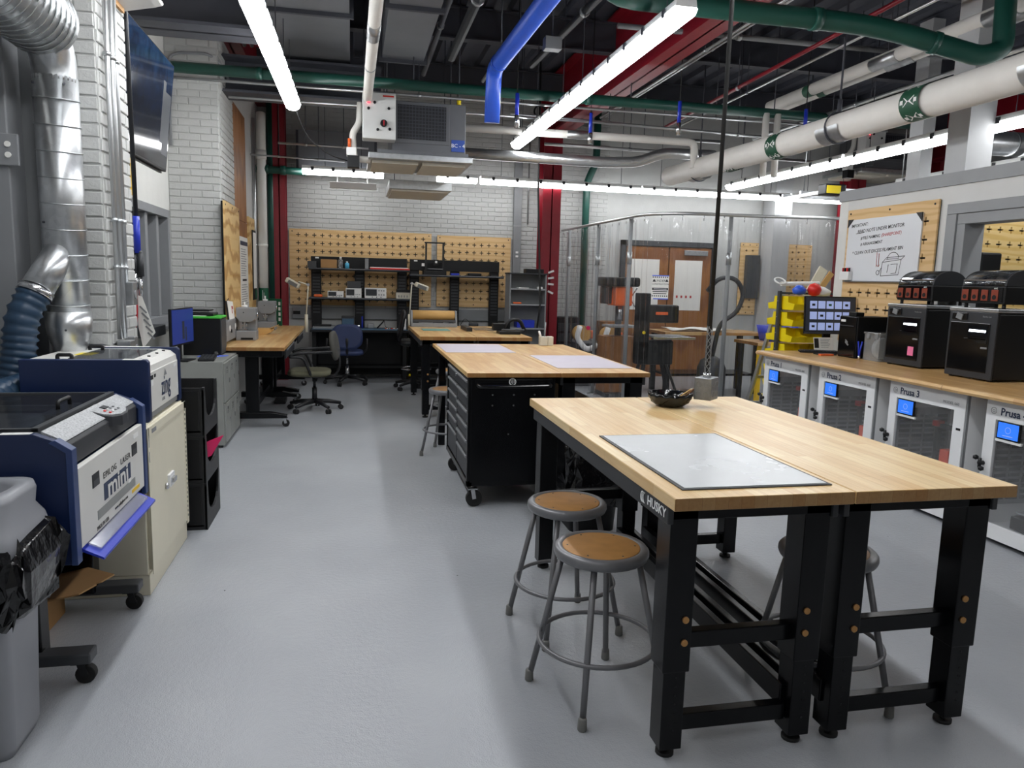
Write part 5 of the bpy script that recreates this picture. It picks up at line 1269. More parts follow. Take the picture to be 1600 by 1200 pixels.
MB().tube(rnd([(-.42, 8.42, .39), (-.2, 8.4, .38), (-.14, 8.39, .5), (-.165, 8.385, .7)], .1), .016, 8).build('back_stem', 'black_plastic', t)
for s in (-1, 1):
    y = 8.42+s*.25
    MB().tube(rnd([(-.45, 8.42+s*.15, .4), (-.45, y, .44), (-.52, y, .62), (-.68, y, .62), (-.6, y, .66), (-.22, y, .68)], .06), .016, 8).build('armrest', 'black_plastic', t)
bx('mechanism', 'charcoal', t, -.52, -.34, 8.36, 8.48, .37, .41, .008)
t = thing('office_chair', 'navy blue swivel chair pushed up to the left workstation', 'chair', (-.08, 10.5, 0))
swivel_base(t, -.08, 10.5, .3, .42, a0=.6, lift='silver'); pad(.44, .44, .06, (-.08, 10.42, .45), RZ(0), .015, r=.12).build('seat', 'navy', t)
pad(.42, .34, .045, (-.08, 10.2, .68), RZ(0) @ RX(1.45), .0, r=.14).build('backrest', 'navy', t)
MB().tube(rnd([(-.08, 10.48, .42), (-.08, 10.22, .42), (-.08, 10.17, .55), (-.08, 10.17, .66)], .08), .018, 8).build('back_stem', 'black_plastic', t)
for s in (-1, 1): MB().tube(rnd([(-.08+s*.2, 10.44, .42), (-.08+s*.27, 10.42, .5), (-.08+s*.27, 10.42, .64)], .04), .014, 8).build('armrest', 'black_plastic', t)
t = thing('drafting_chair', 'black drafting chair with foot ring beyond the far table', 'chair', (.83, 10.0, 0))
swivel_base(t, .83, 10.0, .3, .6, a0=.1); pad(.46, .46, .07, (.83, 10.0, .63), RZ(0), .015, r=.1).build('seat', 'black', t)
pad(.42, .42, .05, (.63, 9.98, .86), RY(1.75), .0, r=.12).build('backrest', 'black', t); MB().tube(rnd([(.8, 10, .6), (.62, 10, .6), (.6, 9.99, .8)], .06), .016, 8).build('back_stem', 'black_plastic', t)
MB().torus((.83, 10.0, .28), .2, .011, 28, 8).build('foot_ring', 'silver', t)
m = MB()
for k in range(3): m.cyl((.83, 10, .28), (.83+.2*math.cos(2.1*k), 10+.2*math.sin(2.1*k), .28), .007, n=6)
split(m, 'ring_spoke', 'black', t); bx('tag', 'yellow', t, .72, .76, 9.79, 9.8, .2, .23)
t = thing('foot_pedal', 'black foot pedal on the floor under the left bench', 'pedal', (-.84, 8.95, 0)); MB().prism([(8.85, 0), (9.1, 0), (9.1, .05), (8.85, .03)], 'x', -.9, -.77).build('body', 'black_plastic', t, .005); MB().tube(rnd([(-.84, 9.1, .02), (-.95, 9.3, .01), (-1.1, 9.4, .01)], .1), .005, 6).build('cable', 'rubber', t)
# ---------------------------------------------------------------- back wall: pegboards, workstations
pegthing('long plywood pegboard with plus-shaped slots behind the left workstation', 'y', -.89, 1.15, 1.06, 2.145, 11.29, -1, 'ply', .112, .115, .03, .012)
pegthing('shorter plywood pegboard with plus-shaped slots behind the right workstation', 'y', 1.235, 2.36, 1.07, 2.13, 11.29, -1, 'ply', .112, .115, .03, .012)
t = thing('wall_raceway', 'grey raceway along the back wall behind the workstations', 'raceway', (.7, 11.27, .9)); bx('channel', 'mid_grey', t, -.86, 2.4, 11.24, 11.29, .86, 1.03, .005)
for x in (-.8, .1, 1.4): bx('outlet', 'near_black', t, x-.05, x+.05, 11.235, 11.24, .92, .97)
t = thing('wall_conduit', 'wide grey wireway running up the back wall left of the right red column', 'conduit', (2.45, 11.25, 1.0)); bx('wireway', 'mid_grey', t, 2.39, 2.51, 11.22, 11.29, .9, 3.5, .004); bx('cover_joint', 'grey_trim', t, 2.385, 2.515, 11.215, 11.22, 2.3, 2.32)
for z in (1.84, 1.9): bx('switch', 'white', t, 2.43, 2.47, 11.21, 11.22, z, z+.03)
pipe('wall_conduit', 'thin conduit beside the wide grey wireway on the back wall', 'conduit', [(2.62, 11.28, 2.35), (2.62, 11.28, 3.6)], .012, cat='conduit')
def workstation(label, x0, x1, mid, extra):
    t = thing('electronics_bench', label, 'workbench', ((x0+x1)/2, 11.0, 0), 0, 'black electronics workstations')
    bx('desktop', 'black', t, x0, x1, 10.62, 11.2, .71, .745, .005); bx('desk_mat', 'esd_blue', t, x0+.02, x1-.02, 10.615, 11.0, .745, .75, .002)
    for x in (x0+.02, x1-.08): bx('leg', 'near_black', t, x, x+.06, 10.75, 11.15, 0, .71, .004)
    bx('back_panel', 'near_black', t, x0, x1, 11.16, 11.18, .05, .71); bx('lower_shelf', 'near_black', t, x0+.05, x1-.05, 10.85, 11.16, .18, .21)
    ups = [x0, (x0+x1)/2-.07, x1-.14]
    for x in ups:
        u = bx('upright', 'near_black', t, x, x+.14, 11.12, 11.18, .745, 1.6, .004)
        for q in range(14): bx('slot_rib', 'charcoal', u, x+.02, x+.12, 11.117, 11.12, .95+q*.045, .975+q*.045)
    h = bx('header', 'near_black', t, x0, x1, 11.1, 11.16, 1.6, 1.76, .004); bx('number_label', 'white', h, x0+.06, x0+.11, 11.098, 11.1, 1.73, 1.75)
    for z in mid:
        s = MB().prism([(10.83, z), (11.15, z), (11.15, z+.03), (10.83, z+.03), (10.815, z+.015)], 'x', x0-.02, x1+.02).build('shelf', 'charcoal', t, .004)
    return t
workstation('black workstation with test instruments on its shelf, left of the two', -.585, .78, (1.155, 1.565), 0)
workstation('black workstation with a small open-frame printer on top, right of the two', .82, 2.16, (1.51,), 1)
def on(name, label, cat, x0, x1, y0, y1, z0, z1, mt, group=None, bev=.004):
    t = thing(name, label, cat, ((x0+x1)/2, (y0+y1)/2, z0), 0, group); bx('body', mt, t, x0, x1, y0, y1, z0, z1, bev); return t
def scope(label, x0, x1, z, h, scr, mt='white', knobs=6):
    t = on('test_instrument', label, 'instrument', x0, x1, 10.86, 11.04, z, z+h, mt, 'bench instruments')
    w = x1-x0; bx('display', 'grille_dark', t, x0+.05*w, x0+scr*w, 10.857, 10.86, z+h*.25, z+h*.88)
    for k in range(knobs):
        cx = x0+w*(scr+.1+(.85-scr)*(k % 3)/2.6); cz = z+h*(.35+.4*(k//3)); MB().cyl((cx, 10.86, cz), (cx, 10.845, cz), w*.035, n=10).build('knob', 'mid_grey', t)
    for k in range(3): MB().cyl((x0+w*(.35+.2*k), 10.86, z+h*.12), (x0+w*(.35+.2*k), 10.852, z+h*.12), w*.025, n=8).build('terminal', 'dark_grey', t)
    return t
Z1 = 1.185
scope('small white meter at the left end of the instrument shelf', -.35, -.13, Z1, .09, .55, knobs=3)
scope('white power supply under a dark instrument on the shelf', -.1, .12, Z1, .135, .55, knobs=3)
on('test_instrument', 'dark grey instrument stacked on the white power supply', 'instrument', -.08, .11, 10.88, 11.04, Z1+.1355, Z1+.235, 'dark_grey', 'bench instruments')
scope('wide white oscilloscope at the middle of the instrument shelf', .165, .47, Z1, .145, .56)
t = on('test_instrument', 'beige signal generator with a dark top at the right of the shelf', 'instrument', .61, .81, 10.88, 11.04, Z1, Z1+.09, 'panel_beige', 'bench instruments'); bx('dark_top', 'near_black', t, .62, .8, 10.88, 11.04, Z1+.09, Z1+.13); 
for k in range(4): bx('button', 'mid_grey', t, .64+.04*k, .655+.04*k, 10.877, 10.88, Z1+.02, Z1+.05)
on('clip_lead', 'bundle of orange clip leads on the instrument shelf', 'leads', -.54, -.42, 10.86, 10.92, Z1, Z1+.04, 'orange', None, .015)
Z2 = 1.595
on('tissue_box', 'brown cardboard carton on the top shelf of the left workstation', 'box', -.44, -.22, 10.86, 11.02, Z2, Z2+.12, 'cardboard')
on('label_printer', 'black and grey small device at the left end of the top shelf', 'device', -.62, -.5, 10.86, 11.0, Z2, Z2+.09, 'dark_grey')
def bottle(label, x, z, r, h, mt, cap):
    t = thing('spray_bottle', label, 'bottle', (x, 10.92, z), 0, 'bottles on the workstation shelf'); MB().lathe([(r, 0), (r, h*.7), (r*.5, h*.82), (r*.4, h*.85)], (x, 10.92, z), 16).build('bottle', mt, t); MB().cyl((x, 10.92, z+h*.84), (x, 10.92, z+h), r*.45, n=12).build('cap', cap, t)
bottle('tall pale bottle on the top shelf', -.17, Z2, .035, .16, 'clear_box', 'white'); bottle('short light blue bottle on the top shelf', -.08, Z2, .03, .1, 'blue_liquid', 'white')
on('spool_box', 'grey upright roll holder on the middle of the top shelf', 'holder', .17, .22, 10.9, 11.0, Z2, Z2+.15, 'mid_grey'); 
on('red_folder', 'flat red and white folders on the top shelf at the right', 'folder', .24, .8, 10.86, 11.02, Z2, Z2+.02, 'red'); on('white_folder', 'thin white folder lying on the red folder on the top shelf', 'folder', .24, .78, 10.87, 11.02, Z2+.0205, Z2+.032, 'white')
ZD = .751
t = on('power_supply_cage', 'dark open-frame box with handles on the left workstation desk', 'device', -.16, .02, 10.85, 11.0, ZD, ZD+.17, 'charcoal'); MB().box(-.15, .01, 10.846, 10.85, ZD+.02, ZD+.14).build('face', 'esd_blue', t)
on('notebook', 'flat grey binder at the left end of the left workstation desk', 'binder', -.55, -.25, 10.7, 11.0, ZD, ZD+.03, 'mid_grey'); on('laptop_base', 'dark laptop lying closed at the left end of the left workstation desk', 'laptop', -.54, -.3, 10.72, 10.95, ZD+.031, ZD+.05, 'near_black')
t = thing('marker_pen', 'blue marker standing on the left workstation desk', 'marker', (.13, 10.9, ZD)); MB().cyl((.13, 10.9, ZD), (.13, 10.9, ZD+.17), .011, n=10).build('barrel', 'blue_plastic', t); MB().cyl((.13, 10.9, ZD+.17), (.13, 10.9, ZD+.19), .008, n=8).build('cap', 'ink_black', t)
on('solder_pot', 'round silver tin on the left workstation desk', 'tin', .02, .1, 10.85, 10.93, ZD, ZD+.05, 'silver', None, .02); on('solder_station', 'grey solder stand on the left workstation desk', 'stand', .2, .3, 10.84, 10.94, ZD, ZD+.075, 'mid_grey', None, .02)
t = thing('solder_iron', 'black soldering iron in its coil holder on the left workstation', 'soldering iron', (.38, 10.88, ZD)); MB().tube([(.34, 10.88, ZD+.005), (.42, 10.88, ZD+.09), (.44, 10.88, ZD+.12)], .01, 8).build('handle', 'black', t); MB().tube(rnd([(.44, 10.88, ZD+.12), (.46, 10.9, ZD+.02), (.5, 10.95, ZD+.008)], .05), .004, 6).build('cord', 'rubber', t)
t = on('outlet_tester', 'white power box with black knobs at the right end of the left workstation', 'power box', .67, .75, 10.75, 10.83, ZD, ZD+.15, 'white'); 
for z in (.05, .1): MB().cyl((.71, 10.75, ZD+z), (.71, 10.742, ZD+z), .014, n=10).build('knob', 'near_black', t)
for i in range(9):
    x = .46+.02*i; t = thing('component', 'tiny loose component scattered on the left workstation desk', 'component', (x, 10.8, ZD), 0, 'loose components on the desk'); MB().cb((x, 10.78+.02*(i % 4), ZD+.008), (.022, .01, .014), RZ(i)).build('piece', ['orange', 'white', 'brass', 'silver', 'red'][i % 5], t, .002)
# open-frame printer on the right workstation
t = thing('desktop_printer', 'small black open-frame 3D printer on top of the right workstation', '3D printer', (1.17, 10.95, 1.54))
bx('base', 'near_black', t, 1.0, 1.33, 10.84, 11.08, 1.54, 1.6, .004); m = MB().box(1.03, 1.055, 10.94, 10.97, 1.6, 2.0).box(1.28, 1.305, 10.94, 10.97, 1.6, 2.0).box(1.02, 1.315, 10.94, 10.97, 1.99, 2.01); m.build('gantry_frame', 'black', t)
bx('x_rail', 'near_black', t, 1.05, 1.29, 10.93, 10.95, 1.72, 1.745); hd = bx('print_head', 'near_black', t, 1.15, 1.22, 10.9, 10.95, 1.68, 1.76); bx('head_label', 'white', hd, 1.17, 1.2, 10.898, 10.9, 1.71, 1.74); bx('bed', 'mid_grey', t, 1.07, 1.28, 10.86, 11.05, 1.62, 1.63); bx('screen', 'white', t, .97, 1.01, 10.83, 10.84, 1.66, 1.7)
on('parts_tray', 'blue parts tray beside the open-frame printer', 'tray', 1.4, 1.52, 10.86, 10.98, 1.54, 1.57, 'blue_plastic'); on('tool_heap', 'dark coiled tool lying on the right workstation shelf', 'tool', 1.65, 1.85, 10.84, 10.95, 1.54, 1.58, 'near_black', None, .015)
on('heat_station', 'dark soldering station at the back of the right workstation desk', 'soldering station', 1.16, 1.3, 10.9, 11.05, ZD, ZD+.15, 'charcoal', None, .01)
t = on('bench_vise', 'small dark circuit holder on the right workstation desk', 'holder', 1.68, 1.82, 10.85, 10.95, ZD, ZD+.1, 'charcoal', None, .02); MB().tube(rnd([(1.7, 10.9, ZD+.1), (1.62, 10.9, ZD+.17), (1.55, 10.9, ZD+.06)], .04), .004, 6).build('wire', 'rubber', t)
for i in range(6):
    x = 1.9+.035*i; t = thing('component', 'small loose part at the right end of the right workstation', 'component', (x, 10.8, ZD), 0, 'loose parts on the right workstation'); MB().cb((x, 10.78, ZD+.014), (.025, .02, .026), RZ(i)).build('piece', ['red', 'white', 'silver'][i % 3], t, .002)
# lamps
def desk_lamp(label, x, y, z, dirx, h1, h2):
    t = thing('desk_lamp', label, 'lamp', (x, y, z)); MB().cyl((x, y, z-.02), (x, y, z+.22), .022, n=12).build('post', 'cream_lamp', t)
    MB().tube([(x, y, z+.2), (x+.03, y, z+h1)], .009, 8).build('lower_arm', 'cream_lamp', t); MB().tube([(x+.03, y, z+h1), (x+dirx*.1, y, z+h2)], .009, 8).build('upper_arm', 'cream_lamp', t)
    MB().cyl((x+.03, y-.02, z+h1), (x+.03, y+.02, z+h1), .02, n=10).build('elbow_joint', 'silver', t)
    c = Vector((x+dirx*.17, y, z+h2-.02)); MB().cb(c, (.2, .12, .07), RY(.35*dirx if dirx > 0 else .5)).build('lamp_head', 'cream_lamp', t, .015); MB().cb(c+Vector((0, -.061, -.01)), (.13, .004, .05), RY(.35*dirx if dirx > 0 else .5)).build('shade_opening', 'mica', t)
desk_lamp('cream jointed lamp clamped at the corner of the left bench', -.62, 10.45, .74, -1, .62, .66); desk_lamp('cream jointed lamp between the two workstations', .79, 10.7, .75, 1, .66, .64)
# grey shelving unit
t = thing('shelf_unit', 'grey steel shelving unit against the right red column', 'shelf', (2.45, 10.6, 0)); x0, x1 = 2.17, 2.71
for x in (x0, x1-.02): bx('side_panel', 'mid_grey', t, x, x+.02, 10.35, 10.66, 0, 1.58, .002)
bx('back', 'mid_grey', t, x0, x1, 10.655, 10.665, 0, 1.58); bx('top', 'charcoal', t, x0-.01, x1+.01, 10.34, 10.67, 1.58, 1.6, .002)
for z in (.05, .4, .8, 1.14, 1.36): bx('shelf_board', 'grey_trim', t, x0+.02, x1-.02, 10.35, 10.655, z, z+.02, .002)
on('case', 'black case lying on top of the grey shelving unit', 'case', 2.42, 2.68, 10.42, 10.6, 1.601, 1.66, 'near_black'); on('kit_box', 'blue and white kit box on the grey shelving unit', 'box', 2.3, 2.56, 10.4, 10.6, .821, .93, 'blue_plastic'); on('tool_roll', 'orange tool on a shelf of the grey shelving unit', 'tool', 2.24, 2.36, 10.4, 10.45, 1.161, 1.185, 'orange', None, .008); on('paper_pad', 'white pad on the upper shelf of the grey shelving unit', 'pad', 2.3, 2.46, 10.38, 10.5, 1.381, 1.395, 'white'); on('white_case', 'small white case at the right of the upper shelf of the grey unit', 'case', 2.58, 2.66, 10.38, 10.45, 1.381, 1.41, 'white')
# things on the far table
ZT = .886
t = thing('paper_roll_stand', 'roll of kraft paper on a grey cutter stand on the far table', 'paper roll', (1.0, 9.42, ZT))
for x in (.72, 1.28): MB().prism([(9.33, ZT), (9.53, ZT), (9.5, ZT+.2), (9.4, ZT+.2)], 'x', x-.012, x+.012).build('side_bracket', 'mid_grey', t, .003)
MB().cyl((.735, 9.44, ZT+.14), (1.265, 9.44, ZT+.14), .062, n=26).build('kraft_roll', 'kraft', t); bx('cutter_bar', 'mid_grey', t, .72, 1.28, 9.31, 9.34, ZT+.0, ZT+.05, .003); bx('blade', 'dark_grey', t, .73, 1.27, 9.33, 9.345, ZT+.06, ZT+.09)
on('cutting_mat', 'green cutting mat on the far table', 'mat', .8, 1.12, 8.65, 8.95, ZT, ZT+.004, 'mat_green', None, .001); on('straightedge', 'black bar lying across the far table', 'bar', 1.3, 1.37, 8.6, 9.1, ZT, ZT+.045, 'black'); 
m = MB().grid(lambda u, v: (1.42+.4*u, 8.7+.5*v, ZT+.006+.006*math.sin(9*u+4*v)), 14, 10); m.build('plastic_sheet', 'clear_box', None, label='crumpled clear plastic sheet on the far table', cat='plastic sheet')
t = thing('mitre_saw', 'black clamp-on vise tool at the right end of the far table', 'vise', (1.78, 8.3, ZT)); bx('base', 'near_black', t, 1.62, 1.86, 8.2, 8.42, ZT, ZT+.03, .005); MB().tube(rnd([(1.7, 8.35, ZT+.03), (1.76, 8.35, ZT+.16), (1.88, 8.35, ZT+.16), (1.94, 8.35, ZT+.03)], .05), .022, 10).build('frame_arch', 'black', t); bx('jaw', 'near_black', t, 1.58, 1.78, 8.4, 8.5, ZT+.03, ZT+.11, .006); MB().cyl((1.64, 8.2, ZT+.05), (1.9, 8.2, ZT+.05), .012, n=8).build('screw_bar', 'dark_grey', t)
t = thing('wire_basket', 'pale square holder with a thin rod at the far table corner by the cart', 'holder', (1.73, 6.63, .905)); bx('holder', 'basket', t, 1.68, 1.75, 6.58, 6.65, .906, .99, .006); bx('second_cup', 'panel_beige', t, 1.755, 1.81, 6.6, 6.66, .906, .99, .006); MB().cyl((1.73, 6.62, .96), (1.735, 6.62, 1.12), .006, n=6).build('rod', 'mid_grey', t); MB().cyl((1.69, 6.6, .98), (1.67, 6.6, 1.04), .01, n=8).build('handle', 'white', t)
t = thing('power_cord_drop', 'thin black power cord hanging in front of the right red column', 'cord', (2.28, 9.3, .3)); MB().tube([(2.24, 9.2, 4.38), (2.26, 9.2, 2.6), (2.33, 9.2, 1.2), (2.3, 9.2, .9)], .012, 8).build('cord', 'rubber', t); MB().torus((2.25, 9.2, 3.55), .07, .012, 20, 6, RX(PI/2)).build('cord_coil', 'rubber', t)
# ---------------------------------------------------------------- printer bench on the right
ZW = .908
t = thing('long_worktop', 'long wooden worktop with rounded front edge over the white enclosures', 'worktop', (4.2, 4.4, .868))
NP = [(3.7, .868), (3.683, .873), (3.676, .888), (3.683, .903), (3.7, .908), (4.64, .908), (4.64, .868)]
def slab(y0, y1, skew):
    m = MB().prism(NP, 'y', y0, y1)
    for v in m.v:
        if v.y == y1: v.y += skew*(v.x-3.68)
    return m
slab(4.015, 6.27, .17).build('top_section', 'worktop_wood', t, .001); slab(2.2, 4.012, 0).build('top_section', 'worktop_wood', t, .001)
m = MB()
for y in (6.31, 5.48, 4.64, 3.82, 2.9): m.box(4.36, 4.6, y-.03, y+.03, .0, .868)
split(m, 'support_leg', 'mid_grey', t)
def enclosure(n, yc):
    t = thing('printer_enclosure', ['white printer enclosure lettered Prusa 1, farthest left', 'white printer enclosure lettered Prusa 2, under the computer tower', 'white printer enclosure lettered Prusa 3, under the pink note', 'white printer enclosure lettered Prusa, cut by the right edge'][n-1], 'printer enclosure', (4.05, yc, 0), 0, 'white printer enclosures')
    y0, y1 = yc-.35, yc+.35; X0, X1, Z0, Z1 = 3.782, 4.34, .06, .862
    for y in (y0, y1-.012): bx('side_panel', 'white_gloss', t, X0, X1, y, y+.012, Z0, Z1, .003)
    bx('bottom_panel', 'white_gloss', t, X0, X1, y0, y1, Z0, Z0+.02); bx('back_panel', 'box_white', t, X1-.012, X1, y0, y1, Z0, Z1)
    m = MB().box(3.76, 3.78, y0+.012, y1-.012, .75, .858).box(3.76, 3.78, y0+.012, y1-.012, .03, .12).box(3.76, 3.78, y1-.085, y1-.012, .12, .75).box(3.76, 3.78, y0+.012, y0+.1, .12, .75)
    d = m.build('door_frame', 'white_gloss', t)
    bx('door_pane', 'acrylic', d, 3.768, 3.771, y0+.1, y1-.085, .12, .75)
    text('Prusa %d' % n, .064, 'ink_navy', (3.7585, yc+.145, .8), '-x', d, sx=.95, bold=.0012)
    lg = MB().torus((3.7595, yc+.285, .8), .019, .0018, 20, 4, RY(PI/2)).build('logo_ring', 'mid_grey', d); MB().torus((3.7595, yc+.285, .798), .008, .0018, 12, 4, RY(PI/2)).build('logo_mark', 'mid_grey', lg)
    text('MODEL 660', .026, 'mid_grey', (3.759, yc-.22, .79), '-x', d)
    s = bx('screen_bezel', 'bezel', t, 3.752, 3.764, yc+.085, yc+.245, .64, .75, .004); bx('screen', 'screen_blue', s, 3.7505, 3.752, yc+.095, yc+.235, .65, .742)
    MB().torus((3.75, yc+.165, .7), .018, .0014, 18, 4, RY(PI/2)).build('screen_icon', 'screen_tile', s); bx('screen_text', 'screen_tile', s, 3.7498, 3.7505, yc+.13, yc+.2, .664, .668); bx('screen_holder', 'white', s, 3.755, 3.768, yc+.075, yc+.25, .625, .64)
    h = MB().cyl((3.76, y1-.03, .47), (3.73, y1-.03, .47), .014, n=12).cyl((3.735, y1-.03, .5), (3.735, y1-.03, .44), .01, n=10).build('door_knob', 'black', d); MB().lathe([(.001, -.016), (.016, -.008), (.016, .008), (.001, .016)], (3.728, y1-.005, .5), 12).lathe([(.001, -.016), (.016, -.008), (.016, .008), (.001, .016)], (3.728, y1-.05, .44), 12).build('knob_ball', 'black', h)
    bx('catch', 'black', d, 3.7585, 3.76, y0+.035, y0+.07, .625, .64)
    bx('door_gap', 'mid_grey', t, 3.765, 3.782, y0, y0+.012, .04, .86)
    # printer inside
    bx('printer_base', 'black', t, 3.88, 4.22, yc-.25, yc+.2, .09, .17, .006); m = MB()
    for y in (yc-.2, yc+.16): m.box(4.02, 4.05, y-.015, y+.015, .17, .56)
    m.box(4.02, 4.05, yc-.215, yc+.175, .55, .58); m.build('printer_frame', 'near_black', t)
    for y in (yc-.2, yc+.16): bx('frame_corner', 'red', t, 4.0, 4.06, y-.025, y+.025, .56, .6, .004)
    bx('x_carriage', 'near_black', t, 3.99, 4.03, yc-.18, yc+.14, .36, .39); hd = bx('extruder', 'prusa_orange', t, 3.93, 4.0, yc-.06, yc+.02, .33, .43, .006); bx('heat_bed', 'mid_grey', t, 3.86, 4.2, yc-.2, yc+.15, .2, .21)
    bx('tool_pouch', 'prusa_orange', t, 3.8, 3.87, yc-.27, yc-.12, .08, .16, .01)
    bx('vent_panel', 'mid_grey', t, 3.84, 4.28, y1-.02, y1-.012, .2, .66)
    for i in range(4):
        for j in range(11): bx('vent_slot', 'grille_dark', t, 3.86+.104*i, 3.945+.104*i, y1-.023, y1-.02, .23+.036*j, .25+.036*j)
    for y in (y0+.05, y1-.05):
        for x in (3.83, 4.28): castor(t, x, y, .022, .018, 'black', 'rubber')
    m = MB().box(X0, X1, y0, y1, Z0-.004, Z0); m.build('base_frame', 'charcoal', t)
    return t
for n, yc in enumerate((5.895, 5.062, 4.228, 3.395)): enclosure(n+1, yc)
# enclosed black printers with filament changers
def core_printer(label, alabel, x, y0, y1, z):
    t = thing('enclosed_printer', label, '3D printer', (x+.2, (y0+y1)/2, z), 0, 'black enclosed printers')
    bx('body', 'near_black', t, x+.012, x+.385, y0, y1, z+.012, z+.455, .012); bx('front_frame', 'charcoal', t, x, x+.014, y0, y1, z+.01, z+.46, .006)
    d = bx('glass_door', 'black_gloss', t, x-.004, x, y0+.045, y1-.02, z+.055, z+.385, .003); bx('window_inner', 'glass_dark', d, x-.006, x-.004, y0+.06, y1-.18, z+.25, z+.37)
    bx('led_reflection', 'led_white', d, x-.008, x-.006, y0+.075, y0+.21, z+.325, z+.34); bx('door_handle', 'mid_grey', d, x-.012, x-.004, y0+.05, y0+.1, z+.215, z+.228, .003); bx('bed_line', 'dark_grey', d, x-.006, x-.004, y0+.07, y0+.25, z+.275, z+.28)  # glowing bar stands in for the LED reflection in the door glass
    bx('top_lid', 'galv', t, x-.004, x+.385, y0-.004, y1+.004, z+.46, z+.485, .005); m = MB()
    for a in (x+.03, x+.35):
        for b in (y0+.04, y1-.04): m.cyl((a, b, z), (a, b, z+.013), .018, n=10)
    split(m, 'foot', 'rubber', t); p = bx('control_panel', 'bezel', t, x-.008, x, y1-.16, y1-.03, z+.4, z+.45, .004); MB().cb((x-.012, y1-.1, z+.425), (.008, .05, .04), RX(.3)).build('control_knob', 'mid_grey', p)
    text('Bambu Lab', .016, 'mid_grey', (x-.001, y0+.08, z+.43), '-x', t)
    bx('side_vent', 'black', t, x+.24, x+.3, y0-.001, y0, z+.18, z+.26)
    a = thing('filament_changer', alabel, 'filament unit', (x+.2, (y0+y1)/2, z+.485), 0, 'filament units on the black printers')
    A0, A1, B0, B1, zz = x+.05, x+.36, y0+.01, y1-.02, z+.485
    bx('tray', 'near_black', a, A0, A1, B0, B1, zz+.03, zz+.15, .01); f = bx('front_window', 'glass_dark', a, A0-.004, A0, B0+.02, B1-.02, zz+.045, zz+.14)
    for k in range(4):
        y = B0+.05+k*(B1-B0-.1)/3.3; bx('feeder', 'feeder_red', f, A0-.008, A0-.004, y, y+.055, zz+.05, zz+.125, .003); MB().cyl((A0-.008, y+.028, zz+.075), (A0-.01, y+.028, zz+.075), .016, n=12).build('feeder_wheel', 'near_black', f)
    text('AMS', .016, 'ink_white', (A0-.0095, B0+.07, zz+.133), '-x', f)
    m = MB()
    for xx in (A0+.03, A1-.03):
        for yy in (B0+.03, B1-.03): m.cyl((xx, yy, zz), (xx, yy, zz+.031), .012, n=8)
    split(m, 'foot', 'rubber', a)
    R = (A1-A0)/2-.005; C = (A0+A1)/2; arc = [(C-R*math.cos(q), zz+.15+R*.72*math.sin(q)) for q in [PI*i/18 for i in range(19)]]
    m = MB().prism(arc, 'y', B0+.005, B0+.02).prism(arc, 'y', B1-.02, B1-.005); split(m, 'lid_end', 'charcoal', a, .002)
    m = MB().prism([p for p in arc[9:]]+[(C, zz+.15)], 'y', B0+.02, B1-.02); m.build('lid_back', 'charcoal', a)
    m = MB(); m.grid(lambda u, v: (arc[int(round(u*9))][0], B0+.02+(B1-B0-.04)*v, arc[int(round(u*9))][1]), 9, 1); m.build('lid_window', 'glass_smoke', a, solid=.003)
    for k in range(4):
        y = B0+.06+k*(B1-B0-.12)/3.2
        s = MB().cyl((C-.02, y, zz+.16), (C-.02, y+.05, zz+.16), .085, n=26).build('spool', ['near_black', 'charcoal', 'laser_blue', 'dark_grey'][k], a); MB().cyl((C-.02, y-.004, zz+.16), (C-.02, y, zz+.16), .09, n=26).build('spool_flange', 'mid_grey', s)
    bx('lid_rail', 'silver', a, A0+.005, A0+.015, B0+.01, B1-.01, zz+.185, zz+.192)
    return t
core_printer('black enclosed printer with a pink note on its door', 'black filament unit with domed lid on the printer with the pink note', 4.22, 4.83, 5.24, ZW)
core_printer('black enclosed printer nearest the right edge', 'black filament unit with domed lid on the rightmost printer', 4.13, 4.1, 4.5, ZW)
MB().box(4.2135, 4.2155, 4.915, 4.975, 1.0, 1.07).build('sticky_note', 'note_pink', None, label='pink sticky note on the door of the left black printer', cat='note')
# monitor, keyboard and computer at the far end
t = thing('monitor', 'black monitor showing a grid of grey tiles at the bench end', 'monitor', (4.38, 6.18, ZW))
CM = Vector((4.35, 6.16, 1.265)); RM = RZ(-.08) @ RX(-.1)
mv(MB().box(-.255, .255, 0, .02, -.19, .16), CM, RM).build('housing', 'bezel', t, .004); mv(MB().box(-.245, .245, -.002, 0, -.165, .15), CM, RM).build('screen', 'screen_dark', t)
for j in range(3):
    for i in range(5):
        mv(MB().box(-.205+.082*i, -.135+.082*i, -.0035, -.002, .045-.1*j, .115-.1*j), CM, RM).build('screen_tile', 'screen_tile', t, fix=False)
        if (i+j) % 2 == 0: mv(MB().box(-.185+.082*i, -.155+.082*i, -.0045, -.0035, .07-.1*j, .09-.1*j), CM, RM @ RY(0)).build('tile_icon', 'ink_black' if (i, j) != (2, 0) else 'green_dark', t, fix=False)
mv(MB().box(-.255, .255, -.003, 0, -.19, -.168), CM, RM).build('chin', 'dark_grey', t); MB().box(4.32, 4.4, 6.2, 6.22, ZW, 1.15).box(4.26, 4.46, 6.12, 6.3, ZW, ZW+.012).build('stand', 'black', t, .004)
t = thing('keyboard', 'black keyboard in front of the monitor with grey tiles', 'keyboard', (4.25, 6.07, ZW)); RK = RZ(-.45)
mv(MB().box(-.2, .2, -.06, .06, 0, .018), (4.22, 6.05, ZW+.001), RK).build('body', 'black', t, .003)
for j in range(4):
    for i in range(12): mv(MB().box(-.19+.032*i, -.163+.032*i, -.05+.026*j, -.03+.026*j, .018, .023), (4.22, 6.05, ZW+.001), RK).build('key', 'charcoal', t, fix=False)
t = thing('instruction_card', 'small printed card leaning below the monitor', 'card', (4.28, 6.13, ZW))
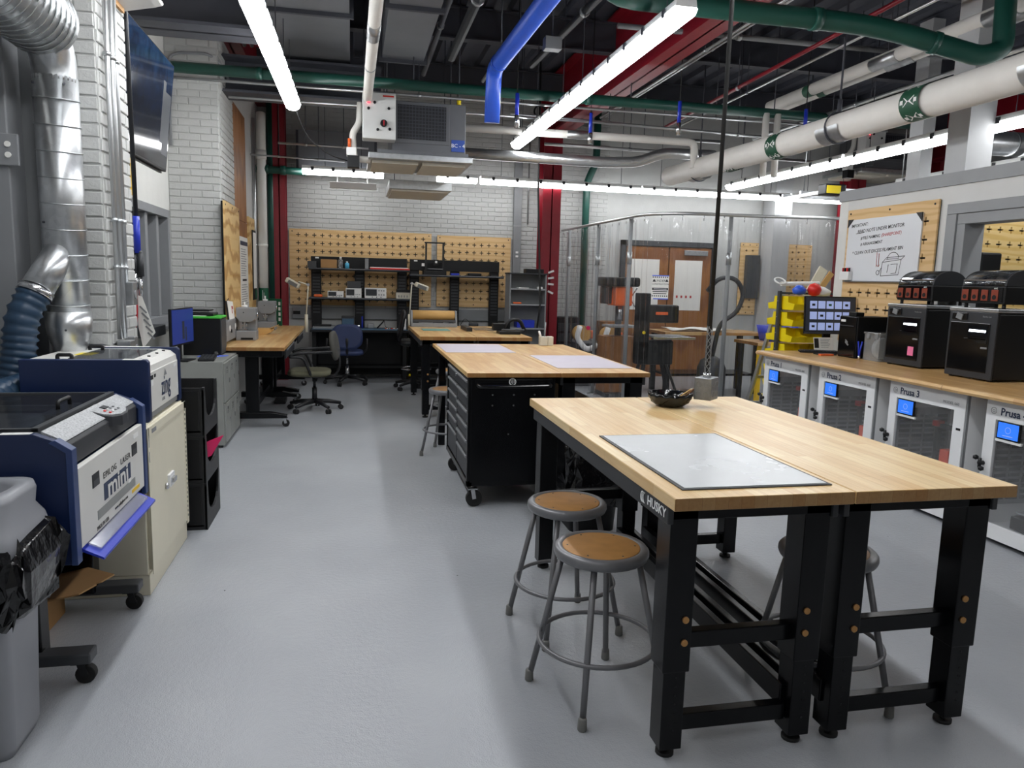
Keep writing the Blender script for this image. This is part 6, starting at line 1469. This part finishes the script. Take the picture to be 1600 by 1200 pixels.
mv(MB().box(-.1, .1, -.001, .001, 0, .12), (4.28, 6.11, ZW+.02), RX(-.25)).build('card', 'paper', t, fix=False); mv(MB().box(-.095, -.05, -.002, -.001, .02, .11), (4.28, 6.11, ZW+.02), RX(-.25)).build('dark_picture', 'ink_black', t, fix=False)
for i in range(6): mv(MB().box(-.03, .07-.01*(i % 3), -.002, -.001, .1-.015*i, .104-.015*i), (4.28, 6.11, ZW+.02), RX(-.25)).build('print_line', 'mid_grey', t, fix=False)
t = thing('computer_tower', 'black computer tower on the bench beside the clear container', 'computer', (4.35, 5.68, ZW)); bx('case', 'near_black', t, 4.2, 4.56, 5.56, 5.8, ZW, 1.265, .006); bx('front_bezel', 'black_gloss', t, 4.19, 4.2, 5.57, 5.79, ZW+.01, 1.26, .003); bx('label', 'white', t, 4.187, 4.19, 5.71, 5.77, 1.215, 1.235); bx('drive_slot', 'dark_grey', t, 4.188, 4.19, 5.6, 5.78, 1.18, 1.186); MB().cb((4.188, 5.67, 1.03), (.003, .05, .014), RX(.6)).build('logo_mark', 'mid_grey', t, fix=False); MB().cb((4.188, 5.675, 1.05), (.003, .04, .01), RX(.6)).build('logo_mark', 'mid_grey', t, fix=False)
on('card_reader', 'small black box on top of the computer tower', 'device', 4.22, 4.3, 5.62, 5.72, 1.266, 1.3, 'near_black'); on('second_screen', 'black screen back standing behind the clear container', 'screen', 4.56, 4.6, 5.28, 5.56, 1.06, 1.27, 'near_black'); o = bpy.data.objects['second_screen']; MB().box(4.57, 4.59, 5.4, 5.44, ZW, 1.06).box(4.5, 4.6, 5.34, 5.5, ZW, ZW+.01).build('stand', 'black', o, .003)
t = thing('clear_container', 'clear plastic container with a white spool beside the computer tower', 'container', (4.3, 5.4, ZW))
m = MB()
for a in ((4.23, 4.234, 5.31, 5.5), (4.45, 4.454, 5.31, 5.5), (4.23, 4.454, 5.31, 5.314), (4.23, 4.454, 5.496, 5.5)): m.box(*a, ZW+.002, 1.13)
m.box(4.23, 4.454, 5.31, 5.5, ZW+.001, ZW+.005); m.build('walls', 'clear_box', t); bx('lid', 'clear_box', t, 4.222, 4.462, 5.302, 5.508, 1.13, 1.145, .004)
for y in (5.35, 5.45): bx('latch', 'mid_grey', t, 4.222, 4.23, y-.02, y+.02, 1.09, 1.135, .003)
MB().cyl((4.34, 5.38, 1.01), (4.34, 5.43, 1.01), .09, n=28).build('spool', 'white', t)
t = thing('pliers', 'blue-handled cutters leaning on the clear container', 'pliers', (4.21, 5.53, ZW)); MB().tube([(4.215, 5.53, ZW+.005), (4.213, 5.54, ZW+.08), (4.215, 5.555, ZW+.15)], .007, 6).build('handle', 'blue_plastic', t); MB().tube([(4.215, 5.53, ZW+.005), (4.213, 5.52, ZW+.08), (4.215, 5.505, ZW+.15)], .007, 6).build('handle', 'blue_plastic', t); MB().cyl((4.215, 5.53, ZW+.001), (4.215, 5.53, ZW+.03), .012, n=8).build('jaw', 'silver', t)
on('parts_card', 'flat orange and black tool on the bench before the computer tower', 'tool', 4.06, 4.22, 5.83, 5.95, ZW, ZW+.012, 'near_black'); on('scraper', 'orange handled scraper on the bench before the computer tower', 'scraper', 4.03, 4.16, 5.79, 5.83, ZW, ZW+.015, 'orange')
# right wall: pegboard and whiteboard
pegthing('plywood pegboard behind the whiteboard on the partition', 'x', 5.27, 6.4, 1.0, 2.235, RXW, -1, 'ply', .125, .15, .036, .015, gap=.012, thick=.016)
t = thing('whiteboard', 'white dry-erase board with handwritten notes on the plywood pegboard', 'whiteboard', (4.61, 5.89, 1.57))
bx('panel', 'whiteboard', t, 4.608, 4.62, 5.42, 6.36, 1.575, 2.14); bx('tray', 'mid_grey', t, 4.59, 4.608, 5.44, 6.36, 1.565, 1.575)
for y, z, c in ((5.42, 2.14, 1), (6.36, 2.14, -1)): MB().add([(4.604, y-.004*c, z+.004), (4.604, y+.07*c, z+.004), (4.604, y-.004*c, z-.07)], [(0, 1, 2)]).build('corner_clip', 'black', t, fix=False, solid=.006)
def ink(s, y, z, size, mt='ink_black', roll=.05): text(s, size, mt, (4.607, y, z), '-x', t, 'handwriting', sx=.95, shear=.12, roll=roll, bold=.0002)
ink('IMPORTANT:', 6.2, 2.085, .042); ink('READ NOTE UNDER MONITOR', 5.92, 2.04, .045); ink('# FILE NAMING', 6.04, 1.97, .04); ink('(SHAREPOINT)', 5.77, 1.985, .04, 'ink_red'); ink('# ARRANGEMENT', 6.02, 1.915, .038); ink('* CLEAN OUT EXCESS FILAMENT BIN', 5.94, 1.845, .042)
MB().bar((4.606, 6.24, 2.01), (4.606, 6.13, 2.016), .002, .004).build('handwriting', 'ink_black', t, fix=False)
def stroke(P, mt='ink_black'): MB().tube([(4.6065, y, z) for y, z in P], .0024, 4).build('sketch_line', mt, t, fix=False)
stroke([(5.86, 1.62), (5.85, 1.74), (5.62, 1.76), (5.64, 1.63), (5.86, 1.62)]); stroke([(5.85, 1.74), (5.8, 1.78), (5.58, 1.79), (5.62, 1.76)]); stroke([(5.8, 1.765)]+[(5.72+.07*math.cos(a), 1.77+.055*math.sin(a)) for a in [PI*i/8 for i in range(9)]][::-1]); stroke([(5.78, 1.65), (5.77, 1.72)]); stroke([(5.74, 1.72), (5.66, 1.725), (5.67, 1.645), (5.73, 1.64)])
stroke([(5.9+.02*math.cos(a), 1.65+.02*math.sin(a)) for a in [2*PI*i/10 for i in range(11)]]); stroke([(5.88, 1.66), (5.86, 1.69)])
stroke([(5.93, 1.83), (5.925, 1.7)], 'ink_red'); stroke([(5.9, 1.82), (5.9, 1.7), (5.925, 1.72)], 'ink_red'); stroke([(5.9, 1.7), (5.885, 1.72)], 'ink_red')
t = thing('marker_holder', 'white cup of markers stuck at the lower left of the whiteboard', 'marker holder', (4.58, 6.32, 1.58)); bx('cup', 'white', t, 4.56, 4.606, 6.24, 6.37, 1.58, 1.66, .004)
for i in range(4): MB().cyl((4.583, 6.26+.03*i, 1.6), (4.583, 6.262+.03*i, 1.695), .009, n=8).build('marker', ['near_black', 'red', 'near_black', 'hose_red'][i], t)
# inside the room behind the partition window
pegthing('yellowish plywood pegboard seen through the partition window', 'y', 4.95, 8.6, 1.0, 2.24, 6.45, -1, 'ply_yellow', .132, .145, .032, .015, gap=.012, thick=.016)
t = thing('inner_cabinet', 'black tool box seen through the partition window', 'cabinet', (6.0, 6.25, 0)); bx('body', 'near_black', t, 5.88, 6.12, 6.1, 6.4, 1.1, 1.88, .02); bx('stand', 'charcoal', t, 5.9, 6.1, 6.12, 6.38, 0, 1.1, .005); MB().cyl((6.0, 6.1, 1.62), (6.0, 6.09, 1.62), .05, n=16).build('dial', 'silver', t)
# yellow bin rack
t = thing('bin_rack_frame', 'dark slotted steel rack carrying the yellow bins', 'rack', (4.4, 6.82, 0)); m = MB()
for x in (4.215, 4.9): m.box(x-.014, x+.014, 6.79, 6.83, .03, 1.46)
split(m, 'post', 'dark_grey', t, .002); bx('base', 'dark_grey', t, 4.2, 4.92, 6.6, 7.02, 0, .03)
for k in range(8): bx('rail', 'dark_grey', t, 4.23, 4.9, 6.8, 6.82, .33+.16*k-.02, .33+.16*k, .001)
for k in range(7): MB().cyl((4.2, 6.81, .4+.16*k), (4.197, 6.81, .4+.16*k), .006, n=6).build('slot_hole', 'galv', t)
bin0 = thing('yellow_bin', 'x', 'bin', (0, 0, 0)); w, dp, h = .165, .19, .135
MB().box(0, w, -.02, 0, 0, h).box(0, w, -dp, 0, 0, .006).build('back_and_floor', 'yellow', bin0)
for x in (0, w-.006): MB().prism([(0, 0), (-dp, 0), (-dp-.02, .06), (-dp*.55, .075), (-dp*.5, h), (0, h)], 'x', x, x+.006).build('side_wall', 'yellow', bin0)
MB().prism([(-dp, 0), (-dp-.02, .06), (-dp-.026, .06), (-dp-.006, 0)], 'x', 0, w).build('front_lip', 'yellow', bin0)
GB = 'yellow bins on the rack'; first = True
for side, yy, rz in ((0, 6.785, 0), (1, 6.835, PI)):
    for c in range(4):
        for r in range(7):
            x = 4.235+.17*c; z = .3+.16*r
            nm = ['top', 'second', 'third', 'fourth', 'fifth', 'sixth', 'lowest'][6-r]; cn = ['first', 'second', 'third', 'fourth'][c]
            if side == 1 and c > 0: continue
            lab = ('yellow bin on the curtain side of the rack, %s row from the top' % nm) if side else ('yellow bin facing the room, %s row, %s from the dark post' % (nm, cn))
            place(bin0, (x if not side else x+.165, yy, z+.015), rz, lab, GB, first); first = False
t = thing('tool_heap', 'red round cap and blue cloth heaped on the top yellow bins', 'supplies', (4.4, 6.7, 1.4)); MB().lathe([(.001, -.07), (.05, -.05), (.07, 0), (.05, .05), (.001, .07)], (4.5, 6.66, 1.48), 16).build('red_cap', 'red', t); MB().lathe([(.001, -.05), (.06, -.03), (.07, .01), (.03, .05), (.001, .055)], (4.36, 6.7, 1.47), 14).build('blue_cloth', 'blue_pipe', t); MB().lathe([(.001, -.05), (.09, -.03), (.1, .01), (.03, .05), (.001, .055)], (4.6, 6.7, 1.46), 14).build('white_bag', 'white', t)
t = thing('white_tube', 'white roll lying on top of the yellow bin rack', 'roll', (4.5, 6.85, 1.52)); MB().cyl((4.24, 6.84, 1.53), (4.68, 6.86, 1.545), .022, n=12).build('tube', 'paper', t); MB().torus((4.22, 6.83, 1.56), .055, .008, 18, 6, RX(.6)).build('cable_loop', 'white', t)
t = thing('long_papers', 'pale boards leaning behind the yellow bins', 'boards', (4.75, 6.95, 1.4)); MB().cb((4.72, 6.98, 1.55), (.1, .02, .35), RY(.5)).build('board', 'cream', t); MB().cb((4.82, 7.0, 1.52), (.06, .02, .34), RY(.6)).build('board', 'kraft', t)
t = thing('folding_ladder', 'grey aluminium ladder leg leaning beside the yellow bins', 'ladder', (4.2, 7.1, 0)); MB().bar((4.05, 7.12, 0), (4.42, 7.12, 1.42), .05, .025).build('rail', 'galv', t); MB().bar((4.4, 7.14, 0), (4.46, 7.14, 1.42), .05, .025).build('rail', 'galv', t)
for k in range(4): MB().box(4.13+.08*k, 4.43, 7.11, 7.15, .25+.28*k, .28+.28*k).build('rung', 'galv', t)
# ---------------------------------------------------------------- clear curtain enclosure
ZR = 2.25
path = [Vector((3.08, 10.95)), Vector((3.1, 9.5)), Vector((3.12, 8.2))]
path += [Vector((3.72-.6*math.cos(a), 8.1-.6*math.sin(a))) for a in [PI/2*i/10 for i in range(11)]]
path += [Vector((4.3, 7.46)), Vector((5.0, 7.32)), Vector((5.8, 7.2))]
cum = [0]
for a, b in zip(path[:-1], path[1:]): cum.append(cum[-1]+(b-a).length)
def at_s(s):
    s = max(0, min(cum[-1]-1e-6, s))
    for i in range(len(path)-1):
        if s <= cum[i+1]:
            f = (s-cum[i])/(cum[i+1]-cum[i]); p = path[i].lerp(path[i+1], f); d = (path[i+1]-path[i]).normalized(); return p, Vector((-d.y, d.x))
t = thing('vinyl_curtain', 'clear vinyl curtain on a curved rail around the machine corner', 'curtain', (3.7, 8.2, 0))
MB().tube([(p.x, p.y, ZR) for p in path], .018, 10).build('rail', 'conduit', t)
for (x, y) in ((3.09, 10.7), (3.105, 9.4), (3.13, 8.3), (3.99, 7.53), (5.6, 7.24)):
    po = MB().cyl((x+.05, y+.05, 0), (x+.05, y+.05, ZR), .024, n=14).build('pole', 'mid_grey', t); MB().cyl((x+.05, y+.05, 1.72), (x+.05, y+.05, 1.86), .03, n=14).build('sleeve', 'galv', po); MB().cyl((x+.05, y+.05, 0), (x+.05, y+.05, .012), .07, n=16).build('base_plate', 'galv', po)
random.seed(11)
NPAN = 6; seg = cum[-1]/NPAN
for k in range(NPAN):
    s0, s1 = k*seg+.004, (k+1)*seg-.004; ph = [random.uniform(0, 6) for _ in range(4)]
    def fn(u, v):
        s = s0+(s1-s0)*u; p, n = at_s(s)
        top = v; w = .022*math.sin(s*21+ph[0]) + .014*math.sin(s*47+ph[1]+v*1.3) + .012*math.sin(s*9+ph[2]+v*3)
        w += .012*(v**3)*math.sin(s*75+ph[3]) + .006*math.sin(v*30+s*15)*v*v
        return (p.x+n.x*w, p.y+n.y*w, .05+(ZR-.09)*v)
    MB().grid(fn, 110, 26).build('vinyl_panel', 'curtain_vinyl', t, fix=False)
for k in range(26):
    p, n = at_s(.08+k*(cum[-1]-.16)/25); MB().tube([(p.x, p.y, ZR-.07), (p.x, p.y, ZR-.015)], .004, 5).build('hook', 'silver', t, fix=False)
t = thing('warning_sign', 'white UNDER CONSTRUCTION notice taped to the clear curtain', 'sign', (3.29, 7.64, 1.33)); RS = Vector((3.27, 7.62, 1.33))
def sg(x0, x1, z0, z1, d, nm, mt): mv(MB().box(x0, x1, -d, -d+.0012, z0, z1), RS, RZ(-.35)).build(nm, mt, t, fix=False)
sg(-.09, .09, 0, .26, 0, 'sheet', 'paper'); sg(-.09, .09, .25, .262, .0013, 'tape', 'blue_cloth'); sg(-.07, .09, .0, .012, .0013, 'tape', 'blue_cloth')
for i in range(8): sg(-.085+.022*i, -.074+.022*i, .232, .246, .0013, 'hazard_stripe', 'ink_black'); sg(-.085+.022*i, -.074+.022*i, .03, .044, .0013, 'hazard_stripe', 'ink_black')
sg(-.085, .085, .1, .125, .0013, 'black_band', 'ink_black')
def sgt(s, size, z, mt='ink_black'):
    o = text(s, size, mt, (0, 0, 0), '-y', t); 
    me = o.data; me.transform(chainmat(t)); me.transform(Matrix.Translation(RS) @ RZ(-.35).to_4x4() @ Matrix.Translation((0, -.0022, z))); me.transform(chainmat(t).inverted())
sgt('UNDER', .034, .2); sgt('CONSTRUCTION', .023, .165); sg(-.07, .07, .109, .116, .0026, 'band_print', 'ink_white'); sg(-.08, .08, .081, .089, .0013, 'print_line', 'ink_black'); sg(-.075, .07, .06, .067, .0013, 'print_line', 'ink_black')
for s in (-1, 1):
    mv(MB().add([(s*.068-.018, -.002, .19), (s*.068+.018, -.002, .19), (s*.068, -.002, .222)], [(0, 1, 2)]), RS, RZ(-.35)).build('triangle_mark', 'ink_black', t, fix=False)
# ---------------------------------------------------------------- machines behind the curtain
t = thing('drill_press', 'black and orange drill press behind the curtain, left', 'drill press', (3.45, 9.35, 0)); x, y = 3.42, 9.3
bx('base', 'charcoal', t, x-.2, x+.25, y-.2, y+.25, .0, .06, .006); MB().cyl((x+.05, y+.12, .06), (x+.05, y+.12, 1.3), .045, n=16).build('column', 'dark_grey', t); bx('head', 'orange', t, x-.1, x+.14, y-.14, y+.2, 1.2, 1.45, .02); bx('belt_cover', 'near_black', t, x-.24, x+.22, y-.2, y+.25, 1.45, 1.57, .03); bx('motor', 'charcoal', t, x-.2, x-.08, y, y+.2, 1.22, 1.45, .02); MB().cyl((x, y-.06, 1.02), (x, y-.06, 1.2), .03, n=12).build('quill', 'silver', t); bx('table', 'mid_grey', t, x-.18, x+.2, y-.18, y+.12, .92, .95, .005)
m = MB()
for k in range(3): m.cyl((x+.14, y-.05, 1.3), (x+.2, y-.05+.16*math.cos(2.1*k), 1.3+.16*math.sin(2.1*k)), .008, n=6)
split(m, 'feed_handle', 'silver', t); 
bx('cabinet', 'wood_brown', t, x-.2, x+.22, y-.1, y+.2, .06, .8, .006)
t = thing('band_saw', 'black band saw on splayed legs behind the curtain', 'band saw', (3.6, 8.7, 0)); x, y = 3.5, 8.65
bx('column', 'near_black', t, x-.07, x+.07, y-.08, y+.1, .55, 1.38, .01); bx('upper_arm', 'near_black', t, x-.07, x+.45, y-.08, y+.1, 1.02, 1.24, .02); bx('lower_box', 'near_black', t, x-.07, x+.4, y-.08, y+.1, .5, .8, .02); bx('saw_table', 'mid_grey', t, x+.1, x+.55, y-.22, y+.16, .84, .865, .004); bx('fence_bar', 'silver', t, x+.05, x+.6, y-.26, y-.23, .83, .86, .003); bx('name_plate', 'orange', t, x+.14, x+.3, y-.083, y-.08, 1.12, 1.155); MB().cyl((x-.01, y-.09, .9), (x-.01, y-.1, .9), .02, n=10).build('switch', 'yellow', t)
for dx, dy in ((-.1, -.16), (.5, -.16), (-.1, .2), (.5, .2)): MB().bar((x+.17+(dx-.2)*.5, y+dy*.4, .5), (x+dx, y+dy, .0), .045, .03).build('leg', 'near_black', t)
def sander(label, x, y):
    t = thing('belt_sander', label, 'sander', (x, y, 0), 0, 'sanders behind the curtain'); bx('cabinet', 'charcoal', t, x-.15, x+.15, y-.15, y+.15, 0, .62, .008); MB().cyl((x-.05, y-.1, .75), (x-.05, y+.08, .75), .12, n=22).build('disc_cover', 'kraft', t); bx('motor', 'orange', t, x, x+.14, y-.08, y+.08, .68, .8, .02); MB().tube(rnd([(x-.1, y-.1, .86), (x-.16, y-.14, .7), (x-.02, y-.2, .52), (x+.14, y-.2, .6)], .12), .04, 12).build('dust_hose', 'white_gloss', t); MB().cyl((x+.02, y-.12, .84), (x+.02, y-.08, .84), .03, n=12).build('red_knob', 'pink', t)
    bx('bed', 'mid_grey', t, x-.14, x+.15, y-.15, y+.15, .62, .66, .004)
sander('sander with white dust hose behind the curtain, left one', 3.3, 10.35); sander('sander with white dust hose behind the curtain, right one', 3.62, 10.05)
t = thing('machine_bench', 'wood-top bench with papers behind the curtain', 'bench', (4.8, 9.6, 0)); bx('benchtop', 'butcher_x', t, 4.1, 5.6, 9.3, 9.95, .82, .86, .003)
for xx in (4.15, 5.48):
    for yy in (9.35, 9.83): bx('leg', 'black_metal', t, xx, xx+.07, yy, yy+.07, 0, .82, .004)
bx('shelf', 'black_metal', t, 4.2, 5.5, 9.4, 9.9, .25, .28)
MB().grid(lambda u, v: (4.25+.9*u, 9.4+.4*v, .872+.03*math.sin(5*u+2*v)**2), 14, 6).build('paper_sheets', 'paper', None, label='rumpled paper sheets on the bench behind the curtain', cat='paper', solid=.004)
t = thing('vacuum_hose', 'black hose arching up behind the clear curtain', 'hose', (5.0, 9.1, 0)); MB().tube(rnd([(4.55, 9.05, 1.42), (4.7, 9.05, 1.6), (4.95, 9.05, 1.6), (5.08, 9.05, 1.4), (5.0, 9.05, 1.15), (4.75, 9.05, 1.0), (4.7, 9.1, .55)], .15), .03, 10).build('hose', 'flex_black', t); MB().lathe([(.17, 0), (.19, .05), (.19, .4), (.15, .5), (.05, .56)], (4.7, 9.1, 0), 20).build('vacuum_body', 'charcoal', t)
t = thing('blue_tote', 'blue plastic tote on a bench behind the curtain', 'tote', (5.4, 8.7, .8)); loft(MB(), [ring(5.22, 5.58, 8.6, 8.85, .03, .8), ring(5.18, 5.62, 8.56, 8.89, .04, 1.0)]).build('tote', 'blue_plastic', t); MB().lathe([(.001, -.03), (.1, -.01), (.12, .02), (.001, .06)], (5.42, 8.72, 1.02), 12).build('white_cloth', 'white', t)
t = thing('side_bench', 'low wooden side bench under the blue tote behind the curtain', 'bench', (5.4, 8.7, 0)); bx('benchtop', 'butcher_x', t, 4.95, 6.2, 8.4, 9.0, .76, .8, .003)
for xx in (5.0, 6.1):
    for yy in (8.45, 8.9): bx('leg', 'yellow_sign' if xx < 5.5 and yy < 8.6 else 'black_metal', t, xx, xx+.05, yy, yy+.05, 0, .76)
t = thing('mid_wood_box', 'brown wooden cabinet low behind the clear curtain', 'cabinet', (4.4, 10.9, 0)); bx('carcass', 'wood_brown', t, 3.75, 4.12, 10.85, 11.2, 0, .9, .005); bx('door', 'oak_panel', t, 3.77, 4.1, 10.835, 10.85, .05, .88, .003)
# wooden double door in the back wall
t = thing('door_1', None, None, (4.95, 11.28, 0)); t['kind'] = 'structure'
for x0, x1 in ((4.22, 4.94), (4.96, 5.68)):
    d = bx('door_leaf', 'door_wood', t, x0, x1, 11.24, 11.29, 0, 2.08, .003); bx('paper_cover', 'paper', d, x0+.1, x1-.15, 11.235, 11.24, 1.08, 1.88)
m = MB().box(4.14, 4.21, 11.22, 11.3, 0, 2.17).box(5.69, 5.76, 11.22, 11.3, 0, 2.17).box(4.14, 5.76, 11.22, 11.3, 2.09, 2.17); m.build('door_frame', 'dark_grey', t, .003)
bx('door_closer', 'galv', t, 5.2, 5.6, 11.2, 11.235, 1.96, 2.04, .004)
for i in range(4): bx('red_print', 'ink_red', t, 5.1+.08*i, 5.13+.08*i, 11.232, 11.235, 1.28, 1.32)
pegthing('plywood pegboard with dark hoses on the back wall behind the curtain', 'y', 6.2, 6.52, 1.03, 2.2, 11.29, -1, 'ply', .112, .115, .02, .012, group=None)
pegthing('plywood pegboard right of the white column behind the curtain', 'y', 6.9, 7.5, 1.03, 2.2, 11.29, -1, 'ply', .112, .115, .02, .012)
on('tool_board', 'dark grey tool panel hung on the pegboard behind the curtain', 'panel', 6.28, 6.5, 11.15, 11.24, 1.3, 2.0, 'dark_grey')
t = thing('window_4', None, None, (8.9, 11.28, 1.0)); t['kind'] = 'structure'; m = MB()
for a in ((8.3, 8.38, 1.0, 2.1), (9.9, 9.98, 1.0, 2.1), (8.3, 9.98, 2.02, 2.1), (8.3, 9.98, 1.0, 1.08), (9.1, 9.17, 1.0, 2.1)): m.box(a[0], a[1], 11.22, 11.3, a[2], a[3])
m.build('window_frame', 'grey_frame', t, .003); bx('pane', 'window_shade', t, 8.38, 9.9, 11.27, 11.28, 1.08, 2.02)
t = thing('black_cabinet', 'low black cabinets along the back wall behind the red column', 'cabinet', (3.24, 11.1, 0)); bx('body', 'near_black', t, 3.06, 3.42, 11.0, 11.28, 0, .95, .005)
for i in range(5): bx('slat', 'charcoal', t, 3.08, 3.4, 10.985, 11.0, .1+.16*i, .22+.16*i, .003)
